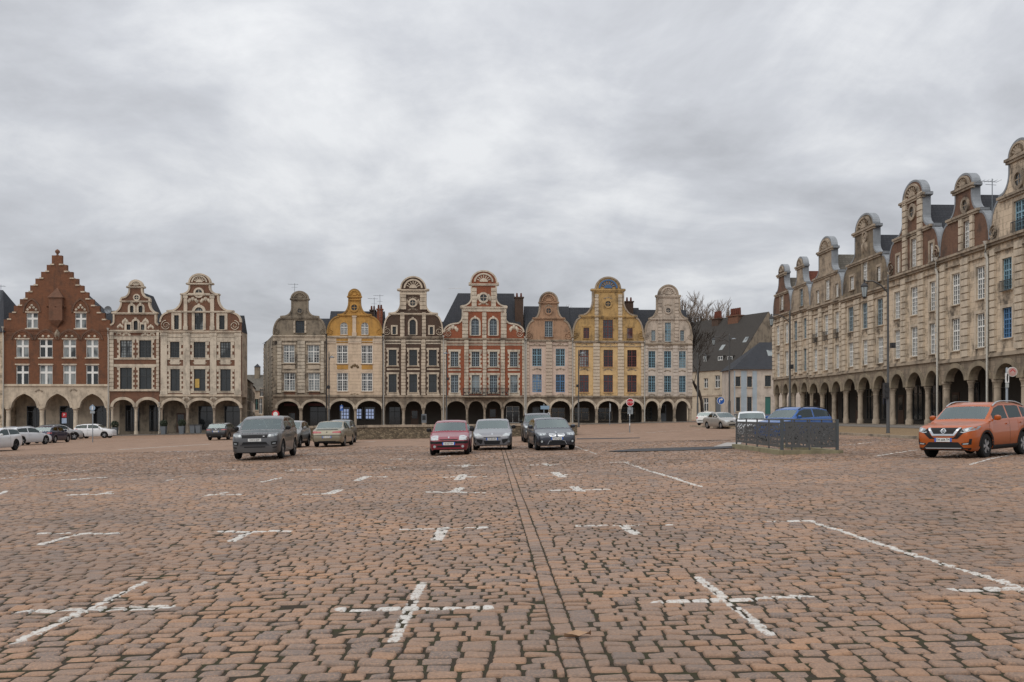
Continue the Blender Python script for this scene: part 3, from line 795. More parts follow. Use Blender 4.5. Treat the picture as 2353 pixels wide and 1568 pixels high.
hor = house(rowC, dict(T=H6T, x=(580, 1268), label='bright orange brick house with white stone bands, iron balcony and steep slate roof', xm=922,
    eave=(922, 620), string=(922, 1114), spring=(922, 1207), top=(922, 38), atop=(922, 1150), body='brickor', gable='brickor', trim='stonew', gtrim='stonew', arc='arc', ring='stonegr',
    arch=[(612, 766), (796, 916), (945, 1066), (1100, 1258)], col='stonegr', frame='greyframe', sur='quoin', surtop='plain', sw=.24, ridge=(922, 196), hip=(3.3, 1.2), ridged=5, roofext=1.3,
    prof=[('M', 1, 0), ('L', 1, .1), ('V', .68, .23), ('C', .54, .33), ('L', .54, .44), ('L', .58, .445), ('L', .58, .48), ('L', .55, .485), ('C', .32, .6), ('L', .32, .78), ('L', .37, .785), ('L', .37, .82), ('L', .33, .825), ('A',)],
    ledges=[(.58, .45, .18), (.37, .79, .16)], oc=[(920, 270, .5)], vol=[(.88, .08, .55)], cross=(.5, .7),
    pil=[('q', (922, 628, 1100), [(585, 606), (757, 793), (914, 946), (1066, 1102), (1250, 1266)], 'stonew'), ('q', (922, 395, 612), [(740, 790), (910, 945), (1068, 1116)], 'stonew'), ('q', (922, 185, 345), [(820, 862), (985, 1026)], 'stonew')],
    win=[(922, 447, 590, 'ca', [(816, 882), (972, 1035)]), (922, 729, 856, 'c', [(641, 706), (819, 886), (973, 1038), (1146, 1210)]), (922, 928, 1078, 'c', [(643, 706), (820, 887), (973, 1038), (1148, 1211)])],
    band=[(606, 757, 640, 652, 'stonew', .05), (793, 914, 640, 652, 'stonew', .05), (946, 1066, 640, 652, 'stonew', .05), (1102, 1250, 640, 652, 'stonew', .05),
          (606, 757, 668, 676, 'stonew', .05), (793, 914, 668, 676, 'stonew', .05), (946, 1066, 668, 676, 'stonew', .05), (1102, 1250, 668, 676, 'stonew', .05),
          (622, 726, 880, 892, 'stonew', .06), (803, 903, 880, 892, 'stonew', .06), (957, 1053, 880, 892, 'stonew', .06), (1128, 1228, 880, 892, 'stonew', .06),
          (622, 730, 1086, 1112, 'stonew', .06), (1130, 1230, 1086, 1112, 'stonew', .06), (738, 1115, 368, 388, 'stonew', .09), (620, 735, 190, 191, 'stonew', .02)],
    orn=[(660, 530, 1.4, 1.2), (1180, 530, 1.2, 1.2), (875, 270, .5, 1.2), (965, 270, .5, 1.2), (920, 322, 1.4, .5)], ornm='stonew', shop=[None, None, 'd', 't'], shopf='white',
    chim=[(1196, 1268, 270, 500, 2.2, 'brickdk')], pipes=[(1272, 618, 'pipe')]))
house(rowC, dict(T=H8T, x=(122, 532), label='pink rendered house with bright blue windows and a faded brown gable', xm=326,
    eave=(326, 596), string=(326, 1096), spring=(326, 1206), top=(326, 168), atop=(326, 1132), body='pink', gable='pinkdk', trim='pinkst', gtrim='pinkdk', arc='arc', ring='stone',
    arch=[(138, 324), (345, 516)], pier='square', frame='blueframe', sur=None, rec=.12, ridge=(326, 268), hip=(0, 0), cope='stonegr',
    prof=scroll(.67, .41, .70, .41, .68, .76, .44, .41), ledges=[(.7, .445, .14), (.42, .765, .12)], oc=[(325, 336, .36)], vol=[(.83, .09, .62)], cross=(.75, .78), corn='stonegr',
    win=[(326, 427, 566, 'c', [(291, 360)], 'greyframe'), (326, 670, 825, 'c', [(181, 263), (388, 469)], 'paleblue'), (326, 899, 1055, 'c', [(182, 263), (388, 468)])],
    surtop='plain', sw=.2, pil=[('q', (326, 605, 1085), [(128, 152), (301, 356), (500, 530)], 'pinkst')],
    orn=[(222, 852, 1.3, .45), (430, 852, 1.3, .45), (222, 630, .9, .3), (430, 630, .9, .3), (225, 1076, 1, .3), (430, 1076, 1, .3), (325, 292, 1.0, .5)], shop=['d', 't'], shopf='stonegr', doorm='grey', pipes=[(126, 598, 'pipe')]))
house(rowC, dict(T=H8T, x=(534, 1167), label='yellow rendered house with dark red windows and a blue sunburst in its gable', xm=851,
    eave=(851, 606), string=(851, 1098), spring=(851, 1206), top=(851, 35), atop=(851, 1132), body='yellow', gable='yellowdk', trim='creamst', gtrim='yellowdk', arc='arc', ring='stone',
    arch=[(546, 736), (762, 945), (968, 1152)], pier='square', frame='redframe', rec=.12, ridge=(851, 280), cope='stonegr', corn='stonegr', shell='sunburst',
    prof=scroll(.77, .37, .77, .44, .64, .78, .48, .36), ledges=[(.78, .38, .16), (.48, .785, .2)], oc=[(850, 274, .4)], vol=[(.91, .1, .55)], cross=(.75, .8),
    win=[(851, 414, 580, 'c', [(806, 893)]), (851, 487, 580, 'c', [(633, 685), (1019, 1068)]), (851, 681, 832, 'c', [(597, 680), (810, 893), (1020, 1103)]), (851, 903, 1055, 'c', [(597, 680), (810, 893), (1020, 1103)])],
    surtop='ped', sw=.16, sur='plain', surm='yellow', proud=.02, pil=[('q', (851, 620, 1090), [(536, 560), (719, 776), (935, 990), (1142, 1165)], 'creamst'), ('q', (851, 190, 598), [(732, 765), (940, 975)], 'stone')],
    orn=[(640, 855, 1.3, .45), (852, 855, 1.3, .45), (1062, 857, 1.3, .45), (640, 632, .9, .3), (852, 634, .9, .3), (1062, 636, .9, .3), (640, 1074, 1, .3), (852, 1074, 1, .3), (1062, 1074, 1, .3), (851, 222, 1.2, .4)],
    shop=['t', 't', 't'], shopf='stonegr', chim=[(1030, 1100, 258, 400, 2.4, 'brickdk')], pipes=[(537, 600, 'pipe')]))
house(rowC, dict(T=H8T, x=(1169, 1596), label='white rendered house with pale blue windows at the right end of the facing row', xm=1383,
    eave=(1383, 626), string=(1383, 1098), spring=(1383, 1200), top=(1383, 105), atop=(1383, 1132), body='whiter', gable='whiterd', trim='whiter', gtrim='whiterd', arc='arc', ring='stone',
    arch=[(1182, 1294), (1319, 1427), (1452, 1560)], pier='square', frame='paleblue', rec=.12, ridge=(1383, 300), cope='stonegr', corn='stonegr',
    prof=scroll(.75, .40, .78, .48, .62, .79, .52, .42), ledges=[(.8, .41, .12), (.52, .795, .16)], oc=[(1381, 332, .34)], vol=[(.9, .12, .45)], cross=(.75, .78),
    win=[(1383, 440, 608, 'c', [(1353, 1405)]), (1383, 508, 602, 'c', [(1233, 1268), (1488, 1522)], 'greyframe'), (1383, 692, 840, 'c', [(1208, 1268), (1346, 1408), (1478, 1536)]), (1383, 910, 1055, 'c', [(1206, 1268), (1346, 1408), (1478, 1536)])],
    surtop='plain', sw=.2, pil=[('q', (1383, 640, 1090), [(1172, 1198), (1290, 1330), (1424, 1464), (1552, 1594)], 'whiter'), ('q', (1383, 240, 600), [(1292, 1326), (1438, 1472)], 'whiterd')],
    orn=[(1238, 862, 1.0, .4), (1377, 866, 1.0, .4), (1506, 868, 1.0, .4), (1238, 650, .8, .3), (1377, 652, .8, .3), (1506, 654, .8, .3), (1238, 1076, .9, .3), (1377, 1076, .9, .3), (1506, 1076, .9, .3), (1381, 285, 1, .4)],
    shop=['t', 'd', None], doorm='grey', chim=[(1488, 1525, 330, 500, 2.4, 'brickdk')], pipes=[(1172, 620, 'pipe')]))

# the long row on the right, far end first
sc_a = scroll(.75, .40, .70, .41, .57, .78, .5, .40); sc_b = scroll(.64, .45, .62, .34, .70, .80, .42, .36)
def right(T, x, label, eave, string, spring, top, atop, arch, wins, prof, pil, **k):
    d = dict(T=T, x=x, label=label, eave=eave, string=string, spring=spring, top=top, atop=atop, arch=arch, win=wins, prof=prof, pil=pil,
        body='ashlar', gable='ashlard', trim='stone', gtrim='stonegr', ring='arcst', frame='white', sur='plain', surm='stone', surtop='plain', sw=.2, proud=.06, thick=.52, cope='zinc',
        copeout=.03, copet=.12, colk=.86, ledges=[(.75, .41, .16), (.48, .785, .18)], cross=(.8, .74), raise_=.15, corn='stonegr', shopm='shopwall', depth=12, cornout=.34, rec=.13, glz=['glass', 'glass', 'glass_b'], arcd=3.2, stepout=.3, shop=['t', 'd', 't'])
    d.update(k); d['raise'] = .16
    return house(rowR, d)
right(R1T, (62, 184), 'far end house of the right row with a brick gable and two bays', (120, 672), (120, 1116), (120, 1216), (122, 322), (95, 1158), [(78, 110), (136, 170)],
    [(98, 748, 885, 'c', [(86, 108), (147, 170)]), (98, 938, 1104, 'c', [(87, 109), (148, 171)]), (125, 528, 640, 'c', [(114, 134)])], sc_b, [('q', (120, 690, 1105), [(64, 78), (118, 138)])], gable='brickgr', roof='slatest')
right(R1T, (184, 317), 'narrow stone house with an iron-railed window row and red tiled roof in the right row', (250, 642), (250, 1108), (250, 1212), (256, 266), (215, 1148), [(196, 236), (262, 304)],
    [(250, 706, 846, 'c', [(209, 232), (275, 298)], 'greyframe'), (250, 914, 1068, 'c', [(209, 232), (275, 298)], 'greyframe'), (252, 495, 615, 'c', [(248, 272)], 'greyframe')], sc_b, [('q', (250, 660, 1085), [(187, 203), (240, 268), (304, 316)])], roof='redtile', ledges=[(.65, .46, .16), (.42, .805, .18)])
right(R1T, (317, 543), 'stone house with small iron window balconies and lichened roof in the right row', (430, 597), (430, 1095), (430, 1212), (428, 128), (425, 1142), [(320, 377), (396, 457), (476, 535)],
    [(433, 672, 812, 'c', [(350, 375), (420, 448), (496, 524)]), (430, 896, 1056, 'c', [(346, 372), (417, 444), (497, 523)]), (435, 430, 572, 'c', [(427, 456)]), (435, 480, 575, 'c', [(364, 384), (497, 518)])], sc_a, [('q', (430, 612, 1080), [(320, 338), (384, 408), (456, 484), (530, 542)])], roof='slatest',
    orn=[(360, 850, .9, .5), (432, 842, .9, .5), (508, 832, .9, .5), (364, 640, .8, .4), (434, 618, .8, .4), (510, 596, .8, .4)], rails=[(433, 790, 850, [(348, 378), (418, 450), (494, 526)])])
right(R1T, (543, 866), 'stone house with a sooty carved gable and three garlanded bays in the right row', (705, 520), (705, 1062), (705, 1190), (705, -35), (700, 1106), [(560, 637), (660, 742), (768, 852)],
    [(703, 590, 768, 'c', [(586, 624), (684, 723), (786, 829)], 'greyframe'), (705, 846, 1020, 'c', [(588, 624), (688, 724), (790, 832)]), (703, 306, 448, 'c', [(686, 720)]), (703, 372, 470, 'c', [(598, 626), (786, 812)])], sc_a, [('q', (705, 545, 1045), [(548, 572), (632, 668), (730, 770), (844, 862)])], gable='ashlargr',
    orn=[(600, 806, 1.2, .6), (700, 788, 1.2, .6), (803, 770, 1.2, .6), (600, 572, 1, .5), (700, 545, 1, .5), (800, 515, 1, .5), (700, 190, 1.0, 1.4), (700, 130, .7, .6)], oc=[(703, 128, .34)])
right(R5T, (6, 262), 'stone house with a dark brick gable and three white-framed bays in the right row', (128, 707), (128, 1170), (128, 1285), (128, 256), (140, 1212), [(22, 84), (105, 176), (196, 258)],
    [(137, 785, 926, 'c', [(38, 67), (120, 155), (215, 251)]), (137, 985, 1132, 'c', [(39, 68), (120, 155), (214, 250)]), (134, 545, 688, 'c', [(122, 148)]), (132, 600, 690, 'c', [(48, 64), (214, 232)])], sc_a, [('q', (128, 730, 1155), [(74, 98), (162, 188), (250, 260)]), ('q', (128, 330, 695), [(84, 102), (158, 178)], 'stone')], gable='brickgr', gtrim='stonegr',
    oc=[(128, 412, .42)], vol=[(.88, .1, .6)], pipes=[(264, 660, 'pipe')], extra_q=1)
right(R5T, (262, 512), 'two-bay stone house with a plain brick gable and round attic eye in the right row', (388, 614), (388, 1152), (388, 1252), (390, 218), (340, 1190), [(296, 389), (412, 506)],
    [(408, 700, 860, 'c', [(325, 366), (447, 492)]), (408, 930, 1096, 'c', [(325, 366), (446, 492)]), (402, 455, 592, 'c', [(384, 420)])], sc_b, [('q', (388, 640, 1135), [(272, 296), (376, 412), (498, 511)]), ('q', (388, 440, 600), [(366, 382), (422, 436)], 'stone')], gable='brickgr',
    oc=[(392, 378, .36)], ledges=[(.65, .46, .16), (.42, .805, .18)], pipes=[(514, 580, 'pipe')])
right(R5T, (514, 820), 'tall stone house with blue windows and a grey ashlar gable behind the orange car', (640, 525), (640, 1118), (640, 1240), (662, 45), (600, 1166), [(546, 650), (682, 800)],
    [(602, 640, 800, 'c', [(578, 626), (710, 768)], 'paleblue'), (602, 888, 1040, 'c', [(578, 626), (710, 768)], 'blueframe'), (660, 352, 505, 'c', [(636, 694)], 'paleblue')], sc_b, [('q', (640, 560, 1095), [(522, 546), (644, 684), (790, 816)])], gable='ashlar', oc=[(658, 248, .42)], vol=[(.86, .1, .5)], ledges=[(.68, .43, .16), (.42, .805, .18)],
    rails=[(602, 752, 806, [(574, 630), (706, 772)]), (660, 455, 512, [(632, 698)])])
# ------------------------------------------------------------------ the paved square
MARKS = [  # painted parking lines, ends in reference pixels, width in metres
 ((30,1480),(330,1345),.12), ((48,1407),(385,1398),.11), ((905,1475),(970,1340),.125), ((790,1402),(1115,1398),.12),
 ((1770,1462),(1602,1328),.125), ((1515,1385),(1852,1374),.12), ((1860,1197),(2380,1366),.12), ((1770,1197),(1862,1196),.1), ((2197,1360),(2380,1360),.11),
 ((92,1253),(180,1231),.13), ((180,1231),(270,1228),.11), ((95,1229),(150,1229),.06), ((510,1223),(660,1221),.11), ((532,1245),(577,1222),.16), ((928,1217),(1112,1214),.11), ((1003,1242),(1018,1216),.2),
 ((1332,1211),(1535,1207),.11), ((1462,1230),(1430,1209),.18), ((0,1137),(15,1131),.12), ((160,1139),(250,1136),.1), ((225,1138),(254,1131),.13),
 ((468,1141),(525,1132),.13), ((500,1138),(545,1138),.08), ((705,1137),(762,1136),.08), ((758,1136),(778,1128),.2), ((990,1131),(1105,1131),.12), ((1042,1131),(1058,1121),.2),
 ((1270,1125),(1393,1123),.09), ((1335,1127),(1318,1117),.2), ((148,1104),(238,1098),.11), ((380,1104),(434,1098),.12), ((600,1109),(645,1099),.13), ((820,1104),(845,1094),.2), ((845,1095),(882,1095),.09),
 ((1015,1095),(1110,1094),.1), ((1054,1101),(1064,1090),.24), ((1238,1092),(1332,1089),.1), ((1275,1085),(1294,1096),.22), ((505,1080),(555,1079),.1), ((660,1081),(755,1077),.1), ((875,1077),(910,1073),.125),
 ((1032,1070),(1105,1069),.09), ((1066,1073),(1074,1067),.2), ((1215,1068),(1280,1066),.1), ((1250,1064),(1262,1069),.2), ((1433,1062),(1612,1118),.12), ((1405,1062),(1440,1062),.08), ((1322,1027),(1374,1045),.12),
 ((0,1102),(210,1080),.12), ((345,1062),(490,1043),.12), ((0,1063),(250,1042),.12), ((240,1036),(530,1018),.12), ((899,1055),(962,1055),.1), ((1008,1049),(1030,1048),.12),
 ((2228,1068),(2330,1044),.12), ((2011,1050),(2106,1034),.12), ((1935,1023),(2002,1016),.12), ((1005,1041),(1040,1040),.125), ((700,1044),(760,1042),.1)]
FARMARKS = [((1485,994.2),(1507,994.2),.3), ((1511,992.2),(1532,992),.3), ((1538,991),(1560,990.5),.3), ((1562,989.6),(1582,989),.3), ((1592,988.4),(1613,987.6),.3), ((1418,996),(1456,995.4),.35),
 ((164,1016.5),(211,1015.6),.25), ((270,1011.5),(520,1006),.1), ((60,1020),(150,1018),.1), ((212,1013),(330,1009),.1), ((560,1017),(620,1014),.1), ((840,1016),(862,1015),.2), ((1060,1013),(1082,1012),.2)]
def und(x, y):
    return .007*np.sin(x*.9 + y*.5) + .006*np.sin(y*1.1 - x*.43 + 1) + .012*np.sin(x*.21 + y*.17)
def chan(y): return .33 - .0205 * (y - 6.0)
segs = []
for a, b, w in MARKS:
    p, q = G(*a), G(*b)
    if abs(a[1] - b[1]) < .07 * abs(a[0] - b[0]): w = max(w, .185) if p[1] < 17 else .25
    elif p[1] > 17: w *= 1.25
    segs.append((p[0], p[1], q[0], q[1], w / 2))
def paint_of(x, y):
    best = np.full(x.shape, -1.0)
    for x0, y0, x1, y1, hw in segs:
        dx, dy = x1 - x0, y1 - y0; l2 = dx*dx + dy*dy
        t = np.clip(((x - x0)*dx + (y - y0)*dy) / l2, 0, 1)
        d = np.hypot(x - x0 - t*dx, y - y0 - t*dy)
        best = np.maximum(best, hw - d)
    return best
def setts():
    rng = np.random.default_rng(5)
    YF, ST = 54.0, .171
    cx, cy, hx, hy, rot = [], [], [], [], []
    def course(y, x0, x1, ang, gap=.009):
        n = int((x1 - x0) / .15) + 6
        ln = rng.uniform(.145, .245, n); e = x0 + np.concatenate([[0], np.cumsum(ln)])
        k = np.searchsorted(e, x1)
        e = e[:k + 1].copy()
        if len(e) < 2: return
        e[-1] = x1
        c = (e[:-1] + e[1:]) / 2; h = (e[1:] - e[:-1]) / 2
        ok = h > .03
        c, h = c[ok], h[ok]
        yy = y + ang * c + .04*np.sin(c*.5 + y*.31) + .012*np.sin(c*1.3 - y*.7) + rng.normal(0, .0035, len(c))
        cx.append(c); cy.append(yy); hx.append(h - rng.uniform(.003, .0115, len(c))); hy.append(ST/2 - rng.uniform(.0085, .020, len(c))); rot.append(rng.normal(0, .025, len(c)))
    y = 4.0
    while y < YF:
        lim = .545 * y + 6.5
        c = chan(y)
        course(y, -lim, c + .002, .0)
        course(y + .07, c + .147, lim, .018)
        y += ST
    y = 4.0; ch = [[], []]
    while y < YF:
        l = rng.uniform(.14, .24)
        cx.append(np.array([chan(y + l/2) + .075])); cy.append(np.array([y + l/2])); hx.append(np.array([.0745])); hy.append(np.array([l/2 - .007])); rot.append(np.array([.02]))
        y += l
    cx, cy, hx, hy, rot = map(np.concatenate, (cx, cy, hx, hy, rot))
    keep = np.abs(cx) < .545*cy + 6.5
    cx, cy, hx, hy, rot = cx[keep], cy[keep], hx[keep], hy[keep], rot[keep]
    n = len(cx)
    tone = np.clip(rng.normal(.5, .34, n) + .1*np.sin(cx*.5)*np.sin(cy*.37), 0, 1)
    lift = rng.normal(0, .0045, n); tx = rng.normal(0, .004, n); ty = rng.normal(0, .004, n); crown = rng.uniform(.0, .003, n)
    pc = paint_of(cx, cy)
    fine = (pc > -.2) & (cy < 27)
    near = (cy < 15) & ~fine
    mid = ~fine & ~near & (cy < 30)
    far = ~fine & ~near & ~mid
    gf = np.array([-1, -.94, -.8, -.6, -.4, -.2, 0, .2, .4, .6, .8, .94, 1.]); gn = np.array([-1, -.96, -.86, -.66, 0, .66, .86, .96, 1.]); gm = np.array([-1, -.93, -.74, .74, .93, 1.]); gd = np.array([-1, -.8, .8, 1.])
    V, F, TN, PT, SM = [], [], [], [], []
    off = 0
    for sel, g in ((fine, gf), (near, gn), (mid, gm), (far, gd)):
        i = np.nonzero(sel)[0]; m = len(g); k = m*m
        s, t = [a.ravel() for a in np.meshgrid(g, g)]
        S, T = s[None], t[None]
        # corners rounded, edges a little irregular
        px = S * (1 - .06*np.abs(T)**6) * hx[i][:, None] + rng.normal(0, .0016, (len(i), k))
        py = T * (1 - .09*np.abs(S)**6) * hy[i][:, None] + rng.normal(0, .0016, (len(i), k))
        e = np.maximum(np.abs(S), np.abs(T))
        prof = np.interp(e, [0, .66, .74, .8, .86, .93, .96, .99, 1], [0, 0, -.0006, -.001, -.0022, -.0065, -.013, -.03, -.045])
        h = prof + crown[i][:, None]*(1 - S**2)*(1 - T**2) + lift[i][:, None] + tx[i][:, None]*S + ty[i][:, None]*T
        h = h + rng.normal(0, .0009, (len(i), k))
        c, sn = np.cos(rot[i])[:, None], np.sin(rot[i])[:, None]
        X = cx[i][:, None] + px*c - py*sn; Y = cy[i][:, None] + px*sn + py*c
        Zz = SL*X + und(X, Y) + h
        V.append(np.stack([X, Y, Zz], -1).reshape(-1, 3))
        TN.append(np.repeat(tone[i], k)); PT.append(paint_of(X, Y).ravel())
        q = np.array([(r*m + a, r*m + a + 1, (r+1)*m + a + 1, (r+1)*m + a) for r in range(m-1) for a in range(m-1)])
        F.append((q[None] + (np.arange(len(i))*k)[:, None, None] + off).reshape(-1, 4))
        SM.append(np.full(len(i)*len(q), m > 4))
        off += len(i)*k
    V, F, TN, PT = map(np.concatenate, (V, F, TN, PT))
    me = bpy.data.meshes.new('cobblestones')
    me.vertices.add(len(V)); me.vertices.foreach_set('co', V.ravel().astype(np.float32))
    me.loops.add(F.size); me.loops.foreach_set('vertex_index', F.ravel().astype(np.int32))
    me.polygons.add(len(F)); me.polygons.foreach_set('loop_start', np.arange(0, F.size, 4, dtype=np.int32))
    me.polygons.foreach_set('use_smooth', np.concatenate(SM))
    me.update(calc_edges=True)
    for nm, arr in (('tone', TN), ('paint', PT)):
        at_ = me.attributes.new(nm, 'FLOAT', 'POINT'); at_.data.foreach_set('value', arr.astype(np.float32))
    t = NT('granite_setts')
    a = t.node('ShaderNodeAttribute'); a.attribute_name = 'tone'
    p = t.node('ShaderNodeAttribute'); p.attribute_name = 'paint'
    n1 = t.noise(t.obj, 9, 6, .7); n2 = t.noise(t.obj, 55, 4, .7); n3 = t.noise(t.obj, .22, 4, .6)
    col = t.ramp(a.outputs['Fac'], [(0, STONE[0]), (.25, STONE[1]), (.5, STONE[2]), (.72, STONE[3]), (1, STONE[4])])
    col = t.mix(t.math('MULTIPLY', n1, .8), col, mul(STONE[2], .62))
    col = t.mix(t.ramp(n2, [(.48, (0, 0, 0, 1)), (.7, (.8, .8, .8, 1))]), col, mul(STONE[3], 1.4))
    col = t.mix(t.ramp(n2, [(.3, (.75, .75, .75, 1)), (.46, (0, 0, 0, 1))]), col, mul(STONE[2], .4))
    col = t.mix(t.ramp(n3, [(.40, (0, 0, 0, 1)), (.66, (.7, .7, .7, 1))]), col, mul(STONE[1], .62))
    w = t.math('ADD', t.math('MULTIPLY', p.outputs['Fac'], 28.0), t.math('MULTIPLY', t.math('SUBTRACT', t.noise(t.obj, 22, 5, .75), .5), 2.6))
    f = t.ramp(w, [(.4, (0, 0, 0, 1)), (.7, (.93, .93, .93, 1))])
    wear = t.ramp(t.noise(t.obj, 30, 4, .7), [(.36, (.15, .15, .15, 1)), (.5, (.97, .97, .97, 1))])
    col = t.mix(t.math('MULTIPLY', f, wear), col, (.55, .535, .5, 1))
    h = t.math('ADD', t.math('MULTIPLY', n1, .5), t.math('MULTIPLY', n2, .35))
    t.bump(h, .8, .016)
    me.materials.append(t.out(col, t.math('ADD', t.math('MULTIPLY', n1, .25), .42), .4))
    o = bpy.data.objects.new('cobblestone_pavement', me); C.objects.link(o); tag(o, kind='structure')
    # joints
    b = MB(); nx, ny = 110, 80
    for j in range(ny + 1):
        y = 3.8 + (YF - 3.8) * (j/ny)**1.6; lim = .545*y + 6.55
        for i in range(nx + 1):
            x = -lim + 2*lim*i/nx; b.v.append((x, y, SL*x + float(und(x, y)) - .012))
    for j in range(ny):
        for i in range(nx): b.f.append([j*(nx+1)+i, j*(nx+1)+i+1, (j+1)*(nx+1)+i+1, (j+1)*(nx+1)+i]); b.m.append(0)
    t = NT('mossy_joint_earth')
    n1 = t.noise(t.obj, 3, 5, .7); n2 = t.noise(t.obj, 40, 4, .7)
    col = t.mix(t.ramp(n1, [(.45, (0, 0, 0, 1)), (.62, (1, 1, 1, 1))]), (.066, .052, .038, 1), (.058, .06, .027, 1))
    col = t.mix(n2, mul((.03, .026, .02, 1), 1), col)
    t.bump(n2, .8, .02)
    tag(b.build('paving_joint_earth', t.out(col, .95, .1), smooth=60), kind='structure')
    # the rest of the square
    e = YF - .4; xe = .545*e + 6.4; x3 = .545*3.9 + 6.4
    b = MB(); S_ = lambda x, y: (x, y, SL*x + .0)
    b.add([S_(-420, e), S_(420, e), S_(420, 700), S_(-420, 700)], [(0, 1, 2, 3)])
    b.add([S_(-420, -40), S_(-x3, -40), S_(-x3, 3.9), S_(-xe, e - .002), S_(-420, e - .002)], [(0, 1, 2, 3, 4)])
    b.add([S_(420, -40), S_(420, e - .002), S_(xe, e - .002), S_(x3, 3.9), S_(x3, -40)], [(0, 1, 2, 3, 4)])
    b.add([S_(-x3, -40), S_(x3, -40), S_(x3, 3.9), S_(-x3, 3.9)], [(0, 1, 2, 3)])
    t = NT('distant_setts')
    br = t.node('ShaderNodeTexBrick'); t.link(t.obj, br.inputs['Vector'])
    br.inputs['Color1'].default_value = mul(STONE[2], 1.0); br.inputs['Color2'].default_value = mul(STONE[1], 1.0); br.inputs['Mortar'].default_value = mul(STONE[2], .5)
    br.inputs['Scale'].default_value = 1; br.inputs['Brick Width'].default_value = .22; br.inputs['Row Height'].default_value = .168; br.inputs['Mortar Size'].default_value = .012
    n0 = t.noise(t.scale(t.obj, (1, .45, 1)), 3.2, 5, .7); n1 = t.noise(t.scale(t.obj, (1, .3, 1)), .35, 5, .65)
    n2 = t.noise(t.scale(t.obj, (1, .35, 1)), 1.3, 5, .75)
    col = t.mix(t.math('MULTIPLY', n0, .8), br.outputs[0], mul(STONE[2], 1.1))
    col = t.mix(t.ramp(n1, [(.35, (.85, .85, .85, 1)), (.6, (0, 0, 0, 1))]), col, mul(STONE[2], .82))
    col = t.mix(t.ramp(n2, [(.36, (.6, .6, .6, 1)), (.5, (0, 0, 0, 1))]), col, mul(STONE[2], .6))
    col = t.mix(t.ramp(n2, [(.58, (0, 0, 0, 1)), (.75, (.6, .6, .6, 1))]), col, mul(STONE[2], 1.3))
    t.bump(t.math('ADD', br.outputs[1], n0), .7, .03)
    tag(b.build('ground', t.out(col, .75, .25)), kind='structure')
    b = MB()
    far_ = [(Vector(G(*a)), Vector(G(*q)), w) for a, q, w in FARMARKS]
    for x0, y0, x1, y1, hw in segs:                   # what lies beyond the modelled setts
        if max(y0, y1) <= YF - .35: continue
        p, q = Vector((x0, y0)), Vector((x1, y1))
        if p.y > q.y: p, q = q, p
        if p.y < YF - .35: p = p + (q - p) * ((YF - .35 - p.y) / (q.y - p.y))
        far_.append((p, q, hw * 2))
    for p, q, w in far_:
        d = (q - p).normalized(); nn = Vector((-d.y, d.x)) * w / 2 * (1 if w > .2 else 1.3)
        k = max(8, int((q - p).length / 1.2))
        for i in range(k):
            if R.random() < .18: continue
            r0, r1 = p + (q-p)*i/k, p + (q-p)*(i+.93)/k
            vs = [r0 - nn, r1 - nn, r1 + nn, r0 + nn]
            b.add([(v.x, v.y, SL*v.x + .006) for v in vs], [(0, 1, 2, 3)])
    tag(b.build('road_markings', m_plain('worn_white_road_paint', (.55, .53, .5, 1), .7, var=.25, vs=4)), kind='structure')
STONE = [(.125, .11, .104, 1), (.225, .16, .122, 1), (.285, .18, .12, 1), (.325, .192, .118, 1), (.40, .21, .104, 1)]
setts()
# ------------------------------------------------------------------ pavements, far buildings, trees
def slab(name, pts, h, m, kerb=None):
    """raised sheet following the fall of the square"""
    b = MB(); n = len(pts)
    top = [(x, y, SL*x + h) for x, y in pts]; bot = [(x, y, SL*x - .5) for x, y in pts]
    b.add(top + bot, [tuple(range(n))] + [(i, i+n, (i+1) % n + n, (i+1) % n) for i in range(n)])
    return tag(b.build(name, m), kind='structure')
m_pave = m_blocks('grey_pavement', (.2, .18, .16, 1), (.17, .155, .14, 1), (.09, .08, .07, 1), .6, .4, .2)
def row_pt(row, u, w): e = row.e; return (row.A[0] + u*e[0] + w*e[1], row.A[1] + u*e[1] - w*e[0])
slab('pavement', [row_pt(rowL, -60, .25), row_pt(rowL, -60, 2.2), row_pt(rowL, 7, 2.2), row_pt(rowL, 7, .25)][::-1], .1, m_pave)
slab('pavement', [row_pt(rowC, -1, .25), row_pt(rowC, -1, 2.6), row_pt(rowC, 61, 2.6), row_pt(rowC, 61, .25)][::-1], .1, m_pave)
slab('pavement', [row_pt(rowR, -49, .3), row_pt(rowR, -49, 4), row_pt(rowR, 25, 4), row_pt(rowR, 25, .3)][::-1], .13, m_pave)
t = NT('leaf_littered_verge')
n1 = t.noise(t.obj, 2.5, 6, .75); n2 = t.noise(t.obj, 18, 4, .7)
col = t.mix(n1, (.10, .075, .05, 1), (.26, .185, .11, 1)); col = t.mix(t.ramp(n2, [(.5, (0,0,0,1)), (.6, (.8,.8,.8,1))]), col, (.3, .2, .11, 1)); t.bump(n2, .8, .03)
m_verge = t.out(col, .95, .1)
slab('verge', [(19.9, 46), (27.2, 46), (26.0, 100), (18.0, 100)], .11, m_verge)
b = MB()
for k in range(54):
    y0 = 46 + k; f = lambda y: 19.9 - 1.9*(y-46)/54
    b.add([(f(y0)-.16, y0+.01, SL*20+.13), (f(y0)+.02, y0+.01, SL*20+.13), (f(y0+1)+.02, y0+.99, SL*20+.13), (f(y0+1)-.16, y0+.99, SL*20+.13),
           (f(y0)-.16, y0+.01, SL*20-.3), (f(y0)+.02, y0+.01, SL*20-.3), (f(y0+1)+.02, y0+.99, SL*20-.3), (f(y0+1)-.16, y0+.99, SL*20-.3)],
          [(0,1,2,3), (0,4,5,1), (1,5,6,2), (2,6,7,3), (3,7,4,0)])
tag(b.build('kerb', M['stonegr']), kind='structure')
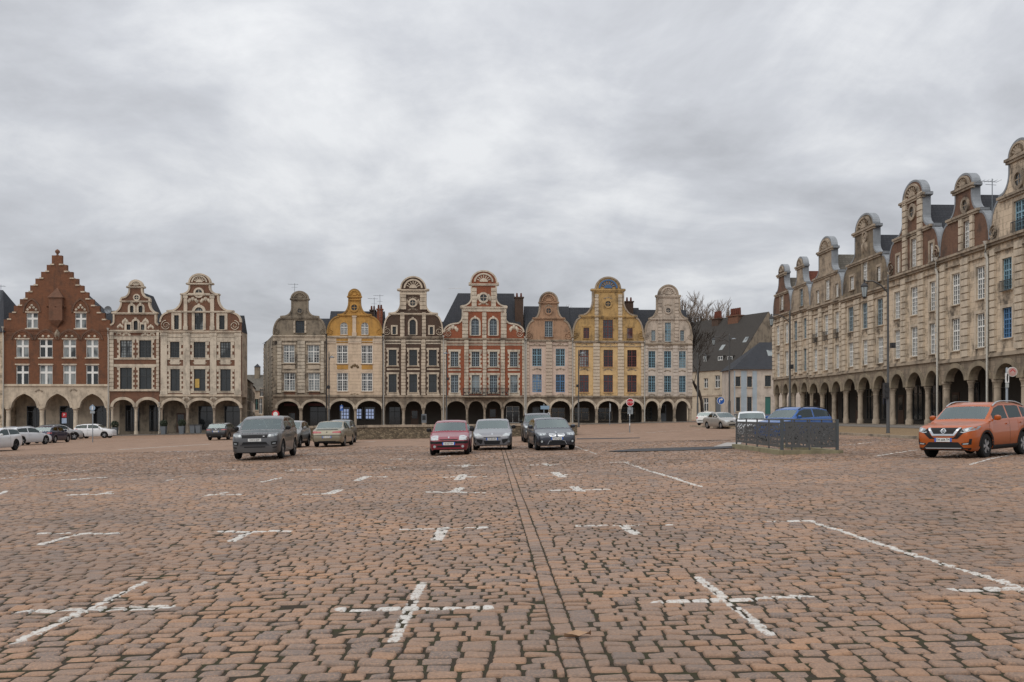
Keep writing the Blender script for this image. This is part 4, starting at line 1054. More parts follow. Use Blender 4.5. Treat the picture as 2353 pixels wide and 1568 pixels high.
# dark strip of asphalt and the thin far one
m_asph = m_plain('dark_asphalt', (.045, .045, .048, 1), .8, spec=.3, var=.3)
def sheet(name, px, m, h=.03):
    pts = [G(*p) for p in px]; b = MB(); b.add([(x, y, SL*x + h) for x, y in pts], [tuple(range(len(pts)))])
    return tag(b.build(name, m), kind='structure')
sheet('road_patch', [(1396, 1038.5), (1420, 1039.5), (1560, 1037), (1690, 1031), (1692, 1028.5), (1640, 1028), (1560, 1030), (1450, 1033.5)], m_asph)
sheet('road_patch', [(1325, 1010), (1400, 1009), (1470, 1007.5), (1470, 1006.3), (1400, 1007.2), (1325, 1008)], m_asph, .012)
sheet('road_patch', [(1640, 1027.6), (1700, 1026), (1704, 1018), (1670, 1018)], m_plain('pale_concrete', (.3, .28, .26, 1), .85, var=.15), .02)
sheet('gutter_patch', [(100, 1135), (210, 1128), (215, 1124), (150, 1127)], m_plain('dark_setts', (.09, .07, .055, 1), .7, var=.3), .02)  # thin sheet darker than the setts around it

# rubble retaining wall in front of the facing row
def rubble(name):
    t = NT(name); v = t.wallvec()
    vo = t.node('ShaderNodeTexVoronoi'); t.link(t.scale(v, (1, 1.8, 1)), vo.inputs['Vector']); vo.inputs['Scale'].default_value = 5.2
    ed = t.node('ShaderNodeTexVoronoi'); ed.feature = 'DISTANCE_TO_EDGE'; t.link(t.scale(v, (1, 1.8, 1)), ed.inputs['Vector']); ed.inputs['Scale'].default_value = 5.2
    sp = t.node('ShaderNodeSeparateColor'); t.link(vo.outputs['Color'], sp.inputs[0])
    col = t.ramp(sp.outputs[0], [(0, (.09, .07, .05, 1)), (.5, (.2, .155, .105, 1)), (1, (.34, .27, .18, 1))])
    col = t.mix(t.ramp(ed.outputs['Distance'], [(.02, (1, 1, 1, 1)), (.09, (0, 0, 0, 1))]), col, (.07, .06, .045, 1))
    col = t.mix(t.math('MULTIPLY', t.noise(t.obj, 1.2, 5, .7), .7), col, (.1, .08, .055, 1))
    t.bump(ed.outputs['Distance'], .9, .05)
    return t.out(col, .9, .2)
m_rub = rubble('rubble_stone')
xa, xb, yw = -15.6, 4.75, 72.5
rw = empty('retaining_wall', (xa, yw, gz(xa)), 0, 'low rubble stone wall with flat coping behind the parked cars', 'wall')
h0, h1 = .92, .92 - .021*(xb - xa) * .45
L_ = xb - xa
def wedge(b, x0, x1, y0, y1, za0, za1, zb0, zb1):
    vs = [(x0,y0,za0),(x1,y0,za1),(x1,y1,za1),(x0,y1,za0),(x0,y0,zb0),(x1,y0,zb1),(x1,y1,zb1),(x0,y1,zb0)]
    b.add(vs, [(0,3,2,1),(4,5,6,7),(0,1,5,4),(1,2,6,5),(2,3,7,6),(3,0,4,7)])
s_ = SL * L_
b = MB(); wedge(b, 0, L_, 0, .5, -.4, s_ - .4, h0, h1 + s_); b.box(L_ - .5, L_, .5, 14, -.4, h1 + s_ - .01); b.build('wall_face', m_rub, rw)
b = MB()
n = 17
for k in range(n):
    x0, x1 = L_*k/n + .01, L_*(k+1)/n - .01
    f = lambda x: h0 + (h1 + s_ - h0) * x / L_
    j = R.uniform(-.012, .012)
    wedge(b, x0 - (.06 if k == 0 else 0), x1 + (.06 if k == n-1 else 0), -.07, .56, f(x0)+j, f(x1)+j, f(x0) + .17 + j, f(x1) + .17 + j)
b.build('coping', M['stonegr'], rw)

# simple far building: walls, roof, windows
def far_house(name, label, corners, zb, ze, ridge, wallm, roofm, wins, ridge_in=.5, extra=None, cat='house', eave=.25):
    """corners: front-left and front-right plan points; the body goes straight back"""
    (x0, y0), (x1, y1) = corners
    L = math.hypot(x1-x0, y1-y0); rz = math.atan2(y1-y0, x1-x0)
    root = empty(name, (x0, y0, zb), rz, label, cat)
    H = ze - zb; D = ridge['d']
    b = MB(); b.prism([(0, -1), (L, -1), (L, H), (0, H)], [[(w[0], w[1]), (w[0]+w[2], w[1]), (w[0]+w[2], w[1]+w[3]), (w[0], w[1]+w[3])] for w in wins], 0, .3)
    b.box(.01, L-.01, .302, D, -1, H - .01)
    if ridge.get('gable_wall'):
        b.add([(L-.02, 0, H), (L-.02, D, H), (L-.02, D/2, ridge['z']-zb-.05), (L-.3, 0, H), (L-.3, D, H), (L-.3, D/2, ridge['z']-zb-.05)], [(0,1,2), (5,4,3), (0,2,5,3), (2,1,4,5)])
    b.build('wall', wallm, root)
    zr = ridge['z'] - zb; hl, hr = ridge.get('hl', 0), ridge.get('hr', 0)
    b = MB(); b.add([(-eave, -eave, H), (L+eave*(hr > 0), -eave, H), (L+eave*(hr > 0), D+eave, H), (-eave, D+eave, H), (hl - (eave if not hl else 0), D/2, zr), (L-hr, D/2, zr)],
        [(0,1,5,4), (2,3,4,5), (1,2,5), (3,0,4), (3,2,1,0)])
    rf = b.build('roof', roofm, root)
    for w in wins:
        fm = M[w[4]] if len(w) > 4 else M['white']
        if len(w) > 5 and w[5] == 'door':
            b = MB(); b.box(w[0], w[0]+w[2], .15, .25, w[1], w[1]+w[3]); d_ = b.build('door', fm, root); continue
        window(root, (w[0], w[0]+w[2], w[1], w[1]+w[3], False), 'p', fm, M['glass'], .18, 'hood' if len(w) <= 6 else None, M['stone'], .1, .04)
    return root, rf, L, H
m_beige = m_stucco('beige_render', (.55, .47, .36, 1), .15); m_pblue = m_stucco('pale_blue_render', (.4, .47, .52, 1), .1)
def Z6(x, y, Z): return at(x/4.347 + 1536.8, y/4.347 + 674.3, Z)
EX, EY = .436, -.9
LB = 33.0
fr = (37.4, 168.0)                                     # front right corner; the front runs back to the left
A1 = (fr[0] - EX*LB, fr[1] - EY*LB); rowB = Row(A1, (EX, EY))
zb = gz(32)
def Q6(x, y): u, z = rowB.uz(x/4.347 + 1536.8, y/4.347 + 674.3); return u, z - zb
H1 = Q6(640, 760)[1]
def rect(x0, x1, y0, y1, *m):
    u0, u1 = Q6(x0, 900)[0], Q6(x1, 900)[0]; xm = (x0 + x1) / 2
    z0, z1 = Q6(xm, y1)[1], Q6(xm, y0)[1]
    return (u0, z0, u1 - u0, z1 - z0) + m
r1, rf, L1, H1 = far_house('town_house', 'beige two-storey house with a big brown tiled roof and dormers behind the bare tree', [A1, fr], zb, H1 + zb,
    dict(d=15, z=19.3, hl=0, gable_wall=1), m_beige, M['slatebr'],
    [rect(350, 390, 850, 945), rect(460, 510, 820, 945), rect(563, 605, 810, 945), rect(345, 395, 1045, 1180), rect(462, 518, 1040, 1208, 'grey', 'door'), rect(560, 600, 1035, 1208, 'grey', 'door')])
b = MB(); b.add([(L1+.02, -.1, H1), (L1+.02, 15.1, H1), (L1+.02, 7.5, 19.3 - zb + .05), (L1+.02, -.05, -.5), (L1+.02, 15, -.5)], [(0, 1, 2), (3, 4, 1, 0)]); b.build('gable_end', M['stonedk'], r1)
b = MB(); z_ = Q6(500, 1012)[1]; b.box(0, L1, -.12, 0, z_ - .15, z_ + .15); b.build('wall_band', M['stone'], r1)
for x0, x1 in ((290, 328), (435, 490), (530, 585)):
    u0, z0, w_, h_ = rect(x0, x1, 620, 728); 
    b = MB(); b.box(u0, u0 + w_, 1.2, 5, z0 - .5, z0 + h_); d_ = b.build('dormer', M['slatebr'], r1)
    window(d_, (u0 + .12, u0 + w_ - .12, z0, z0 + h_ - .12, False), 'p', M['white'], M['glass'], 1.17)
rowG = Row((A1[0] + .9*7, A1[1] + .436*7), (EX, EY))
for x0, x1, yt, mm in ((455, 520, 262, 'brickdk'), (615, 715, 232, 'brickbr')):
    u0, u1 = [rowG.uz(x/4.347 + 1536.8, 900)[0] for x in (x0, x1)]; zt = rowG.uz((x0+x1)/2/4.347 + 1536.8, yt/4.347 + 674.3)[1] - zb
    b = MB(); b.box(u0, u1, 6.4, 7.8, H1, zt); b.box(u0-.15, u1+.15, 6.25, 7.95, zt, zt+.2); ch = b.build('chimney', M[mm], rf)
    b = MB(); n = 5
    for j in range(n): b.lathe([(.2, zt+.2), (.22, zt+.6), (.17, zt+1.5)], u0 + (u1-u0)*(j+.5)/n, 7.1, 8)
    b.build('chimney_pots', M['redtile'], ch)
for (x, y, dd) in ((500, 535, 2.6), (735, 420, 3.4)):
    rr = Row((A1[0] + .9*dd, A1[1] + .436*dd), (EX, EY)); u = rr.uz(x/4.347 + 1536.8, 900)[0]
    fz = lambda d0: (19.3 - zb - H1) * (d0 + .25) / 7.75 + H1
    b = MB(); u = min(u, L1 - 1.4)
    b.add([(u, dd, fz(dd)+.08), (u+1, dd, fz(dd)+.08), (u+1, dd+.7, fz(dd+.7)+.08), (u, dd+.7, fz(dd+.7)+.08), (u, dd, fz(dd)-.1), (u+1, dd, fz(dd)-.1), (u+1, dd+.7, fz(dd+.7)-.1), (u, dd+.7, fz(dd+.7)-.1)], [(0,1,2,3), (0,4,5,1), (1,5,6,2), (2,6,7,3), (3,7,4,0)])
    b.build('skylight', M['glass_c'], rf)
# pale blue corner house with a hipped roof
Z2 = 158.0
a, c = Z6(650, 1200, Z2), Z6(1060, 1200, Z2)
zb = gz(a.x); k = lambda x: Z6(x, 0, Z2).x - a.x; zz = lambda y: Z6(800, y, Z2).z - zb
wl = [(k(x0), zz(y1), k(x1)-k(x0), zz(y0)-zz(y1), 'dkframe') for x0, x1, y0, y1 in ((668, 715, 832, 930), (783, 830, 832, 935), (960, 1020, 822, 930), (672, 712, 1040, 1178), (783, 828, 1036, 1178))]
r2, rf2, L2, H2 = far_house('corner_house', 'pale blue and white house with hipped slate roof and green door', [(a.x, Z2), (c.x + 6, Z2)], zb, Z6(800, 760, Z2).z,
    dict(d=9, z=Z6(900, 490, Z2 + 4.5).z, hl=5.2, hr=5), M['whiter'], M['slate'], wl + [(k(962), 0, k(1018)-k(962), zz(1034), 'green', 'door')], eave=.35)
b = MB()
for x0, x1 in ((650, 664), (722, 778), (836, 880)): b.box(max(k(x0), 0.01), k(x1), -.03, .01, zz(1190), zz(775))
b.build('wall_panel', m_pblue, r2)
b = MB(); b.box(.02, L2, -.08, .01, -.8, zz(1205)); b.build('plinth', M['grey'], r2)
p = Z6(985, 655, Z2 + 2.4); b = MB(); f2 = lambda d0: H2 + (Z6(900, 490, Z2+4.5).z - zb - H2) * (d0 + .35) / 4.85
u = p.x - a.x; b.add([(u, 2, f2(2)+.08), (u+1, 2, f2(2)+.08), (u+1, 3, f2(3)+.08), (u, 3, f2(3)+.08), (u, 2, f2(2)-.1), (u+1, 2, f2(2)-.1), (u+1, 3, f2(3)-.1), (u, 3, f2(3)-.1)], [(0,1,2,3), (0,4,5,1), (1,5,6,2), (2,6,7,3), (3,7,4,0)]); b.build('skylight', M['glass_c'], rf2)
# house at the very left edge
pA = row_pt(rowL, rowL.uz(8.2, 900)[0] - 16, 0); pB = row_pt(rowL, rowL.uz(8.2, 900)[0] - .02, 0)
zb = gz(pB[0]); 
r0, rf0, L0, H0 = far_house('roadside_house', 'cream stone house with a slate roof cut off by the left picture edge', [pA, pB], zb, at(5, 765, 124).z, dict(d=11, z=at(5, 668, 129).z, hl=0, hr=2.6), M['ashlar'], M['slate'],
    [(L0_, z0_, 1.2, 2.2) for L0_ in (2, 6, 10, 13.6) for z0_ in (4.6, 8.4)])
# street between the two rows, with a turret at its end
Z3 = 205.0
def Z7(x, y, Z=Z3): return at(x/9.994 + 541.0, y/9.994 + 831.1, Z)   # zoom of the gap
a, c = Z7(330, 1260), Z7(700, 1260); zb = gz(a.x); k = lambda x: Z7(x, 0).x - a.x; zz = lambda y: Z7(400, y).z - zb
r3, rf3, L3, H3 = far_house('street_house', 'grey stone house with a lichened slate roof closing the narrow side street', [(a.x - 3, Z3), (c.x, Z3)], zb, zz(670) + zb, dict(d=12, z=Z7(0, 305, Z3 + 6).z), M['stonegr'], M['slatest'],
    [(3 + k(430), zz(1110), .9, zz(860) - zz(1110), 'green'), (3 + k(560), zz(800), .8, 1.6), (3 + k(540), zz(1200), .7, 3.2, 'white')])
tu = empty('roof_turret', tuple(Z7(505, 305, Z3 + 5) - Vector((0, 0, 1.5))), 0, 'small slate-capped turret standing on the far roof in the side street', 'turret')
w = (Z7(570, 0, Z3+5).x - Z7(448, 0, Z3+5).x) / 2; ht = Z7(0, 130, Z3+5).z - Z7(0, 305, Z3+5).z + 1.5; hp = Z7(0, 50, Z3+5).z - Z7(0, 130, Z3+5).z
b = MB(); b.box(-w*.9, w*.9, -w*.9, w*.9, 0, ht); b.build('turret_wall', M['stonedk'], tu)
b = MB(); b.add([(-w*1.1,-w*1.1,ht), (w*1.1,-w*1.1,ht), (w*1.1,w*1.1,ht), (-w*1.1,w*1.1,ht), (0,0,ht+hp)], [(0,1,4), (1,2,4), (2,3,4), (3,0,4), (3,2,1,0)]); b.build('turret_roof', M['slate'], tu)
# side street houses, seen edge on
def lane_house(label, x0, x1, ya, yb, Za, Zb, ztop_a, ztop_b, m, roofm, name='lane_house'):
    p, q = at(x0, 900, Za), at(x1, 900, Zb); rz = math.atan2(q.y - p.y, q.x - p.x); L = math.hypot(q.x - p.x, q.y - p.y)
    zb = gz(p.x); root = empty(name, (p.x, p.y, zb), rz, label, 'house')
    za, zbb = at(x0, ztop_a, Za).z - zb, at(x1, ztop_b, Zb).z - zb
    sgn = 1 if x0 < x1 else -1                         # body lies to the left of the lane's left side
    H = min(za, zbb)
    b = MB(); b.box(0, L, 0, 5 * sgn, -1, H); b.build('wall', m, root)
    b = MB(); y_ = 5 * sgn; b.add([(0, -.25*sgn, H), (L, -.25*sgn, H), (L, y_, H + 3.4), (0, y_, H + 3.4), (0, y_, H), (L, y_, H)], [(0,1,2,3), (0,3,4), (1,5,2), (0,4,5,1), (4,3,2,5)]); b.build('roof', roofm, root)
    for j in range(int(L / 3.2)):
        for zf in (1.0, 4.4, 7.6):
            if zf + 1.8 > H: continue
            u = 1 + 3.2*j; b = MB(); b.box(u, u + 1.1, -.03*sgn, .1*sgn, zf, zf + 1.8); w_ = b.build('window', M['glass'], root)
            b = MB(); b.box(u-.12, u+1.22, -.07*sgn, .0, zf-.14, zf-.01); b.box(u-.12, u+1.22, -.07*sgn, .0, zf+1.81, zf+1.98); b.box(u+.5, u+.6, -.06*sgn, -.031*sgn, zf, zf+1.8); b.build('frame', M['stonew'], w_)
    return root
lane_house('narrow timber-brown lane house just right of the white corner house', 560, 581, 0, 0, 131, 160, 868, 866, M['stonedk'], M['slatebr'])
lane_house('pale stone lane house with white window bands deeper in the side street', 581, 586, 0, 0, 160.5, 182, 888, 895, M['stone'], M['slate'])
# flank of the grey corner house along the street
root = [o for o in C.objects if o.get('label', '').startswith('sooty grey stone corner')][0]
p0 = at(627, 900, 139.1); p1 = at(606, 900, 153.5)
inv = Matrix.Translation(root.location) @ Matrix.Rotation(rowC.rz, 4, 'Z'); inv.invert()
q0, q1 = inv @ Vector((p0.x, p0.y, 0)), inv @ Vector((p1.x, p1.y, 0))
zt0 = at(627, 770, 139.1).z - root.location.z; zt1 = zt0 - .3
b = MB()
b.add([(-.01, .02, -.5), (q1.x, q1.y, -.5), (-.01, q1.y, -.5), (-.01, .02, zt0), (q1.x, q1.y, zt1), (-.01, q1.y, zt0)], [(0,3,4,1), (3,5,4), (1,4,5,2), (0,1,2), (2,5,3,0)])
b.build('flank_wall', M['stonedk'], root)
for i_ in range(3):
    b = MB()
    for j in range(22):
        z = .4 + j * .55
        ta, tb = ((.005, .1 if j % 2 else .16), (.42, .5), (.9, .99))[i_]
        x0, y0, x1, y1 = -.01 + (q1.x+.01)*ta, .02 + (q1.y-.02)*ta, -.01 + (q1.x+.01)*tb, .02 + (q1.y-.02)*tb
        b.add([(x0-.07, y0-.02, z), (x1-.07, y1-.02, z), (x1-.07, y1-.02, z+.38), (x0-.07, y0-.02, z+.38), (x0+.02, y0, z), (x1+.02, y1, z), (x1+.02, y1, z+.38), (x0+.02, y0, z+.38)], [(0,3,2,1), (0,1,5,4), (3,7,6,2), (1,2,6,5), (0,4,7,3)])
    b.build('quoin_strip', M['stonegr'], root)
b = MB(); b.add([(.3, .4, zt0 + .02), (q1.x - .3, q1.y, zt1 + .02), (3.5, q1.y, zt0 + 3.4), (3.2, 5, zt0 + 3.4)], [(0, 1, 2, 3)]); b.add([(.3,.41,zt0-.1), (3.2,5,zt0-.1), (3.5,q1.y,zt0-.1)], [(0,1,2)]); b.build('flank_roof', M['slate'], root)

# ------------------------------------------------------------------ bare trees
def tree(name, label, base, h, spread, seed, levels=6, r0=.28, fork=.35, m=None, lean=(0, 0)):
    rn = random.Random(seed); root = empty(name, base, 0, label, 'tree', None)
    tr, cr = MB(), MB()
    def grow(p, d, l, r, lev):
        r = max(r, .036)
        pts, rs = [p], [r]
        n = 3
        for i in range(n):
            d = (d + Vector((rn.uniform(-.16, .16), rn.uniform(-.16, .16), rn.uniform(-.02, .12)))).normalized()
            p = p + d * l / n; pts.append(p); rs.append(r * (1 - .38 * (i + 1) / n))
        (tr if lev == 0 else cr).tube(pts, rs, 7 if lev < 2 else (5 if lev < 4 else 3), cap=False)
        if lev >= levels: return
        nb = rn.choice((3, 3, 4)) if levels > 5 and lev < 3 else (rn.choice((2, 3, 3)) if lev < levels - 1 else 3)
        for k in range(nb):
            ax = Vector((rn.uniform(-1, 1), rn.uniform(-1, 1), rn.uniform(-.25, .5)))
            nd = (d + ax * spread * rn.uniform(.5, 1.1)).normalized()
            q = pts[-1] if k < 2 else pts[-2]
            grow(q, nd, l * rn.uniform(.62, .86), rs[-1] * rn.uniform(.6, .85), lev + 1)
    grow(Vector((0, 0, -.2)), Vector((lean[0], lean[1], 1)).normalized(), h * fork, r0, 0)
    tr.build('trunk', m, root, 80); cr.build('crown', m, root, 80)
    return root
m_bark = m_plain('dark_bark', (.06, .05, .042, 1), .9, spec=.2, var=.3, vs=8)
m_twig = m_plain('brown_twigs', (.17, .13, .1, 1), .9, spec=.2, var=.3)
p = at(1617, 983, 149); tree('bare_tree', 'dark bare pruned tree leaning beside the white facing house', (p.x, p.y, gz(p.x)), 13.0, .8, 3, 6, .3, .38, m_bark, (-.03, 0))
p = at(1603, 983, 195); tree('bare_tree', 'bare twiggy tree rising behind the brown roofs', (p.x, p.y, gz(p.x)), 21.5, .7, 11, 7, .5, .32, m_twig)
p = at(1630, 983, 207); tree('bare_tree', 'smaller bare twiggy tree right of the taller one behind the brown roofs', (p.x, p.y, gz(p.x)), 20.5, .7, 5, 7, .45, .33, m_twig)
p = at(1290, 983, 200); tree('bare_tree', 'bare treetop just showing over the slate roof by the pink gable', (p.x, p.y, gz(p.x)), 18.5, .55, 8, 6, .45, .36, m_twig)
# ------------------------------------------------------------------ cars
def car_glass(name, tint, k):
    t = NT(name); n = t.n; out = n['Material Output']
    tr = t.node('ShaderNodeBsdfTransparent'); tr.inputs['Color'].default_value = tint
    gl = t.node('ShaderNodeBsdfGlossy'); gl.inputs['Color'].default_value = (.78, .9, .89, 1); gl.inputs['Roughness'].default_value = .03
    fr = t.node('ShaderNodeFresnel'); fr.inputs['IOR'].default_value = 1.5
    f = t.math('ADD', t.math('MULTIPLY', fr.outputs[0], 1.0), k, True)
    mx = t.node('ShaderNodeMixShader'); t.link(f, mx.inputs[0]); t.link(tr.outputs[0], mx.inputs[1]); t.link(gl.outputs[0], mx.inputs[2])
    t.link(mx.outputs[0], out.inputs[0]); n.remove(t.p)
    return t.mat
CM = dict(glass=car_glass('car_side_glass', (.42, .47, .46, 1), .01), wglass=car_glass('car_windscreen_glass', (.6, .68, .66, 1), .15), trimc=m_plain('dark_upholstery', (.03, .031, .033, 1), .85, spec=.2), black=m_plain('black_plastic', (.013, .013, .014, 1), .6, spec=.25, var=.2), tyre=m_plain('tyre_rubber', (.016, .016, .016, 1), .85, spec=.2),
    rim=m_plain('alloy_rim', (.35, .36, .37, 1), .35, .8), dkrim=m_plain('dark_rim', (.05, .05, .055, 1), .4, .6), chrome=m_plain('chrome_trim', (.62, .63, .64, 1), .15, 1.0), lamp=m_plain('headlight_glass', (.36, .39, .4, 1), .12, spec=.8, coat=1, var=.35, vs=14),
    dlamp=m_plain('dark_headlight_glass', (.15, .17, .18, 1), .12, spec=.8, coat=1, var=.6, vs=18), bulb=m_plain('lamp_reflector', (.5, .53, .54, 1), .3, .2), red=m_plain('tail_light', (.32, .012, .015, 1), .2, coat=1, var=.3, vs=12), amber=m_plain('amber_lens', (.5, .19, .02, 1), .25),
    plate=m_plain('plate_white', (.7, .7, .68, 1), .5), blue=m_plain('plate_blue', (.02, .1, .42, 1), .5), ink=m_plain('plate_ink', (.012, .012, .014, 1), .6), seam=m_plain('door_seam', (.012, .012, .012, 1), .9), satin=m_plain('satin_silver', (.45, .46, .47, 1), .35, .8))
SHAPES = {   # top line, cowl, top of windscreen, end of roof glass, foot of rear window
 'hatch': dict(L=3.8, H=1.42, T=[(0, .58), (.05, .68), (.22, .76), (1.0, .93), (1.06, .97), (1.78, 1.36), (2.2, 1.42), (2.8, 1.41), (3.3, 1.34), (3.6, 1.0), (3.72, .93), (3.8, .62)], cowl=1.06, wt=1.72, rr=3.3, rf=3.6, belt=.98),
 'coupe': dict(L=4.3, H=1.42, T=[(0, .6), (.06, .7), (.3, .79), (1.15, .95), (1.22, .98), (2.05, 1.36), (2.5, 1.42), (3.0, 1.39), (3.6, 1.22), (4.0, 1.03), (4.2, .97), (4.3, .62)], cowl=1.22, wt=2.0, rr=3.05, rf=3.95, belt=1.02),
 'sedan': dict(L=4.6, H=1.43, T=[(0, .58), (.06, .67), (.3, .76), (1.22, .94), (1.3, .97), (2.08, 1.36), (2.5, 1.43), (3.1, 1.4), (3.85, 1.04), (4.0, 1.02), (4.4, .99), (4.53, .9), (4.6, .62)], cowl=1.3, wt=2.03, rr=3.15, rf=3.85, belt=.96),
 'wagon': dict(L=4.7, H=1.46, T=[(0, .58), (.06, .67), (.3, .76), (1.22, .94), (1.3, .97), (2.02, 1.38), (2.5, 1.46), (3.6, 1.43), (4.15, 1.36), (4.48, 1.02), (4.6, .93), (4.7, .62)], cowl=1.3, wt=1.97, rr=4.15, rf=4.48, belt=1.0),
 'suv': dict(L=4.6, H=1.7, T=[(0, .74), (.05, .9), (.25, 1.0), (1.05, 1.12), (1.12, 1.16), (1.78, 1.6), (2.2, 1.69), (3.4, 1.68), (4.1, 1.58), (4.42, 1.16), (4.53, 1.05), (4.6, .68)], cowl=1.12, wt=1.72, rr=4.1, rf=4.42, belt=1.16),
 'boxsuv': dict(L=4.85, H=1.78, T=[(0, .86), (.04, 1.0), (.2, 1.09), (1.2, 1.17), (1.28, 1.2), (1.85, 1.66), (2.25, 1.76), (3.5, 1.77), (4.4, 1.66), (4.68, 1.2), (4.8, 1.08), (4.85, .7)], cowl=1.28, wt=1.8, rr=4.4, rf=4.68, belt=1.2),
}
def mirror(pl): return [(-y, z) for y, z in pl][::-1]
WHEELS = {}
def wheel_meshes(r, w, style):
    key = (round(r, 3), style)
    if key in WHEELS: return WHEELS[key]
    rot = Matrix.Rotation(PI/2, 4, 'X')                 # axle along y, outer face towards -y
    b = MB(); b.lathe([(r*.62, -w/2), (r*.9, -w/2), (r, -w*.32), (r, w*.32), (r*.9, w/2), (r*.62, w/2), (r*.6, w*.2)], n=30)
    o = b.build('tyre', CM['tyre'], smooth=40); o.data.transform(rot); ty = o.data; bpy.data.objects.remove(o)
    b = MB(); b.lathe([(.02, w*.02), (r*.61, w*.02), (r*.66, w*.46), (r*.62, w*.5), (r*.58, w*.42), (r*.57, w*.1)], n=30, m=1)
    ns = 5 if style != 'many' else 9
    for k in range(ns):
        a = 2*PI*k/ns
        for da in ((-.16, .16) if style == 'double' else (0,)):
            c, s_ = math.cos(a + da), math.sin(a + da); c2, s2 = math.cos(a + da*.5), math.sin(a + da*.5)
            h = r*.055 if style != 'five' else r*.09
            vs = []
            for (q, rr, hh) in (((c2, s2), r*.1, h*1.3), ((c, s_), r*.62, h)):
                for sg in (-1, 1):
                    for zz_ in (w*.2, w*.44): vs.append((q[0]*rr - q[1]*hh*sg, q[1]*rr + q[0]*hh*sg, zz_))
            b.add(vs, [(0,1,3,2), (4,6,7,5), (0,4,5,1), (2,3,7,6), (1,5,7,3), (0,2,6,4)])
    b.lathe([(.02, w*.46), (r*.15, w*.46), (r*.16, w*.2)], n=12)
    if style == 'cap': b.lathe([(.01, w*.47), (r*.5, w*.45), (r*.6, w*.4), (r*.6, w*.3)], n=24)
    o = b.build('rim', [CM['dkrim'] if style == 'darkr' else CM['rim'], CM['black']], smooth=40); o.data.transform(rot); rm = o.data; bpy.data.objects.remove(o)
    WHEELS[key] = (ty, rm); return ty, rm

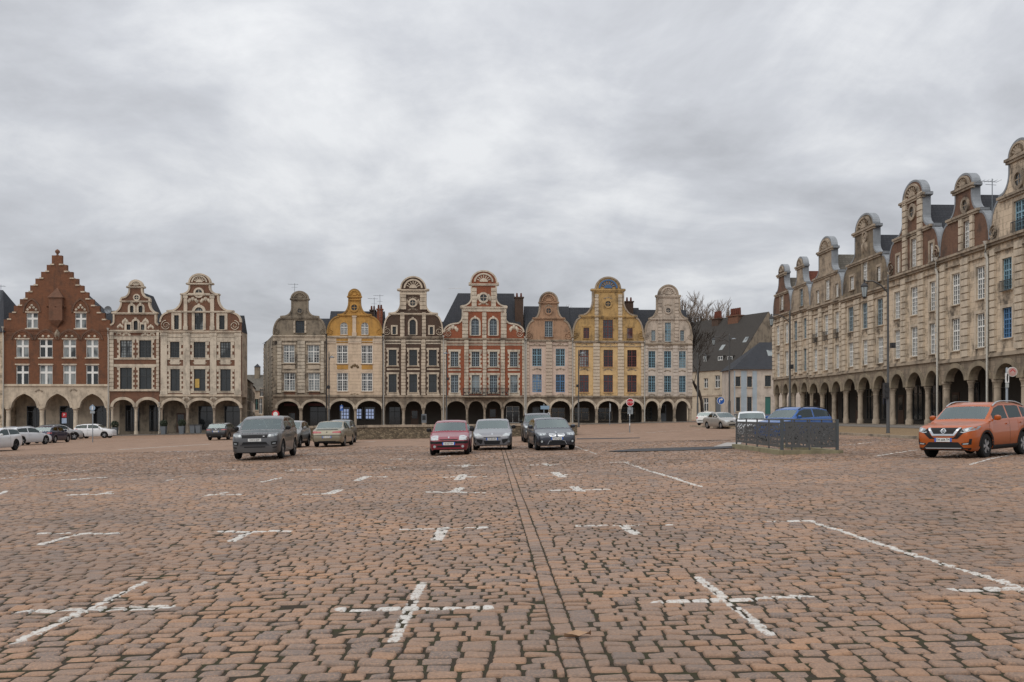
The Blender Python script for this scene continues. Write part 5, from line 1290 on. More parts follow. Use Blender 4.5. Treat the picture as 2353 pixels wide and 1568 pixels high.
def car(name, label, shape, paint, pos, h, L, W, H, r=.31, feat=(), rear=(), rails=None, rim='five', plate=None, rplate=None, roofm=None, mirrorm=None, clad=False, cat='car', pl_z=.5, rpl_z=.62, pillar=None, split=(.5,), lowm=None):
    S = SHAPES[shape]; kx, kz = L / S['L'], H / S['H']
    hl = math.hypot(*h); h = (h[0]/hl, h[1]/hl)
    rz = math.atan2(h[1], h[0])
    # lean with the fall of the square
    n = Vector((-SL, 0, 1)).normalized(); f = Vector((h[0], h[1], 0)); f = (f - n * f.dot(n)).normalized(); l = n.cross(f)
    root = empty(name, (pos[0], pos[1], gz(pos[0]) + .004), 0, label, cat, 'cars parked on the square')
    root.rotation_euler = Matrix((f, l, n)).transposed().to_euler()
    T = lambda s: np.interp(s, [a*kx for a, _ in S['T']], [b*kz for _, b in S['T']])
    cowl, wt, rr, rf = [S[k]*kx for k in ('cowl', 'wt', 'rr', 'rf')]
    bl = S['belt'] * kz; tc = float(T(cowl))
    def B(s):
        if s <= cowl: v = T(s) - .05
        else: v = np.interp(s, [cowl, cowl + .25, rf, L], [tc - .05, tc - .045, bl + .02, bl - .1])
        return min(v, T(s) - .035)
    wd = lambda s: W/2 * np.interp(s, [0, .02, .06, .14, .3, .6, 1.0, L-.7, L-.3, L-.1, L-.03, L], [.70, .79, .85, .905, .955, .985, 1, 1, .97, .925, .87, .79])
    ax = (.195*L, .785*L); Ra = r + .055
    g0 = .19 * H / 1.42
    def bottom(s):
        z = float(np.interp(s, [0, .1, .5, L-.4, L], [g0 + .06, g0 + .01, g0, g0 + .02, g0 + .12]))
        for a in ax:
            d = abs(s - a)
            if d < Ra: z = max(z, r + math.sqrt(Ra*Ra - d*d))
        return z
    spans = []
    s0, s1 = cowl + .34*kx, rr + (.12 if shape in ('suv', 'boxsuv', 'hatch', 'wagon') else .25)*kx
    cuts = [s0] + [s0 + (s1 - s0) * q for q in split] + [s1]
    for i in range(len(cuts) - 1): spans.append((cuts[i] + (.05 if i else 0), cuts[i+1] - (.05 if i < len(cuts) - 2 else 0)))
    st = {0, .02, .06, .14, .22, .3, .45, .6, .8, L-.7, L-.5, L-.3, L-.2, L-.1, L-.03, L, cowl, wt, rr, rf} | {round(a*kx, 4) for a, _ in S['T']}
    for a in ax:
        for k in range(-7, 8): st.add(a + Ra * math.sin(k/7*PI/2) * .9995)
        st |= {a - Ra - .001, a + Ra + .001}
    for a, b_ in spans: st |= {a, b_}
    s = cowl
    while s < rr: st.add(s); s += .2
    st = sorted(st); ss = [st[0]]
    for v in st[1:]:
        if v - ss[-1] > .0006 and v <= L + 1e-6: ss.append(v)
    def section(s):
        t, b_, w, zb = float(T(s)), float(B(s)), float(wd(s)), bottom(s)
        zb = min(zb, b_ - .06); g = max(0, min(1, (t - b_ - .04) / .3))
        y7 = w * (.955 - .05 * (1 - g)) - (.27 if shape == 'boxsuv' else .36) * max(0, t - .06*g - b_) * (g > 0)
        ze = t - .03 - .035 * g
        hgt = b_ - zb; low = .03 if zb > g0 + .14 else 0
        p = [(w * (.9 + low*3), zb), (w * (.975 + low*.8), zb + min(.09, hgt*.2)), (w, zb + hgt*.45), (w * .988, zb + hgt*.82), (w * .955, b_)]
        y4 = w * .955
        for q in (.07, .9): p.append((y4 + (y7 - y4)*q - (.006 if q < .5 else 0), b_ + (ze - b_)*q))
        p += [(y7, ze), (y7 * .91, t - .016 - .012*g), (y7 * .5, t - .005), (0, t)]
        return p
    secs = [section(s) for s in ss]
    np_ = len(secs[0]); N = len(ss)
    full = [[(y, z) for y, z in sc] + [(-y, z) for y, z in sc[-2::-1]] for sc in secs]
    m = len(full[0])
    parts = {}
    def put(key, i, j):
        b = parts.setdefault(key, MB())
        q = [(L/2 - ss[i], *full[i][j]), (L/2 - ss[i+1], *full[i+1][j]), (L/2 - ss[i+1], *full[i+1][j+1]), (L/2 - ss[i], *full[i][j+1])]
        b.add(q, [(0, 1, 2, 3)])
    body = MB(); bodyall = MB()
    for i in range(N - 1):
        sm = (ss[i] + ss[i+1]) / 2
        tall = T(sm) - B(sm) > .16
        for j in range(m - 1):
            jj = j if j < np_ - 1 else m - 2 - j
            key = 'body'
            if jj == 5 and tall:
                for k, (a, b_) in enumerate(spans):
                    if a < sm < b_: key = ('window', k, j < np_ - 1)
            elif jj in (8, 9):
                if cowl + .03 < sm < wt: key = 'windscreen'
                elif rr + .03 < sm < rf - .02: key = 'rear_window'
                elif roofm and wt + .12 < sm < rr - .1: key = 'roof_panel'
            elif roofm == CM['black'] and jj in (7,) and wt < sm < rr: key = 'roof_panel'
            put(key, i, j)
            if jj >= 4 and sm > cowl - .25 and sm < rf + .1 and key in ('body', 'roof_panel'):
                bl_ = parts.setdefault('lining', MB())
                sh = lambda p_: (p_[0] * .965, p_[1] - .022)
                q = [(L/2 - ss[i], *sh(full[i][j])), (L/2 - ss[i+1], *sh(full[i+1][j])), (L/2 - ss[i+1], *sh(full[i+1][j+1])), (L/2 - ss[i], *sh(full[i][j+1]))]
                bl_.add(q, [(0, 1, 2, 3)])
            q = [(L/2 - ss[i], *full[i][j]), (L/2 - ss[i+1], *full[i+1][j]), (L/2 - ss[i+1], *full[i+1][j+1]), (L/2 - ss[i], *full[i][j+1])]
            bodyall.add(q, [(0, 1, 2, 3)])
    for i, rev in ((0, False), (N - 1, True)):
        vs = [(L/2 - ss[i], y, z) for y, z in full[i]]
        fc = list(range(m)); fc = fc if not rev else fc[::-1]
        parts['body'].add(vs, [fc]); bodyall.add(vs, [fc])
    bvh = BVHTree.FromPolygons([Vector(v) for v in bodyall.v], bodyall.f)
    def weld(b):
        mp, nv, idx = {}, [], []
        for v in b.v:
            k = (round(v[0], 4), round(v[1], 4), round(v[2], 4))
            if k not in mp: mp[k] = len(nv); nv.append(v)
            idx.append(mp[k])
        b.v = nv; fs, ms = [], []
        for f_, mm in zip(b.f, b.m):
            g = []
            for q in f_:
                if idx[q] not in g: g.append(idx[q])
            if len(g) > 2: fs.append(g); ms.append(mm)
        b.f, b.m = fs, ms
        return b
    for key, b in parts.items():
        nm = key if isinstance(key, str) else key[0]
        mt = {'body': paint, 'roof_panel': roofm, 'windscreen': CM['wglass'], 'rear_window': CM['wglass'], 'lining': CM['trimc']}.get(nm, CM['glass'])
        weld(b).build(nm, mt, root, smooth=38)
    # floor pan and wheel housings
    b = MB(); b.box(-L/2 + .12, L/2 - .12, -W*.39, W*.39, g0 + .02, .62 * H / 1.42)
    b.build('underbody', CM['black'], root)
    zs = .62 * H / 1.42
    for sx_, nm_ in ((cowl + 1.0*kx, 'front_seat'), (cowl + 1.85*kx, 'rear_seat')):
        for sy in (-1, 1):
            b = MB(); x = L/2 - sx_; y = sy * W * .21; w_ = .23
            hb_ = min(bl + .1, float(T(sx_ + .35)) - .4)
            for x0, x1, z0, z1, ww in ((x - .1, x + .4, zs - .1, zs + .12, w_), (x - .22, x - .06, zs + .05, hb_ + .08, w_), (x - .24, x - .13, hb_ + .11, hb_ + .28, .13)):
                b.box(x0, x1, y - ww, y + ww, z0, z1)
            b.build(nm_, CM['trimc'], root)
    b = MB(); x = L/2 - cowl - .05; b.add([(x, -W*.42, tc - .1), (x, W*.42, tc - .1), (x - .5, W*.42, tc - .06), (x - .5, -W*.42, tc - .06), (x - .55, W*.42, zs), (x - .55, -W*.42, zs)], [(0, 1, 2, 3), (3, 2, 4, 5)]); b.build('dashboard', CM['trimc'], root)
    b = MB(); q0 = len(b.v); b.lathe([(.15, 0), (.18, .015), (.185, .03), (.15, .03)], n=14); ms_ = Matrix.Translation((x - .62, W*.21, tc + .0)) @ Matrix.Rotation(math.radians(-65), 4, 'Y'); b.v = [tuple(ms_ @ Vector(v)) for v in b.v]; b.build('steering_wheel', CM['black'], root)
    def patch(nm, poly, view, mt, off=.011, depth=.05, par=None, lab=None):
        """polygon seen from the front (y, z), the rear or the side (x, z), laid on the body surface"""
        step = .035; pts, edges = [], []
        loop = []
        for i in range(len(poly)):
            a, c = poly[i], poly[(i+1) % len(poly)]
            k = max(1, int(math.hypot(c[0]-a[0], c[1]-a[1]) / step))
            loop += [(a[0] + (c[0]-a[0])*q/k, a[1] + (c[1]-a[1])*q/k) for q in range(k)]
        n_ = len(loop); pts = [Vector(p) for p in loop]; edges = [(i, (i+1) % n_) for i in range(n_)]
        x0, x1 = min(p[0] for p in loop), max(p[0] for p in loop); z0, z1 = min(p[1] for p in loop), max(p[1] for p in loop)
        gx = x0 + step
        while gx < x1:
            gzv = z0 + step
            while gzv < z1:
                if inside(loop, gx, gzv): pts.append(Vector((gx, gzv)))
                gzv += step
            gx += step
        vs, _, fs, *_ = delaunay_2d_cdt(pts, edges, [], 1, 1e-5)
        fs = [f_ for f_ in fs if inside(loop, sum(vs[i].x for i in f_)/3, sum(vs[i].y for i in f_)/3)]
        d = {'F': Vector((-1, 0, 0)), 'R': Vector((1, 0, 0)), 'S': Vector((0, -1, 0)), 'P': Vector((0, 1, 0))}[view]
        o3 = []
        last = None
        for v in vs:
            og = Vector((0, v.x, v.y)) if view in 'FR' else Vector((v.x, 0, v.y))
            hit = bvh.ray_cast(og - d * 4, d)[0]
            if hit is None: hit = og + (Vector((d.x * -L*.47, 0, 0)) if view in 'FR' else Vector((0, -d.y * W*.47, 0)))
            o3.append(hit - d * off)
        b = MB(); flip = view in ('R', 'S')
        k = len(o3)
        F_ = [list(f_)[::-1] if flip else list(f_) for f_ in fs]
        b.add(o3, F_)
        rim_ = {}
        for f_ in F_:
            for q in range(len(f_)):
                e = (f_[q], f_[(q+1) % len(f_)]); rim_[e] = 1
        ed = [e for e in rim_ if (e[1], e[0]) not in rim_]
        back = [p + d * depth for p in o3]
        b.add(o3 + back, [(e[1], e[0], e[0]+k, e[1]+k) for e in ed])
        ob = b.build(nm, mt, par or root, smooth=40)
        if lab: ob['label'] = lab
        return ob
    root_patch = patch
    for fl in feat:
        nm, pl, mt = fl[:3]; both = len(fl) > 3 and fl[3]
        o1 = patch(nm, pl, 'F', mt, *(fl[4:6]))
        if both: patch(nm, mirror(pl), 'F', mt, *(fl[4:6]))
    for fl in rear:
        nm, pl, mt = fl[:3]; both = len(fl) > 3 and fl[3]
        patch(nm, pl, 'R', mt, *(fl[4:6]))
        if both: patch(nm, mirror(pl), 'R', mt, *(fl[4:6]))
    def plate_at(txt, z, front, uk=False):
        og = Vector((4 if front else -4, 0, z)); d = Vector((-1 if front else 1, 0, 0))
        x = max([(bvh.ray_cast(og + Vector((0, 0, dz)), d)[0] or Vector(((L/2 if front else -L/2), 0, 0))).x * (1 if front else -1) for dz in (-.05, 0, .05)]) + .012
        pw, ph = .26, .056
        b = MB(); b.box(-pw, pw, -ph, ph, -.008, .008)
        mw = Matrix.Translation((x * (1 if front else -1), 0, z)) @ Matrix.Rotation(PI/2 if front else -PI/2, 4, 'Z') @ Matrix.Rotation(PI/2, 4, 'X')
        o = b.build('number_plate', CM['plate'] if not uk else CM['plate'], root, mw=mw)
        if not uk:
            for sx_ in (-1, 1):
                b = MB(); b.box(sx_*pw, sx_*(pw - .05), -ph, ph, .0081, .011); b.build('plate_band', CM['blue'], o)
        text_mesh(txt, .105, 'plate_number', CM['ink'], o, Matrix.Translation((0, 0, .0105)), .74)
        return o
    if plate: plate_at(plate, pl_z, True, len(plate) == 8 and ' ' in plate)
    if rplate: plate_at(rplate, rpl_z, False)
    # door seams and handles
    for sg, view in ((1, 'S'), (-1, 'P')):
        xs = [cowl - .05] + [(spans[i][1] + spans[i+1][0]) / 2 for i in range(len(spans) - 1)]
        xs = xs[:3]
        for j, sv in enumerate(xs):
            x = L/2 - sv
            patch('door_seam', [(x - .005, g0 + .14), (x + .005, g0 + .14), (x + .005, float(B(sv)) - .02), (x - .005, float(B(sv)) - .02)], view, CM['seam'], .002, .01)
        for j, (a, b_) in enumerate(spans[:2]):
            x = L/2 - b_ + .12
            z = float(B(b_)) - .13
            patch('door_handle', [(x - .09, z - .016), (x + .09, z - .016), (x + .09, z + .016), (x - .09, z + .016)], view, paint if mirrorm is None else CM['satin'], .03, .04)
        if clad:
            for a in ax:
                pl = [(L/2 - a + (Ra + .0)*math.cos(t_), r + (Ra + .0)*math.sin(t_)) for t_ in [PI*k/12 for k in range(13)]]
                pl2 = [(L/2 - a + (Ra + .07)*math.cos(t_), r + (Ra + .06)*math.sin(t_)) for t_ in [PI*k/12 for k in range(13)]]
                patch('arch_trim', pl2 + pl[::-1], view, CM['black'], .012, .03)
            x0, x1 = L/2 - ax[1] + Ra + .03, L/2 - ax[0] - Ra - .03
            patch('sill_trim', [(x0, g0 + .02), (x1, g0 + .02), (x1, g0 + .15), (x0, g0 + .15)], view, CM['black'], .012, .03)
    for sg in (-1, 1):
        x = L/2 - cowl - .34*kx; z = float(B(cowl + .34*kx)) + .06; y = float(wd(cowl + .3)) * .96
        b = MB()
        vs = [(x+.06, y, z-.03), (x-.05, y, z-.03), (x+.05, y+.12, z-.055), (x-.06, y+.21, z-.045), (x+.07, y+.19, z-.03)]
        b.lathe([(.02, -.085), (.08, -.07), (.105, 0), (.09, .06), (.03, .085)], n=10)
        b.v = [(x + v[0]*.75 - .0, sg*(y + .115 + v[1]*1.05), z + .03 + v[2]*.95) for v in b.v]
        k0 = len(b.v); b.box(x - .03, x + .03, sg*(y - .04), sg*(y + .06), z - .045, z - .015)
        if sg < 0: b.f = [f_[::-1] for f_ in b.f]
        b.build('wing_mirror', mirrorm or paint, root, smooth=50)
    if rails:
        for sg in (-1, 1):
            pts = []
            for k in range(9):
                s = wt + .05 + (rr - wt - .1) * k / 8; sc = section(s)
                pts.append((L/2 - s, sg * sc[7][0] * .97, sc[7][1] + .03 + .055 * math.sin(PI*min(1, max(0, k/8)))**.35))
            b = MB(); b.tube(pts, .022, 6); b.build('roof_rail', rails, root, smooth=60)
    ty, rm = wheel_meshes(r, .21, rim)
    for a in ax:
        for sg in (-1, 1):
            wo = bpy.data.objects.new('wheel', ty); C.objects.link(wo); wo.parent = root
            wo.location = (L/2 - a, sg * (W/2 - .125), r)
            if sg > 0: wo.rotation_euler = (0, 0, PI)
            ro = bpy.data.objects.new('rim', rm); C.objects.link(ro); ro.parent = wo
            ro.rotation_euler = (0, R.uniform(0, 1.2), 0)
    return root, patch, bvh

def rect4(y0, y1, z0, z1): return [(y0, z0), (y1, z0), (y1, z1), (y0, z1)]
def disc(y, z, r, n=14): return [(y + r*math.cos(2*PI*k/n), z + r*math.sin(2*PI*k/n)) for k in range(n)]
P_ = m_carpaint
def wiper(root, L, cowl, z): pass

# red hatchback
root, patch, bvh = car('parked_car', 'red small hatchback with dark bumpers facing the camera', 'hatch', P_('red_paint', (.21, .012, .028, 1), .2), (-2.55, 40.2 + 1.9), (0, -1), 3.77, 1.64, 1.42, .29, rim='cap', plate='AE-657-FA', pl_z=.475,
    feat=[('bumper', rect4(-.8, .8, .475, .575), CM['black'], False, .012, .05), ('headlight', [(.42, .62), (.72, .615), (.765, .66), (.73, .75), (.62, .8), (.45, .8), (.42, .76)], CM['lamp'], True), ('indicator', [(.725, .63), (.775, .66), (.74, .74), (.725, .74)], CM['amber'], True, .009, .04),
          ('grille', [(-.38, .64), (-.3, .615), (.3, .615), (.38, .64), (.36, .655), (-.36, .655)], CM['black']), ('lower_grille', rect4(-.47, .47, .33, .4), CM['black']), ('fog_light', disc(.57, .36, .055), CM['lamp'], True, .01, .04), ('badge', [(0, .685), (.035, .735), (0, .785), (-.035, .735)], CM['chrome'], False, .012, .03)],
    mirrorm=CM['black'], split=(.62,))
# grey coupe
car('parked_car', 'grey two-door coupe parked beside the red hatchback', 'coupe', P_('grey_paint', (.19, .19, .205, 1), .5), (-.88, 44.6 + 2.15), (0, -1), 4.3, 1.8, 1.42, .32, rim='five', plate='CR-852-PK', pl_z=.52,
    feat=[('headlight', [(.48, .64), (.78, .65), (.83, .73), (.8, .79), (.62, .78), (.46, .69)], CM['lamp'], True), ('grille', [(-.36, .585), (.36, .585), (.4, .615), (-.4, .615)], CM['black']),
          ('lower_grille', [(-.33, .28), (.33, .28), (.38, .44), (-.38, .44)], CM['black']), ('side_intake', [(.45, .36), (.5, .3), (.68, .42), (.72, .53), (.42, .5)], CM['black'], True), ('fog_light', disc(.76, .4, .035, 10), CM['lamp'], True, .01, .03), ('front_lip', rect4(-.7, .7, .235, .265), CM['satin'], False, .012, .04), ('bumper', [(-.8, .27), (-.74, .27), (-.76, .6), (-.84, .6)], CM['black']),
          ('badge', [(0, .685), (.036, .745), (0, .805), (-.036, .745)], CM['chrome'], False, .012, .03)], mirrorm=CM['black'], split=(.66,))
# dark blue-grey hatchback
root, patch, bvh = car('parked_car', 'dark blue-grey hatchback with twin rounded grilles facing the camera', 'hatch', P_('dark_blue_grey_paint', (.035, .04, .055, 1), .5), (1.96 - .21, 43.1 + 2.15), (.1, -1), 4.32, 1.77, 1.43, .32, rim='double', plate='FT-613-QN', pl_z=.52,
    feat=[('headlight', [(.45, .665), (.74, .645), (.81, .7), (.8, .765), (.46, .745)], CM['dlamp'], True), ('light_bar', [(.46, .74), (.8, .76), (.8, .775), (.45, .76)], CM['bulb'], True, .012, .03), ('headlight_bulb', disc(.56, .7, .036, 10), CM['bulb'], True, .012, .03), ('headlight_bulb', disc(.69, .7, .036, 10), CM['bulb'], True, .012, .03),
          ('grille_ring', [(.03, .66), (.07, .61), (.29, .61), (.355, .68), (.33, .745), (.06, .745), (.03, .71)], CM['chrome'], True), ('grille', [(.05, .66), (.085, .63), (.28, .63), (.33, .68), (.31, .725), (.07, .725), (.05, .7)], CM['black'], True, .011, .03),
          ('lower_grille', [(-.4, .25), (.4, .25), (.32, .42), (-.32, .42)], CM['black']), ('intake_trim', [(.4, .27), (.42, .27), (.345, .43), (.24, .43), (.24, .415), (.33, .415)], CM['satin'], True, .012, .03), ('side_intake', [(.52, .33), (.78, .34), (.8, .47), (.6, .44)], CM['black'], True), ('fog_light', disc(.67, .4, .045, 12), CM['bulb'], True, .012, .03),
          ('badge', disc(0, .79, .038), CM['chrome'], False, .012, .03)])
# tall grey four-wheel drive
root, patch, bvh = car('parked_car', 'large grey four-wheel drive with a white plate in front of the grey corner house', 'boxsuv', P_('dark_grey_paint', (.1, .1, .104, 1), .5), (-10.42, 39.9 + 2.42), (.05, -1), 4.85, 1.98, 1.78, .385, rim='double', plate='GW12 GJW', pl_z=.79,
    feat=[('headlight', [(.5, .9), (.86, .93), (.93, 1.0), (.92, 1.05), (.54, 1.02)], CM['dlamp'], True), ('headlight_bulb', disc(.6, .965, .05, 12), CM['bulb'], True, .012, .04), ('headlight_bulb', [(.8, .95), (.88, .97), (.89, 1.02), (.8, 1.0)], CM['bulb'], True, .012, .03),
          ('grille', [(-.5, .87), (.5, .87), (.54, 1.01), (-.54, 1.01)], CM['black']), ('lower_grille', [(-.52, .61), (.52, .61), (.46, .71), (-.46, .71)], CM['black']), ('bumper_bar', [(-.6, .56), (.6, .56), (.55, .605), (-.55, .605)], CM['dkrim'], False, .014, .05), ('lower_slot', rect4(-.42, .42, .49, .53), CM['black']),
          ('side_intake', [(.66, .58), (.86, .6), (.89, .74), (.64, .72)], CM['black'], True), ('fog_light', [(.7, .63), (.82, .64), (.83, .67), (.7, .66)], CM['lamp'], True, .012, .03), ('corner_slot', [(.72, .46), (.86, .48), (.86, .52), (.7, .5)], CM['black'], True), ('badge', [(.33, .925), (.39, .925), (.4, .95), (.33, .95)], CM['satin'], False, .014, .03)], mirrorm=CM['black'], split=(.4, .78))
for i, chh in enumerate('RANGE ROVER'):
    if chh == ' ': continue
    y = -.5 + i * .1
    hit = bvh.ray_cast(Vector((4, y, 1.045)), Vector((-1, 0, 0)))[0]
    if hit: text_mesh(chh, .075, 'bonnet_letter', CM['ink'], root, Matrix.Translation((hit.x + .006, y, 1.045)) @ Matrix.Rotation(PI/2, 4, 'Z') @ Matrix.Rotation(math.radians(50), 4, 'X'))
# orange crossover
root, patch, bvh = car('parked_car', 'bright orange crossover with silver roof rails at the right edge', 'suv', P_('orange_paint', (.4, .078, .003, 1), .3), (14.62, 31.3), (-.743, -.669), 4.64, 1.83, 1.69, .365, rim='double', plate='EW-604-TM', pl_z=.57, clad=True, rails=CM['satin'], mirrorm=None, split=(.4, .78),
    feat=[('grille', [(-.34, .72), (.34, .72), (.46, .93), (-.46, .93)], CM['black']), ('grille_trim', [(-.5, .93), (-.42, .93), (-.29, .745), (.29, .745), (.42, .93), (.5, .93), (.33, .685), (-.33, .685)], CM['chrome'], False, .014, .04), ('grille_surround', [(-.62, .8), (-.5, .93), (-.36, .68), (-.3, .63), (.3, .63), (.36, .68), (.5, .93), (.62, .8), (.42, .6), (-.42, .6)], CM['black'], False, .01, .04),
          ('headlight', [(.5, .8), (.6, .78), (.86, .86), (.885, .98), (.84, .97), (.56, .9)], CM['dlamp'], True, .01, .04), ('headlight_bulb', disc(.68, .87, .045, 12), CM['bulb'], True, .016, .03), ('light_bar', [(.5, .795), (.6, .775), (.86, .855), (.86, .87), (.6, .795), (.53, .81)], CM['bulb'], True, .018, .03),
          ('lower_grille', [(-.6, .33), (.6, .33), (.44, .5), (-.44, .5)], CM['black']), ('skid_plate', [(-.52, .305), (.52, .305), (.55, .335), (-.55, .335)], CM['satin'], False, .018, .04), ('bumper_trim', [(-.78, .26), (.78, .26), (.78, .33), (-.78, .33)], CM['black'], False, .008, .04),
          ('side_intake', [(.54, .42), (.79, .43), (.81, .6), (.755, .6), (.74, .5), (.54, .47)], CM['black'], True, .01, .04), ('fog_light', [(.58, .43), (.72, .44), (.74, .475), (.58, .46)], CM['lamp'], True, .016, .03), ('badge', disc(0, .835, .075, 18), CM['chrome'], False, .02, .03), ('badge_disc', disc(0, .835, .055, 18), CM['black'], False, .024, .02), ('badge_bar', rect4(-.095, .095, .822, .848), CM['chrome'], False, .028, .02)])
# dark SUV behind the blue-grey hatchback
car('parked_car', 'dark grey SUV with roof rails half hidden behind the blue-grey hatchback', 'suv', P_('anthracite_paint', (.08, .083, .09, 1), .5), (1.5, 55.8 + 2.2), (.03, -1), 4.4, 1.84, 1.66, .35, rails=CM['satin'], clad=True, mirrorm=CM['black'],
    feat=[('headlight', [(.5, .82), (.8, .84), (.87, .92), (.85, .96), (.52, .9)], CM['lamp'], True), ('grille', rect4(-.48, .48, .78, .88), CM['black']), ('lower_grille', rect4(-.55, .55, .38, .5), CM['black']), ('fog_light', disc(.68, .5, .045, 10), CM['bulb'], True, .012, .03), ('fog_light', disc(.74, .64, .03, 10), CM['bulb'], True, .012, .03)])
# pale gold sedan, rear view
car('parked_car', 'pale gold saloon seen from behind by the rubble wall', 'sedan', P_('gold_paint', (.27, .24, .175, 1), .5), (-10.3, 55.4 + 2.3), (0, 1), 4.58, 1.75, 1.45, .3, rim='cap', rplate='BR-410-MQ', rpl_z=.56,
    rear=[('tail_light', [(.3, .78), (.78, .77), (.8, .84), (.74, .9), (.32, .86)], CM['red'], True), ('bumper_strip', rect4(-.82, .82, .64, .665), CM['black'], False, .012, .04), ('spoiler', rect4(-.6, .6, .955, .985), CM['seam'], False, .012, .03), ('exhaust_trim', rect4(-.5, .5, .28, .34), CM['black']), ('badge', disc(0, .83, .035, 10), CM['black'], False, .01, .02)])
# dark estate beside it, facing us
car('parked_car', 'dark grey hatchback behind the pale gold saloon', 'hatch', P_('charcoal_paint', (.045, .05, .055, 1), .4), (-11.06, 62 + 2.0), (0, -1), 4.1, 1.72, 1.5, .31, rim='five',
    feat=[('headlight', [(.48, .66), (.76, .67), (.8, .76), (.5, .76)], CM['lamp'], True), ('grille', rect4(-.4, .4, .6, .7), CM['black'])])
# silver supermini facing us behind the big grey one
car('parked_car', 'silver-grey compact car between the big grey four-wheel drive and the gold saloon', 'hatch', P_('silver_grey_paint', (.2, .2, .2, 1), .5), (-12.62, 54.9 + 1.9), (0, -1), 3.85, 1.7, 1.52, .3, rim='many', clad=True,
    feat=[('headlight', disc(.6, .78, .1, 16), CM['lamp'], True), ('grille', rect4(-.4, .4, .5, .62), CM['black']), ('lower_grille', rect4(-.5, .5, .3, .4), CM['black'])])
# black hatchback, rear
car('parked_car', 'black hatchback seen from behind near the grey bins', 'hatch', P_('black_paint', (.012, .012, .014, 1), .3), (-24.3, 81.7 + 2.15), (0, 1), 4.3, 1.76, 1.42, .32, rplate='DX-281-LB', rpl_z=.72, rim='five',
    rear=[('tail_light', [(.45, .82), (.82, .82), (.83, .9), (.45, .88)], CM['red'], True), ('lower_trim', rect4(-.6, .6, .3, .42), CM['seam']), ('exhaust', rect4(.42, .56, .28, .34), CM['satin'], True, .012, .03), ('badge', disc(0, .9, .04, 10), CM['satin'], False, .01, .02)])
car('parked_car', 'pale blue-silver car facing right behind the black hatchback', 'hatch', P_('blue_silver_paint', (.38, .42, .46, 1), .4), (-23.9, 90.6), (-.3, -.95), 3.9, 1.7, 1.55, .31, mirrorm=CM['black'],
    feat=[('headlight', [(.45, .66), (.74, .67), (.79, .78), (.5, .78)], CM['lamp'], True), ('grille', rect4(-.4, .4, .6, .7), CM['black'])])
# the line of cars on the left
car('parked_car', 'white car cut off by the left picture edge', 'wagon', P_('white_paint_a', (.62, .63, .64, 1), 0), (-32.2, 63.9 - 2.3), (0, -1), 4.6, 1.82, 1.45, .34, rim='darkr', rear=[('tail_light', [(.5, .78), (.84, .78), (.84, .92), (.5, .9)], CM['red'], True)])
car('parked_car', 'white estate car second from the left in the left-hand line', 'wagon', P_('white_paint_b', (.58, .6, .62, 1), 0), (-38.5, 78.6), (.2, .98), 4.7, 1.83, 1.46, .34, rim='double', rails=CM['satin'], rear=[('tail_light', [(.5, .78), (.84, .78), (.84, .92), (.5, .9)], CM['red'], True)])
car('parked_car', 'dark navy hatchback showing its red tail light among the white cars', 'hatch', P_('navy_paint', (.014, .017, .045, 1), .3), (-39.75, 84 + 2.05), (0, 1), 4.1, 1.76, 1.45, .31, rim='cap', rplate='CB-759-TY', rpl_z=.78,
    rear=[('tail_light', [(.5, .8), (.84, .79), (.83, .92), (.52, .9)], CM['red'], True), ('badge', disc(0, .93, .04, 10), CM['chrome'], False, .012, .02)])
car('parked_car', 'silver crossover with a black roof behind the navy hatchback', 'suv', P_('silver_paint', (.4, .4, .4, 1), .5), (-44.7, 98.2), (.85, .5), 4.3, 1.8, 1.6, .35, rim='five', clad=True, roofm=CM['black'], rear=[('tail_light', [(.55, .9), (.86, .9), (.84, 1.05), (.55, 1.0)], CM['red'], True)])
car('parked_car', 'white crossover side-on in front of the red stepped gable house', 'suv', P_('white_paint_c', (.66, .67, .68, 1), 0), (-44.6, 106.5), (1, .05), 4.16, 1.74, 1.56, .34, rim='five', clad=False, mirrorm=None, rear=[('tail_light', [(.55, .9), (.86, .86), (.84, 1.05), (.6, 1.05)], CM['red'], True)])
# right side
car('parked_car', 'small white hatchback turned away beside the bare tree trunk', 'hatch', P_('white_paint_d', (.6, .6, .58, 1), 0), (21.2, 107), (.5, .87), 3.95, 1.7, 1.47, .3, rim='cap', rear=[('tail_light', [(.56, .76), (.8, .74), (.78, .95), (.6, .95)], CM['red'], True), ('bumper_strip', rect4(-.6, .6, .5, .56), CM['black'])])
car('parked_car', 'silver-beige saloon facing the camera in front of the blue corner house', 'sedan', P_('beige_silver_paint', (.36, .34, .31, 1), .4), (18.2, 86.2), (.25, -.97), 4.5, 1.72, 1.44, .3, rim='cap',
    feat=[('headlight', [(.42, .62), (.74, .62), (.78, .72), (.46, .74)], CM['lamp'], True), ('grille', rect4(-.34, .34, .6, .69), CM['black']), ('lower_grille', rect4(-.5, .5, .3, .4), CM['black']), ('badge', disc(0, .645, .045, 10), CM['chrome'], False, .012, .02)])
car('parked_car', 'white car behind the perforated metal fence next to the blue one', 'hatch', P_('white_paint_e', (.62, .63, .64, 1), 0), (13.6, 54.5 + 1.95), (-.2, -.98), 3.9, 1.75, 1.5, .31, roofm=None, rim='five', mirrorm=None,
    feat=[('headlight', disc(.58, .76, .1, 14), CM['lamp'], True), ('grille', rect4(-.42, .42, .5, .66), CM['black']), ('lower_grille', rect4(-.5, .5, .3, .4), CM['black'])])
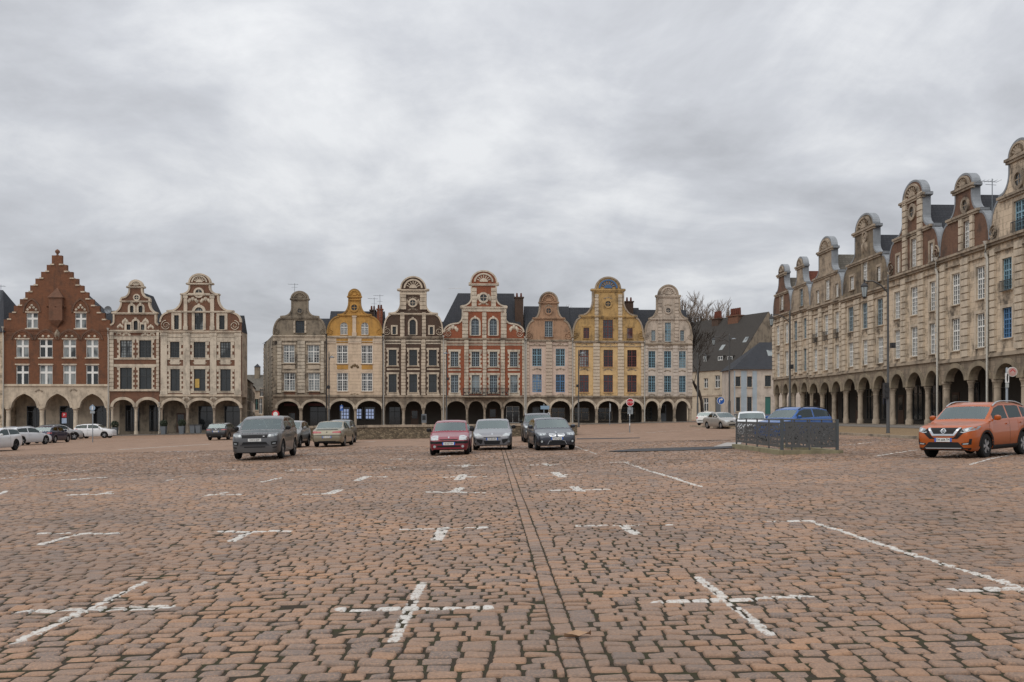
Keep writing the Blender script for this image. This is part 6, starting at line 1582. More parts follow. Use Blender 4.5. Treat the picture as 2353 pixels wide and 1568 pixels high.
car('parked_car', 'bright blue high-roofed car with black roof rails behind the perforated fence', 'suv', P_('blue_paint', (.014, .085, .29, 1), .25), (13.95, 49.3), (-.8, -.6), 4.32, 1.8, 1.68, .34, rails=CM['black'], clad=True, rim='five',
    feat=[('headlight', [(.48, .8), (.8, .82), (.86, .93), (.52, .93)], CM['lamp'], True), ('grille', rect4(-.42, .42, .78, .9), CM['black'])])
# ------------------------------------------------------------------ details on the houses
def arch_band(Pf, cx_, hw, ys, yt, k, y0, mt, par, name='blind_arch'):
    c, l, r = Pf(cx_, 900)[0], Pf(cx_ - hw, 900)[0], Pf(cx_ + hw, 900)[0]; z0, z1 = Pf(cx_, ys)[1], Pf(cx_, yt)[1]
    o = arc_pts(c, (r-l)/2, z0, z1 - z0, 16, True); i_ = arc_pts(c, (r-l)/2 - k, z0, z1 - z0 - k*1.1, 16, True)
    b = MB(); b.prism(o + i_[::-1], [], -y0, .02, back=False); b.build(name, mt, par)
rt, Pf, inf = hb
for cx_ in (158, 325, 490, 650):
    arch_band(Pf, cx_, 82, 715, 636, .2, .1, M['brickgr'], rt); arch_band(Pf, cx_, 66, 715, 650, .12, .06, M['brickbr'], rt)
    for dx in (-20, 20):
        u, z = Pf(cx_ + dx, 690); b = MB(); b.lathe([(.02, -.1), (.16, -.05), (.16, .05), (.02, .1)], n=8); b.v = [(u + v[0], v[2] - .02, z + v[1]) for v in b.v]; b.build('stone_boss', M['stonew'], rt)
for cx_ in (226, 570):
    arch_band(Pf, cx_, 66, 522, 420, .2, .1, M['brickgr'], rt)
    for dx, dy in ((0, 472), (-13, 488), (13, 488), (-30, 502), (30, 502)):
        u, z = Pf(cx_ + dx, dy); b = MB(); b.lathe([(.02, -.1), (.15, -.05), (.15, .05), (.02, .1)], n=8); b.v = [(u + v[0], v[2] - .02, z + v[1]) for v in b.v]; b.build('stone_boss', M['stonew'], rt)
(u0, z1), (u1, z0), zt = Pf(358, 420), Pf(452, 580), Pf(405, 345)[1]
b = MB(); b.prism([(u0, z0), (u1, z0), (u1, z1), (u0, z1)], [[((u0+u1)/2 - .18 + q, z0 + 1.6), ((u0+u1)/2 + .0 + q, z0 + 1.6), ((u0+u1)/2 + .0 + q, z1 - 1.1), ((u0+u1)/2 - .18 + q, z1 - 1.1)] for q in (-.9, .09, 1.05)], -.55, .0)
b.add([(u0-.15, -.7, z1), (u1+.15, -.7, z1), (u1+.15, .02, z1), (u0-.15, .02, z1), (u0+.8, .02, zt), (u1-.8, .02, zt)], [(0,1,5,4), (1,2,5), (3,0,4), (3,2,1,0)])
b.add([(u0, -.55, z0), (u1, -.55, z0), (u1, 0, z0), (u0, 0, z0), (u0+.9, 0, z0 - .9), (u1-.9, 0, z0 - .9)], [(0,4,5,1), (0,3,4), (1,5,2)])
o = b.build('oriel_turret', M['brickbr'], rt)
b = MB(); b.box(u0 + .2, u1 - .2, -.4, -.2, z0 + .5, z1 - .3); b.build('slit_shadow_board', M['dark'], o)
u, z = Pf(442, 1247); b = MB(); b.box(u - .28, u + .28, .5, .56, z - .3, z + .3); o = b.build('wall_sign', m_plain('red_sign', (.4, .02, .03, 1), .5), rt)
text_mesh('P', .42, 'sign_letter', M['white'], o, Matrix.Translation((u, .495, z)) @ Matrix.Rotation(PI/2, 4, 'X'))
b = MB(); b.box(u - .3, u + .3, .5, .56, z - 1.05, z - .4); b.build('notice_board', m_plain('blue_white_notice', (.3, .38, .5, 1), .5, var=.4, vs=5), rt)
rt, Pf, inf = hwh
u, z = Pf(803, 998); b = MB(); b.box(u - .28, u + .28, .14, .155, z - .55, z + .55); b.build('window_poster', m_plain('yellow_poster', (.5, .33, .08, 1), .6, var=.5, vs=4), rt)
rt, Pf, inf = hor                                      # iron balcony
(u0, z1), (u1, z0) = Pf(747, 1040), Pf(1130, 1108)
b = MB(); b.box(u0, u1, -1.0, -.171, z0 - .16, z0); b.build('balcony_slab', M['stonegr'], rt)
b = MB()
b.box(u0, u1, -.98, -.93, z1 - .05, z1); b.box(u0, u1, -.98, -.93, z0 + .05, z0 + .1)
n = 56
for k in range(n + 1):
    u = u0 + .02 + (u1 - u0 - .04) * k / n; t_ = .045 if k % 14 == 0 else .013
    b.box(u - t_, u + t_, -.965 - t_/3, -.945 + t_/3, z0, z1 - .051)
for uu in (u0, u1 - .04): b.box(uu, uu + .04, -.929, 0, z1 - .05, z1)
for k in range(6):
    for j in range(2):
        u = u0 + (u1-u0)*(k + .25 + .5*j)/6; b.lathe([(.02, z0+.3), (.12, z0+.45), (.02, z0+.62)], u, -.955, 6)
b.build('balcony_railing', M['iron'], rt)
rt, Pf, inf = hcr                                      # backlit cards in the agency window
m_card = bpy.data.materials.new('backlit_card'); m_card.use_nodes = True
pb = m_card.node_tree.nodes['Principled BSDF']; pb.inputs['Base Color'].default_value = (.5, .6, .8, 1); pb.inputs['Emission Color'].default_value = (.5, .63, 1, 1); pb.inputs['Emission Strength'].default_value = .3
m_photo = m_plain('card_photo', (.12, .16, .3, 1), .5, var=.4, vs=4)
dist = (inf['zg'], )
k_ = (139 + 3.4) / 139
for x0, x1, nc in ((884, 962, 3), (1026, 1078, 2), (1113, 1192, 3)):
    ua, ub = Pf(x0, 900)[0], Pf(x1, 900)[0]
    za, zb_ = Pf(1000, 1280)[1], Pf(1000, 1186)[1]
    sh = (k_ - 1) * (Pf((x0+x1)/2, 900)[0] + rowC.pt(rowC.uz(745/3.9993 + 564.5, 900)[0])[0])
    ua, ub = ua + sh, ub + sh
    b = MB(); b.box(ua - .15, ub + .15, 3.3, 3.42, za - .15, zb_ + .25); pw = b.build('agency_window', M['shop'], rt)
    for i in range(nc):
        for j in range(3):
            w_, h_ = (ub - ua) / nc, (zb_ - za) / 3
            b = MB(); b.box(ua + w_*i + w_*.14, ua + w_*(i+1) - w_*.14, 3.26, 3.298, za + h_*j + h_*.1, za + h_*(j+1) - h_*.1); o = b.build('lit_card', m_card, pw)
            
rt, Pf, inf = hgr
for x0, x1 in ((318, 470), (548, 715)):
    (ua, za), (ub, zb_) = Pf(x0, 1158), Pf(x1, 1135)
    b = MB(); b.box(ua, ub, 2.9, 3.0, za, zb_); b.build('shop_fascia', m_plain('dark_red_fascia', (.11, .02, .02, 1), .5, var=.3), rt)

# ------------------------------------------------------------------ street furniture
def gp(px, Z): x = (px - CX) / FPX * Z; return (x, Z, gz(x))
def zat(py, Z): return EYE - (py - HY) / FPX * Z
m_post = m_plain('grey_painted_steel', (.06, .06, .06, 1), .5, .2, var=.15)
def lantern(root, x, z, s=.185, h=.68):
    b = MB(); b.lathe([(s*.55, z - h), (s, z - .12)], x, 0, 6); o = b.build('lantern_glass', m_plain('frosted_glass', (.3, .34, .35, 1), .25, var=.1), root)
    b = MB(); b.lathe([(s*1.1, z - .12), (s*1.15, z - .06), (s*.6, z + .08), (s*.2, z + .14), (.05, z + .3)], x, 0, 6)
    b.lathe([(s*.3, z - h - .1), (s*.6, z - h + .02)], x, 0, 6)
    for k in range(6):
        a = PI/3*k; b.tube([(x + s*.57*math.cos(a), s*.57*math.sin(a), z - h), (x + s*1.02*math.cos(a), s*1.02*math.sin(a), z - .1)], .012, 4)
    b.build('lantern_cap', M['iron'], o)
def lamp(label, px, Z, ytop, arms, r=.1, box=None, base_h=2.6, name='street_lamp'):
    p = gp(px, Z); root = empty(name, p, 0, label, 'street lamp'); H = zat(ytop, Z) - p[2]
    b = MB(); b.lathe([(r*1.7, -.2), (r*1.7, .1), (r*1.25, .2), (r*1.25, base_h), (r*.9, base_h + .1), (r*.75, H - .2), (r*.6, H), (r*.2, H + .12)], n=12); b.build('post', m_post, root, smooth=50)
    for dx, zz_, kind in arms:
        xx = dx / FPX * Z; za = zat(zz_, Z) - p[2]
        b = MB(); b.tube([(0, 0, min(za, H) - .55), (xx*.3, 0, za - .12), (xx*.65, 0, za + .12), (xx, 0, za + .1)], .04, 6); b.build('arm', m_post, root, smooth=60)
        if kind == 'lantern': lantern(root, xx, za - .1)
        else:
            b = MB(); b.lathe([(.05, za + .06), (.25, za - .02), (.3, za - .1), (.2, za - .14)], xx, 0, 10); b.build('lamp_head', M['galv'], root)
    for bx in box or []:
        xx, za, zb_ = bx[0] / FPX * Z, zat(bx[2], Z) - p[2], zat(bx[1], Z) - p[2]
        b = MB(); w_ = bx[3] / FPX * Z / 2; b.box(xx - w_, xx + w_, -.16, .16, za, zb_)
        nl = 3 if zb_ - za > .6 else 1
        for k in range(nl):
            zc = za + (zb_ - za) * (k + .5) / nl; q0 = len(b.v); b.lathe([(.09, -.2), (.1, -.155), (.06, -.15)], n=10); b.v[q0:] = [(xx + v[0], v[2], zc + v[1]) for v in b.v[q0:]]
        b.build('signal_box' if nl == 3 else 'floodlight', M['iron'], root)
    return root
lamp('tall grey lamp post with a hanging lantern and signal box by the right row', 2040.5, 56, 640, [(-54, 651, 'lantern')], .075, [(-5, 880, 916, 10), (11, 788, 800, 9)])
lamp('grey lamp post with lantern arm in front of the far right houses', 1815, 84, 716, [(-42, 727, 'lantern')], .1, [(3, 838, 848, 9)])
lamp('tall lamp post with two lantern arms in front of the blue corner house', 1676, 112, 770, [(-36, 777, 'lantern'), (10, 778, 'head')], .11)
lamp('lamp post with a lantern beside the bare tree trunk', 1603, 139, 812, [(18, 815, 'lantern')], .11)
lamp('thin dark lamp post before the gap between pink and yellow houses', 1329.5, 114, 806, [(9, 811, 'head')], .085, [(-3, 884, 890, 5)])
lamp('thin dark lamp post before the orange brick house', 1026, 122, 806, [(-2, 811, 'head')], .085, [(3, 868, 874, 5)])
lamp('thin lamp post with a small hooked head before the cream and ochre house', 756, 120, 810, [(7, 820, 'head')], .085, [(-1, 886, 894, 6)])
def sign(label, px, Z, cat, build, ytop=None, name='road_sign', r=.038, grp=None):
    p = gp(px, Z); root = empty(name, p, 0, label, cat, grp); H = zat(ytop, Z) - p[2]
    b = MB(); b.lathe([(r, -.2), (r, H), (r*.3, H + .03)], n=10); b.build('pole', M['galv'], root, smooth=60)
    build(root, Z, p); return root
def plate2(root, name, poly, y0, y1, m):
    b = MB(); b.prism(poly, [], y0, y1); return b.build(name, m, root)
def ngon(x, z, r, n, ph=0): return [(x + r*math.cos(ph + 2*PI*k/n), z + r*math.sin(ph + 2*PI*k/n)) for k in range(n)]
m_red = m_plain('sign_red', (.42, .015, .025, 1), .4); m_wh = m_plain('sign_white', (.7, .7, .68, 1), .4); m_bl = m_plain('sign_blue', (.02, .1, .38, 1), .4); m_bk = m_plain('sign_back', (.3, .33, .35, 1), .5, .3)
def stop(root, Z, p):
    z = zat(925, Z) - p[2]; r = 9.6 / FPX * Z
    plate2(root, 'sign_rim', ngon(.02, z, r, 8, PI/8), -.08, -.05, m_wh); o = plate2(root, 'sign_face', ngon(.02, z, r*.88, 8, PI/8), -.086, -.079, m_red)
    text_mesh('STOP', r*.72, 'sign_word', m_wh, o, Matrix.Translation((.02, -.089, z)) @ Matrix.Rotation(PI/2, 4, 'X'), .92)
    s_ = Z / FPX; plate2(root, 'small_plate', [(-.12, zat(943, Z)-p[2]), (.1, zat(943, Z)-p[2]), (.1, zat(936, Z)-p[2]), (-.12, zat(936, Z)-p[2])], -.075, -.05, m_bk)
    plate2(root, 'rear_plate', [(-.17, zat(952, Z)-p[2]), (.26, zat(952, Z)-p[2]), (.26, zat(936.5, Z)-p[2]), (-.17, zat(936.5, Z)-p[2])], .05, .07, m_bk)
    b = MB(); b.lathe([(.042, .55), (.042, .75)], n=8); b.lathe([(.042, 1.3), (.042, 1.45)], n=8); b.build('sticker', m_wh, root)
sign('red octagonal stop sign on a thin pole in the open square', 1447, 78, 'stop sign', stop, 916, 'stop_sign')
def arrow(root, Z, p):
    z = zat(921, Z) - p[2]; r = 8.8 / FPX * Z
    plate2(root, 'sign_rim', ngon(0, z, r, 24), -.07, -.05, m_wh); o = plate2(root, 'sign_face', ngon(0, z, r*.92, 24), -.076, -.069, m_bl)
    b = MB(); k = r*.13; b.prism([(-.32*r - k, z - .5*r), (-.32*r + k, z - .5*r), (-.32*r + k, z + .05*r), (-.12*r, z + .22*r), (.15*r, z + .22*r), (.15*r, z - .02*r), (.55*r, z + .34*r), (.15*r, z + .7*r), (.15*r, z + .46*r), (-.2*r, z + .46*r), (-.32*r - k, z + .2*r)], [], -.08, -.075)
    b.build('turn_arrow', m_wh, o)
sign('round blue turn-right sign before the beige garage house', 1656, 112, 'road sign', arrow, 912)
def noveh(root, Z, p):
    z = zat(952, Z) - p[2]; r = 8.6 / FPX * Z
    plate2(root, 'sign_rim', ngon(0, z, r, 24), -.07, -.05, m_red); plate2(root, 'sign_face', ngon(0, z, r*.62, 24), -.076, -.069, m_wh)
sign('round red-ringed white sign peeping over the large grey car', 633.5, 100, 'road sign', noveh, 943)
def pside(root, Z, p):
    z = zat(938, Z) - p[2]; r = 6.5 / FPX * Z
    plate2(root, 'sign_face', ngon(0, z, r, 24), -.07, -.05, m_plain('sign_blue_grey', (.25, .33, .42, 1), .4)); plate2(root, 'sign_stripe', [(-r*.2, z - r*.6), (r*.2, z - r*.6), (r*.2, z + r*.6), (-r*.2, z + r*.6)], -.075, -.069, m_wh)
    plate2(root, 'small_plate', [(-r*.8, z - r*1.9), (r*.8, z - r*1.9), (r*.8, z - r*1.1), (-r*.8, z - r*1.1)], -.07, -.05, m_bk)
sign('round pale blue sign on a thin pole in front of the white crossover', 213, 84, 'road sign', pside, 930)
def blue_sq(root, Z, p):
    z = zat(938, Z) - p[2]; w_ = 3.4 / FPX * Z; h_ = 6 / FPX * Z
    o = plate2(root, 'sign_face', [(-w_, z - h_), (w_, z - h_), (w_, z + h_), (-w_, z + h_)], -.07, -.05, m_bl)
    text_mesh('P', h_*1.5, 'sign_letter', m_wh, o, Matrix.Translation((0, -.073, z)) @ Matrix.Rotation(PI/2, 4, 'X'))
sign('small upright blue parking sign before the agency window', 785, 112, 'road sign', blue_sq, 930)
def dirs(root, Z, p):
    z = zat(937, Z) - p[2]; s_ = Z / FPX
    plate2(root, 'sign_face', [(-8*s_, z - 4*s_), (12*s_, z - 4*s_), (12*s_, z + 4.2*s_), (-8*s_, z + 4.2*s_)], -.07, -.05, m_plain('pale_blue_sign', (.2, .3, .4, 1), .5))
sign('pale blue rectangular direction sign above the dark grey SUV', 1250, 92, 'direction sign', dirs, 929)
def thin(root, Z, p):
    z0, z1 = zat(946, Z) - p[2], zat(928, Z) - p[2]; plate2(root, 'sign_edge', [(-.02, z0), (.12, z0), (.12, z1), (-.02, z1)], -.12, .0, m_bk)
sign('bare metal post with an edge-on plate before the yellow house arcade', 1401, 124, 'sign post', thin, 927)
def bar(root, Z, p):
    s_ = Z / FPX; z = zat(855, Z) - p[2]; r = 11.2 * s_; x = 10 * s_
    plate2(root, 'sign_rim', ngon(x, z, r, 28), -.14, -.06, m_plain('sign_pale', (.5, .48, .45, 1), .5)); o = plate2(root, 'sign_face', ngon(x, z, r*.84, 28), -.15, -.139, m_plain('sign_pink', (.42, .24, .21, 1), .5, var=.25, vs=7))
    plate2(root, 'sign_emblem', ngon(x, z - r*.1, r*.3, 16), -.155, -.149, m_plain('sign_pale_red', (.45, .3, .27, 1), .5))
    plate2(root, 'emblem_chevron', [(x - r*.55, z + .05*r), (x, z + r*.62), (x + r*.55, z + .05*r), (x + r*.42, z - .05*r), (x, z + r*.4), (x - r*.42, z - .05*r)], -.155, -.149, m_red)
    z1, z0 = zat(858, Z) - p[2], zat(880, Z) - p[2]; plate2(root, 'hanging_board', [(-5*s_, z0), (3*s_, z0), (3*s_, z1), (-5*s_, z1)], -.1, -.05, m_wh)
    plate2(root, 'board_oval', [(-1*s_ + 1.9*s_*math.cos(2*PI*k/16), (z0+z1)/2 + .28*(z1-z0)*2*.8*math.sin(2*PI*k/16)) for k in range(16)], -.106, -.099, M['iron'])
    zb_ = zat(891, Z) - p[2]; plate2(root, 'lower_board', [(-4.6*s_, zb_), (2.6*s_, zb_), (2.6*s_, z0 - .03), (-4.6*s_, z0 - .03)], -.1, -.05, m_plain('sign_grey', (.35, .37, .36, 1), .5, var=.3, vs=9))
sign('round pink cafe sign with hanging boards on a pole above the orange car', 2313.5, 50, 'shop sign', bar, 846, 'cafe_sign', .06)

# perforated fence round the stair opening, on a low stone kerb
fx0, fx1, fy0, fy1 = 9.38, 11.3, 34.6, 41.6
fz_ = gz(fx0)
fr_ = empty('perforated_fence', (fx0, fy0, fz_), 0, 'dark perforated metal fence on a low stone kerb around a stair opening', 'fence')
FW, FD = fx1 - fx0, fy1 - fy0
b = MB(); kb = .17
b.box(-.16, FW + .16, -.16, .16, -.2, kb); b.box(-.16, .16, .161, FD + .16, -.2, kb - .003); b.box(FW - .16, FW + .16, .161, FD + .16, -.2, kb - .003)
m_kerb = m_stucco('mossy_kerb_stone', (.27, .24, .15, 1), .35)
b.build('stone_kerb', m_kerb, fr_)
m_fence = m_plain('anthracite_steel', (.075, .076, .076, 1), .55, .1, var=.15, vs=2)
def perf(w_, h_, seed):
    rn = random.Random(seed); holes = []
    for _ in range(900):
        x, z = rn.uniform(.07, w_ - .07), rn.uniform(.07, h_ - .07); a = rn.uniform(0, PI); l = rn.uniform(.04, .08); k = rn.uniform(.42, .75)
        if any(math.hypot(x - q[0], z - q[1]) < (l + q[2]) * .92 for q in holes): continue
        if x - l < .035 or x + l > w_ - .035 or z - l < .035 or z + l > h_ - .035: continue
        holes.append((x, z, l, a, k))
        if len(holes) > 60: break
    return [[(x + math.cos(a)*l*math.cos(t)*(1 - .25*math.sin(t)) - math.sin(a)*l*k*math.sin(t), z + math.sin(a)*l*math.cos(t)*(1-.25*math.sin(t)) + math.cos(a)*l*k*math.sin(t)) for t in [2*PI*q/8 for q in range(8)]] for x, z, l, a, k in holes]
ph = .86
pieces = []
for k in range(2): pieces.append(((FW - .2) / 2, Matrix.Translation((.08 + k*(FW - .12)/2 + .03, -.02, kb + .09)), 3 + k))
for k in range(4): pieces.append((FD/4 - .08, Matrix.Translation((-.015, FD/4*(k+1) - .04, kb + .09)) @ Matrix.Rotation(-PI/2, 4, 'Z'), 10 + k))
for k in range(4): pieces.append((FD/4 - .08, Matrix.Translation((FW + .015, FD/4*(k+1) - .04, kb + .09)) @ Matrix.Rotation(-PI/2, 4, 'Z'), 20 + k))
for w_, mw, sd in pieces:
    b = MB(); b.prism([(0, 0), (w_, 0), (w_, ph), (0, ph)], perf(w_, ph, sd), -.004, .004); b.build('perforated_panel', m_fence, fr_, mw=mw)
posts = [(0, 0, .05), (FW/2, 0, .026), (FW, 0, .045), (0, FD, .03), (FW, FD, .03)] + [(x, FD/4*k, .024) for x in (0, FW) for k in (1, 2, 3)] + [(.34, -.0, .02)]
for x, y, r_ in posts:
    b = MB(); b.box(x - r_, x + r_, y - r_, y + r_, kb - .1 if r_ < .045 else -.1, 1.24); b.build('post', m_plain('fence_post_steel', (.075, .085, .09, 1), .5, .3) if r_ >= .045 else m_fence, fr_)
b = MB(); b.tube([(0, 0, 1.22), (FW, 0, 1.22)], .018, 6); b.build('top_rail', m_fence, fr_)
b = MB(); b.tube([(0, FD, 1.22), (FW, FD, 1.22)], .022, 6); b.build('top_rail', m_fence, fr_)
for x in (0, FW):
    b = MB(); b.tube([(x, 0, 1.22), (x, FD, 1.22)], .018, 6); b.build('top_rail', m_fence, fr_)
b = MB(); b.box(.17, FW - .17, .17, FD, .01, .02); b.build('stair_well_shade_sheet', M['dark'], fr_)  # dark sheet at ground level stands in for the shade down the well

# iron barriers standing under the right arcade
for k, (u_, w_) in enumerate(((-12.4, 1.9), (-9.6, 1.8))):
    q = row_pt(rowR, u_, -1.2); root = empty('iron_barrier', (q[0], q[1], gz(31) + .17), rowR.rz, ['black iron cross-braced barrier under the right arcade, further from the orange car', 'black iron cross-braced barrier under the right arcade, nearer the orange car'][k], 'barrier', 'barriers under the right arcade')
    b = MB()
    for z in (.25, 1.0): b.tube([(0, 0, z), (w_, 0, z)], .025, 5)
    for j in range(5): b.tube([(w_*j/4, 0, 0), (w_*j/4, 0, 1.0)], .022, 5)
    b.build('frame', M['iron'], root)
    b = MB()
    for j in range(4): b.tube([(w_*j/4, 0, .25), (w_*(j+1)/4, 0, 1)], .016, 4); b.tube([(w_*j/4, 0, 1), (w_*(j+1)/4, 0, .25)], .016, 4)
    b.build('cross_bars', M['iron'], root)
# planters, bins, ticket machine by the left row
def planter(px, lab, Z=122.6, s=1.0):
    p = gp(px, Z); root = empty('planter', (p[0], p[1], p[2] + .1), 0, lab, 'planter', 'planters before the white corner house')
    b = MB(); b.add([(x*s, y*s, z*s) for x, y, z in [(-.26,-.26,0),(.26,-.26,0),(.26,.26,0),(-.26,.26,0),(-.34,-.34,.95),(.34,-.34,.95),(.34,.34,.95),(-.34,.34,.95)]], [(0,3,2,1),(4,5,6,7),(0,1,5,4),(1,2,6,5),(2,3,7,6),(3,0,4,7)]); b.build('pot', M['grey'], root)
    b = MB(); rn = random.Random(px)
    for k in range(700):
        d = Vector((rn.gauss(0, 1), rn.gauss(0, 1), rn.gauss(0, 1))).normalized(); c = d * .46 * rn.uniform(.75, 1.04) * s + Vector((0, 0, 1.3*s))
        a = Vector((rn.uniform(-1, 1), rn.uniform(-1, 1), rn.uniform(-1, 1))).normalized() * .07; e = a.cross(d).normalized() * .045 + d * .02
        b.add([c - a, c + e, c + a, c - e], [(0, 1, 2, 3)])
    b.build('ball_shrub', m_plain('box_leaf', (.022, .035, .016, 1), .6, var=.4, vs=6), root)
planter(376, 'grey pot with a clipped ball shrub left of the white house door')
planter(418, 'grey pot with a clipped ball shrub right of the white house door')
planter(264, 'grey pot with a clipped ball shrub by the narrow brick house')
for k, (px, lab) in enumerate(((443.5, 'left one of two grey wheeled bins under the white house arcade'), (456.5, 'right one of two grey wheeled bins under the white house arcade'))):
    p = gp(px, 122.4); root = empty('wheeled_bin', (p[0], p[1], p[2] + .1), 0, lab, 'bin', 'grey bins')
    b = MB(); b.add([(-.26,-.3,.06),(.26,-.3,.06),(.26,.3,.06),(-.26,.3,.06),(-.32,-.38,1.0),(.32,-.38,1.0),(.32,.38,1.0),(-.32,.38,1.0)], [(0,3,2,1),(4,5,6,7),(0,1,5,4),(1,2,6,5),(2,3,7,6),(3,0,4,7)]); b.build('bin_body', M['grey'], root)
    b = MB(); b.box(-.34, .34, -.42, .4, 1.0, 1.1); b.build('lid', M['dkframe'], root)
p = gp(974.5, 100); root = empty('ticket_machine', (p[0], p[1], p[2]), 0, 'grey parking ticket machine on a tapered foot behind the rubble wall', 'ticket machine')
b = MB(); b.lathe([(.3, 0), (.2, .5), (.24, .95)], n=12); b.build('foot', M['stonegr'], root)
b = MB(); b.box(-.24, .24, -.18, .18, .95, 1.85); b.build('cabinet', M['grey'], root)
b = MB(); b.box(-.17, .17, -.2, -.179, 1.25, 1.7); b.build('screen', M['shop'], root)
# aerials and a dish on the roofs
def aerial(px, ytop, ybot, Z, lab, hw=.9, base=None):
    x = (px - CX) / FPX * Z; z0, z1 = zat(ybot, Z), zat(ytop, Z)
    root = empty('tv_aerial', (x, Z, z0), 0, lab, 'aerial', 'television aerials on the roofs'); h_ = z1 - z0
    b = MB(); b.tube([(0, 0, -1.5), (0, 0, h_)], .03, 5); b.build('mast', M['galv'], root)
    b = MB(); b.tube([(-hw, 0, h_ - .15), (hw*.5, .3, h_ - .15)], .02, 4)
    for k in range(6): xx = -hw + hw*1.5*k/5; b.tube([(xx, -.35, h_ - .15), (xx, .35, h_ - .15)], .012, 4)
    b.tube([(-hw*.5, 0, h_*.55), (hw*.4, .2, h_*.55)], .016, 4)
    b.build('rods', M['galv'], root)
aerial(677, 651, 672, 141, 'television aerial behind the sooty grey gable')
aerial(860, 684, 716, 143, 'shorter television aerial above the ochre house chimney')
aerial(873, 677, 712, 141.5, 'taller television aerial above the ochre house chimney')
aerial(2280, 411, 440, 66, 'television aerial above the right-hand brick gable', .9)
aerial(2, 655, 690, 127, 'television aerial above the house at the left picture edge')
q = at(250, 721, 124.5); root = empty('satellite_dish', tuple(q), 0, 'grey satellite dish between the stepped gable and the narrow brick house', 'satellite dish')
b = MB(); b.lathe([(.02, .12), (.3, .06), (.47, 0), (.48, .02), (.3, .1)], n=18); b.v = [(v[0], v[2] - .3, v[1] + .45) for v in b.v]; b.build('dish', M['galv'], root, smooth=50)
b = MB(); b.tube([(0, -.2, .45), (0, .1, .1), (-.3, .4, 0), (-.9, .6, -.1)], .035, 6); b.tube([(0, -.2, .1), (0, -.75, .35)], .02, 5); b.build('bracket', M['galv'], root)
# dry leaf lying on the stones
x, y = G(1327, 1468)
b = MB(); n = 9
rn = random.Random(4)
for j in range(n):
    for i in range(n):
        s, t_ = i/(n-1)*2 - 1, j/(n-1)*2 - 1
        w_ = (1 - t_*t_)**.5 * (.75 + .25*math.cos(t_*9))
        b.v.append((t_*.098, s*w_*.05, .013 + .02*abs(s)**1.5*(1 + t_*.5) + .012*math.sin(t_*3 + s*2) + rn.uniform(0, .004)))
for j in range(n-1):
    for i in range(n-1): b.f.append([j*n+i, j*n+i+1, (j+1)*n+i+1, (j+1)*n+i]); b.m.append(0)
o = b.build('dry_leaf', M['leaf'], smooth=60); o.location = (x, y, gz(x) + .008); o.rotation_euler = (0.05, 0, .15)
tag(o, 'curled dry pale brown leaf lying near the drain line', 'leaf')
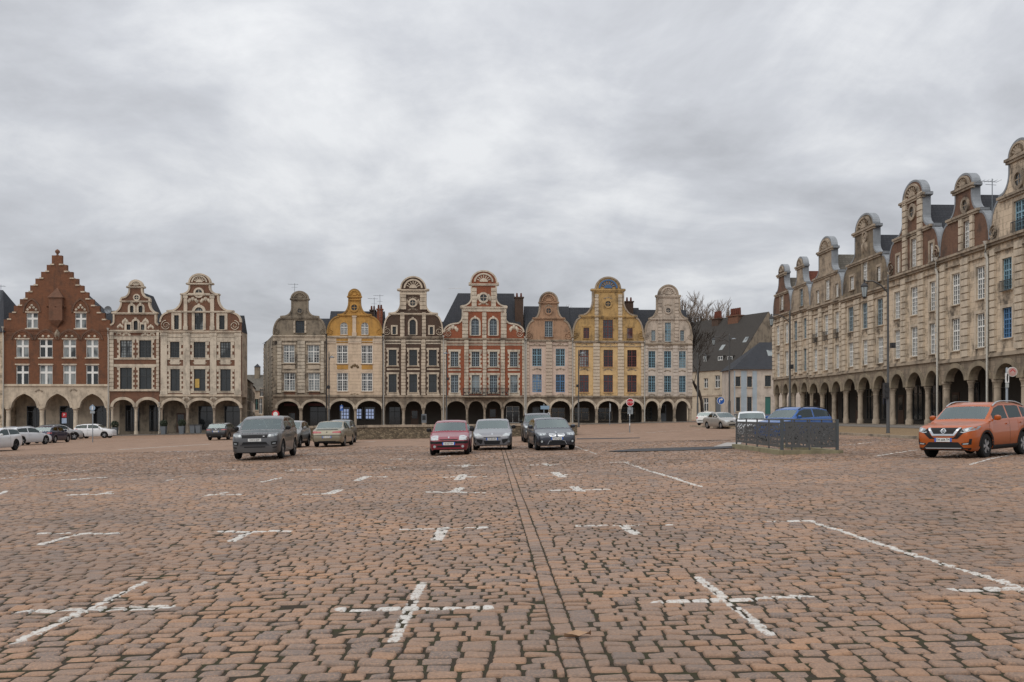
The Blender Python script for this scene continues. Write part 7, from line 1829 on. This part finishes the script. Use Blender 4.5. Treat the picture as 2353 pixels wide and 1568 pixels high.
# ------------------------------------------------------------------ light, sky, camera
def world():
    w = bpy.data.worlds.new('World'); bpy.context.scene.world = w; w.use_nodes = True
    t = w.node_tree; n = t.nodes; n.clear()
    L = t.links.new
    tc = n.new('ShaderNodeTexCoord')
    sky = n.new('ShaderNodeTexSky'); sky.sky_type = 'NISHITA'; sky.sun_disc = False
    sky.sun_elevation = math.radians(SUN_EL); sky.sun_rotation = math.radians(SUN_AZ)
    def mth(op, a, b=None, clamp=False):
        k = n.new('ShaderNodeMath'); k.operation = op; k.use_clamp = clamp
        for i, v in enumerate((a, b)):
            if v is None: continue
            if hasattr(v, 'is_linked'): L(v, k.inputs[i])
            else: k.inputs[i].default_value = v
        return k.outputs[0]
    sx = n.new('ShaderNodeSeparateXYZ'); L(tc.outputs['Generated'], sx.inputs[0])
    z = mth('MAXIMUM', sx.outputs[2], 0.0)
    den = mth('ADD', z, .26)
    cx = n.new('ShaderNodeCombineXYZ'); L(mth('DIVIDE', sx.outputs[0], den), cx.inputs[0]); L(mth('DIVIDE', sx.outputs[1], den), cx.inputs[1])
    def noise(scale, det, rough, dist, off):
        m = n.new('ShaderNodeMapping'); L(cx.outputs[0], m.inputs[0]); m.inputs['Location'].default_value = off
        m.inputs['Scale'].default_value = (1, .95, 1)
        k = n.new('ShaderNodeTexNoise'); L(m.outputs[0], k.inputs['Vector'])
        k.inputs['Scale'].default_value = scale; k.inputs['Detail'].default_value = det; k.inputs['Roughness'].default_value = rough; k.inputs['Distortion'].default_value = dist
        return k.outputs[0]
    a = noise(1.35, 8, .56, .5, (7.3, 2.2, 0)); b = noise(3.6, 7, .6, .3, (0, 4, 0))
    f = mth('ADD', mth('MULTIPLY', a, .68), mth('MULTIPLY', b, .32))
    r = n.new('ShaderNodeValToRGB'); L(f, r.inputs[0]); e = r.color_ramp.elements
    e[0].position = .36; e[0].color = (.38, .39, .415, 1)
    e[1].position = .61; e[1].color = (.67, .68, .695, 1)
    k = e.new(.49); k.color = (.5, .514, .545, 1)
    # overcast sky: brighter overhead, a paler band low down
    up = mth('ADD', mth('MULTIPLY', z, SKY_UP), 1.0)
    low = mth('MULTIPLY', mth('POWER', mth('SUBTRACT', 1.0, z), 14), .10)
    g = mth('ADD', up, low)
    vm = n.new('ShaderNodeVectorMath'); vm.operation = 'SCALE'; L(r.outputs[0], vm.inputs[0]); L(g, vm.inputs['Scale'])
    b1 = n.new('ShaderNodeBackground'); L(vm.outputs[0], b1.inputs[0]); b1.inputs[1].default_value = SKY_K
    b2 = n.new('ShaderNodeBackground'); L(sky.outputs[0], b2.inputs[0]); b2.inputs[1].default_value = .08
    mx = n.new('ShaderNodeMixShader'); mx.inputs[0].default_value = .06
    L(b1.outputs[0], mx.inputs[1]); L(b2.outputs[0], mx.inputs[2])
    o = n.new('ShaderNodeOutputWorld'); L(mx.outputs[0], o.inputs[0])
SUN_AZ, SUN_EL, SKY_UP, SKY_K, SUN_E = 214, 56, .9, .9, 1.5
world()
su = bpy.data.lights.new('sun', 'SUN'); su.energy = SUN_E; su.angle = math.radians(75); su.color = (1, .96, .9)
so = bpy.data.objects.new('sun', su); C.objects.link(so)
az = math.radians(SUN_AZ); el = math.radians(SUN_EL)
d = Vector((math.sin(az) * math.cos(el), math.cos(az) * math.cos(el), math.sin(el)))   # towards the sun
so.rotation_euler = (-d).to_track_quat('-Z', 'Y').to_euler()
cam = bpy.data.cameras.new('camera'); co = bpy.data.objects.new('camera', cam); C.objects.link(co)
co.location = (0, 0, EYE); co.rotation_euler = (PI / 2, 0, 0)
cam.sensor_width = 36; cam.lens = 36 * FPX / 2353; cam.shift_y = (HY - 784) / 2353; cam.shift_x = -(CX - 1176.5) / 2353
cam.clip_start = .1; cam.clip_end = 3000
sc = bpy.context.scene
sc.camera = co
sc.view_settings.view_transform = 'Standard'; sc.view_settings.look = 'None'; sc.view_settings.exposure = 0.2; sc.view_settings.gamma = 1
sc.cycles.max_bounces = 7; sc.cycles.transparent_max_bounces = 12; sc.cycles.diffuse_bounces = 3; sc.cycles.glossy_bounces = 3
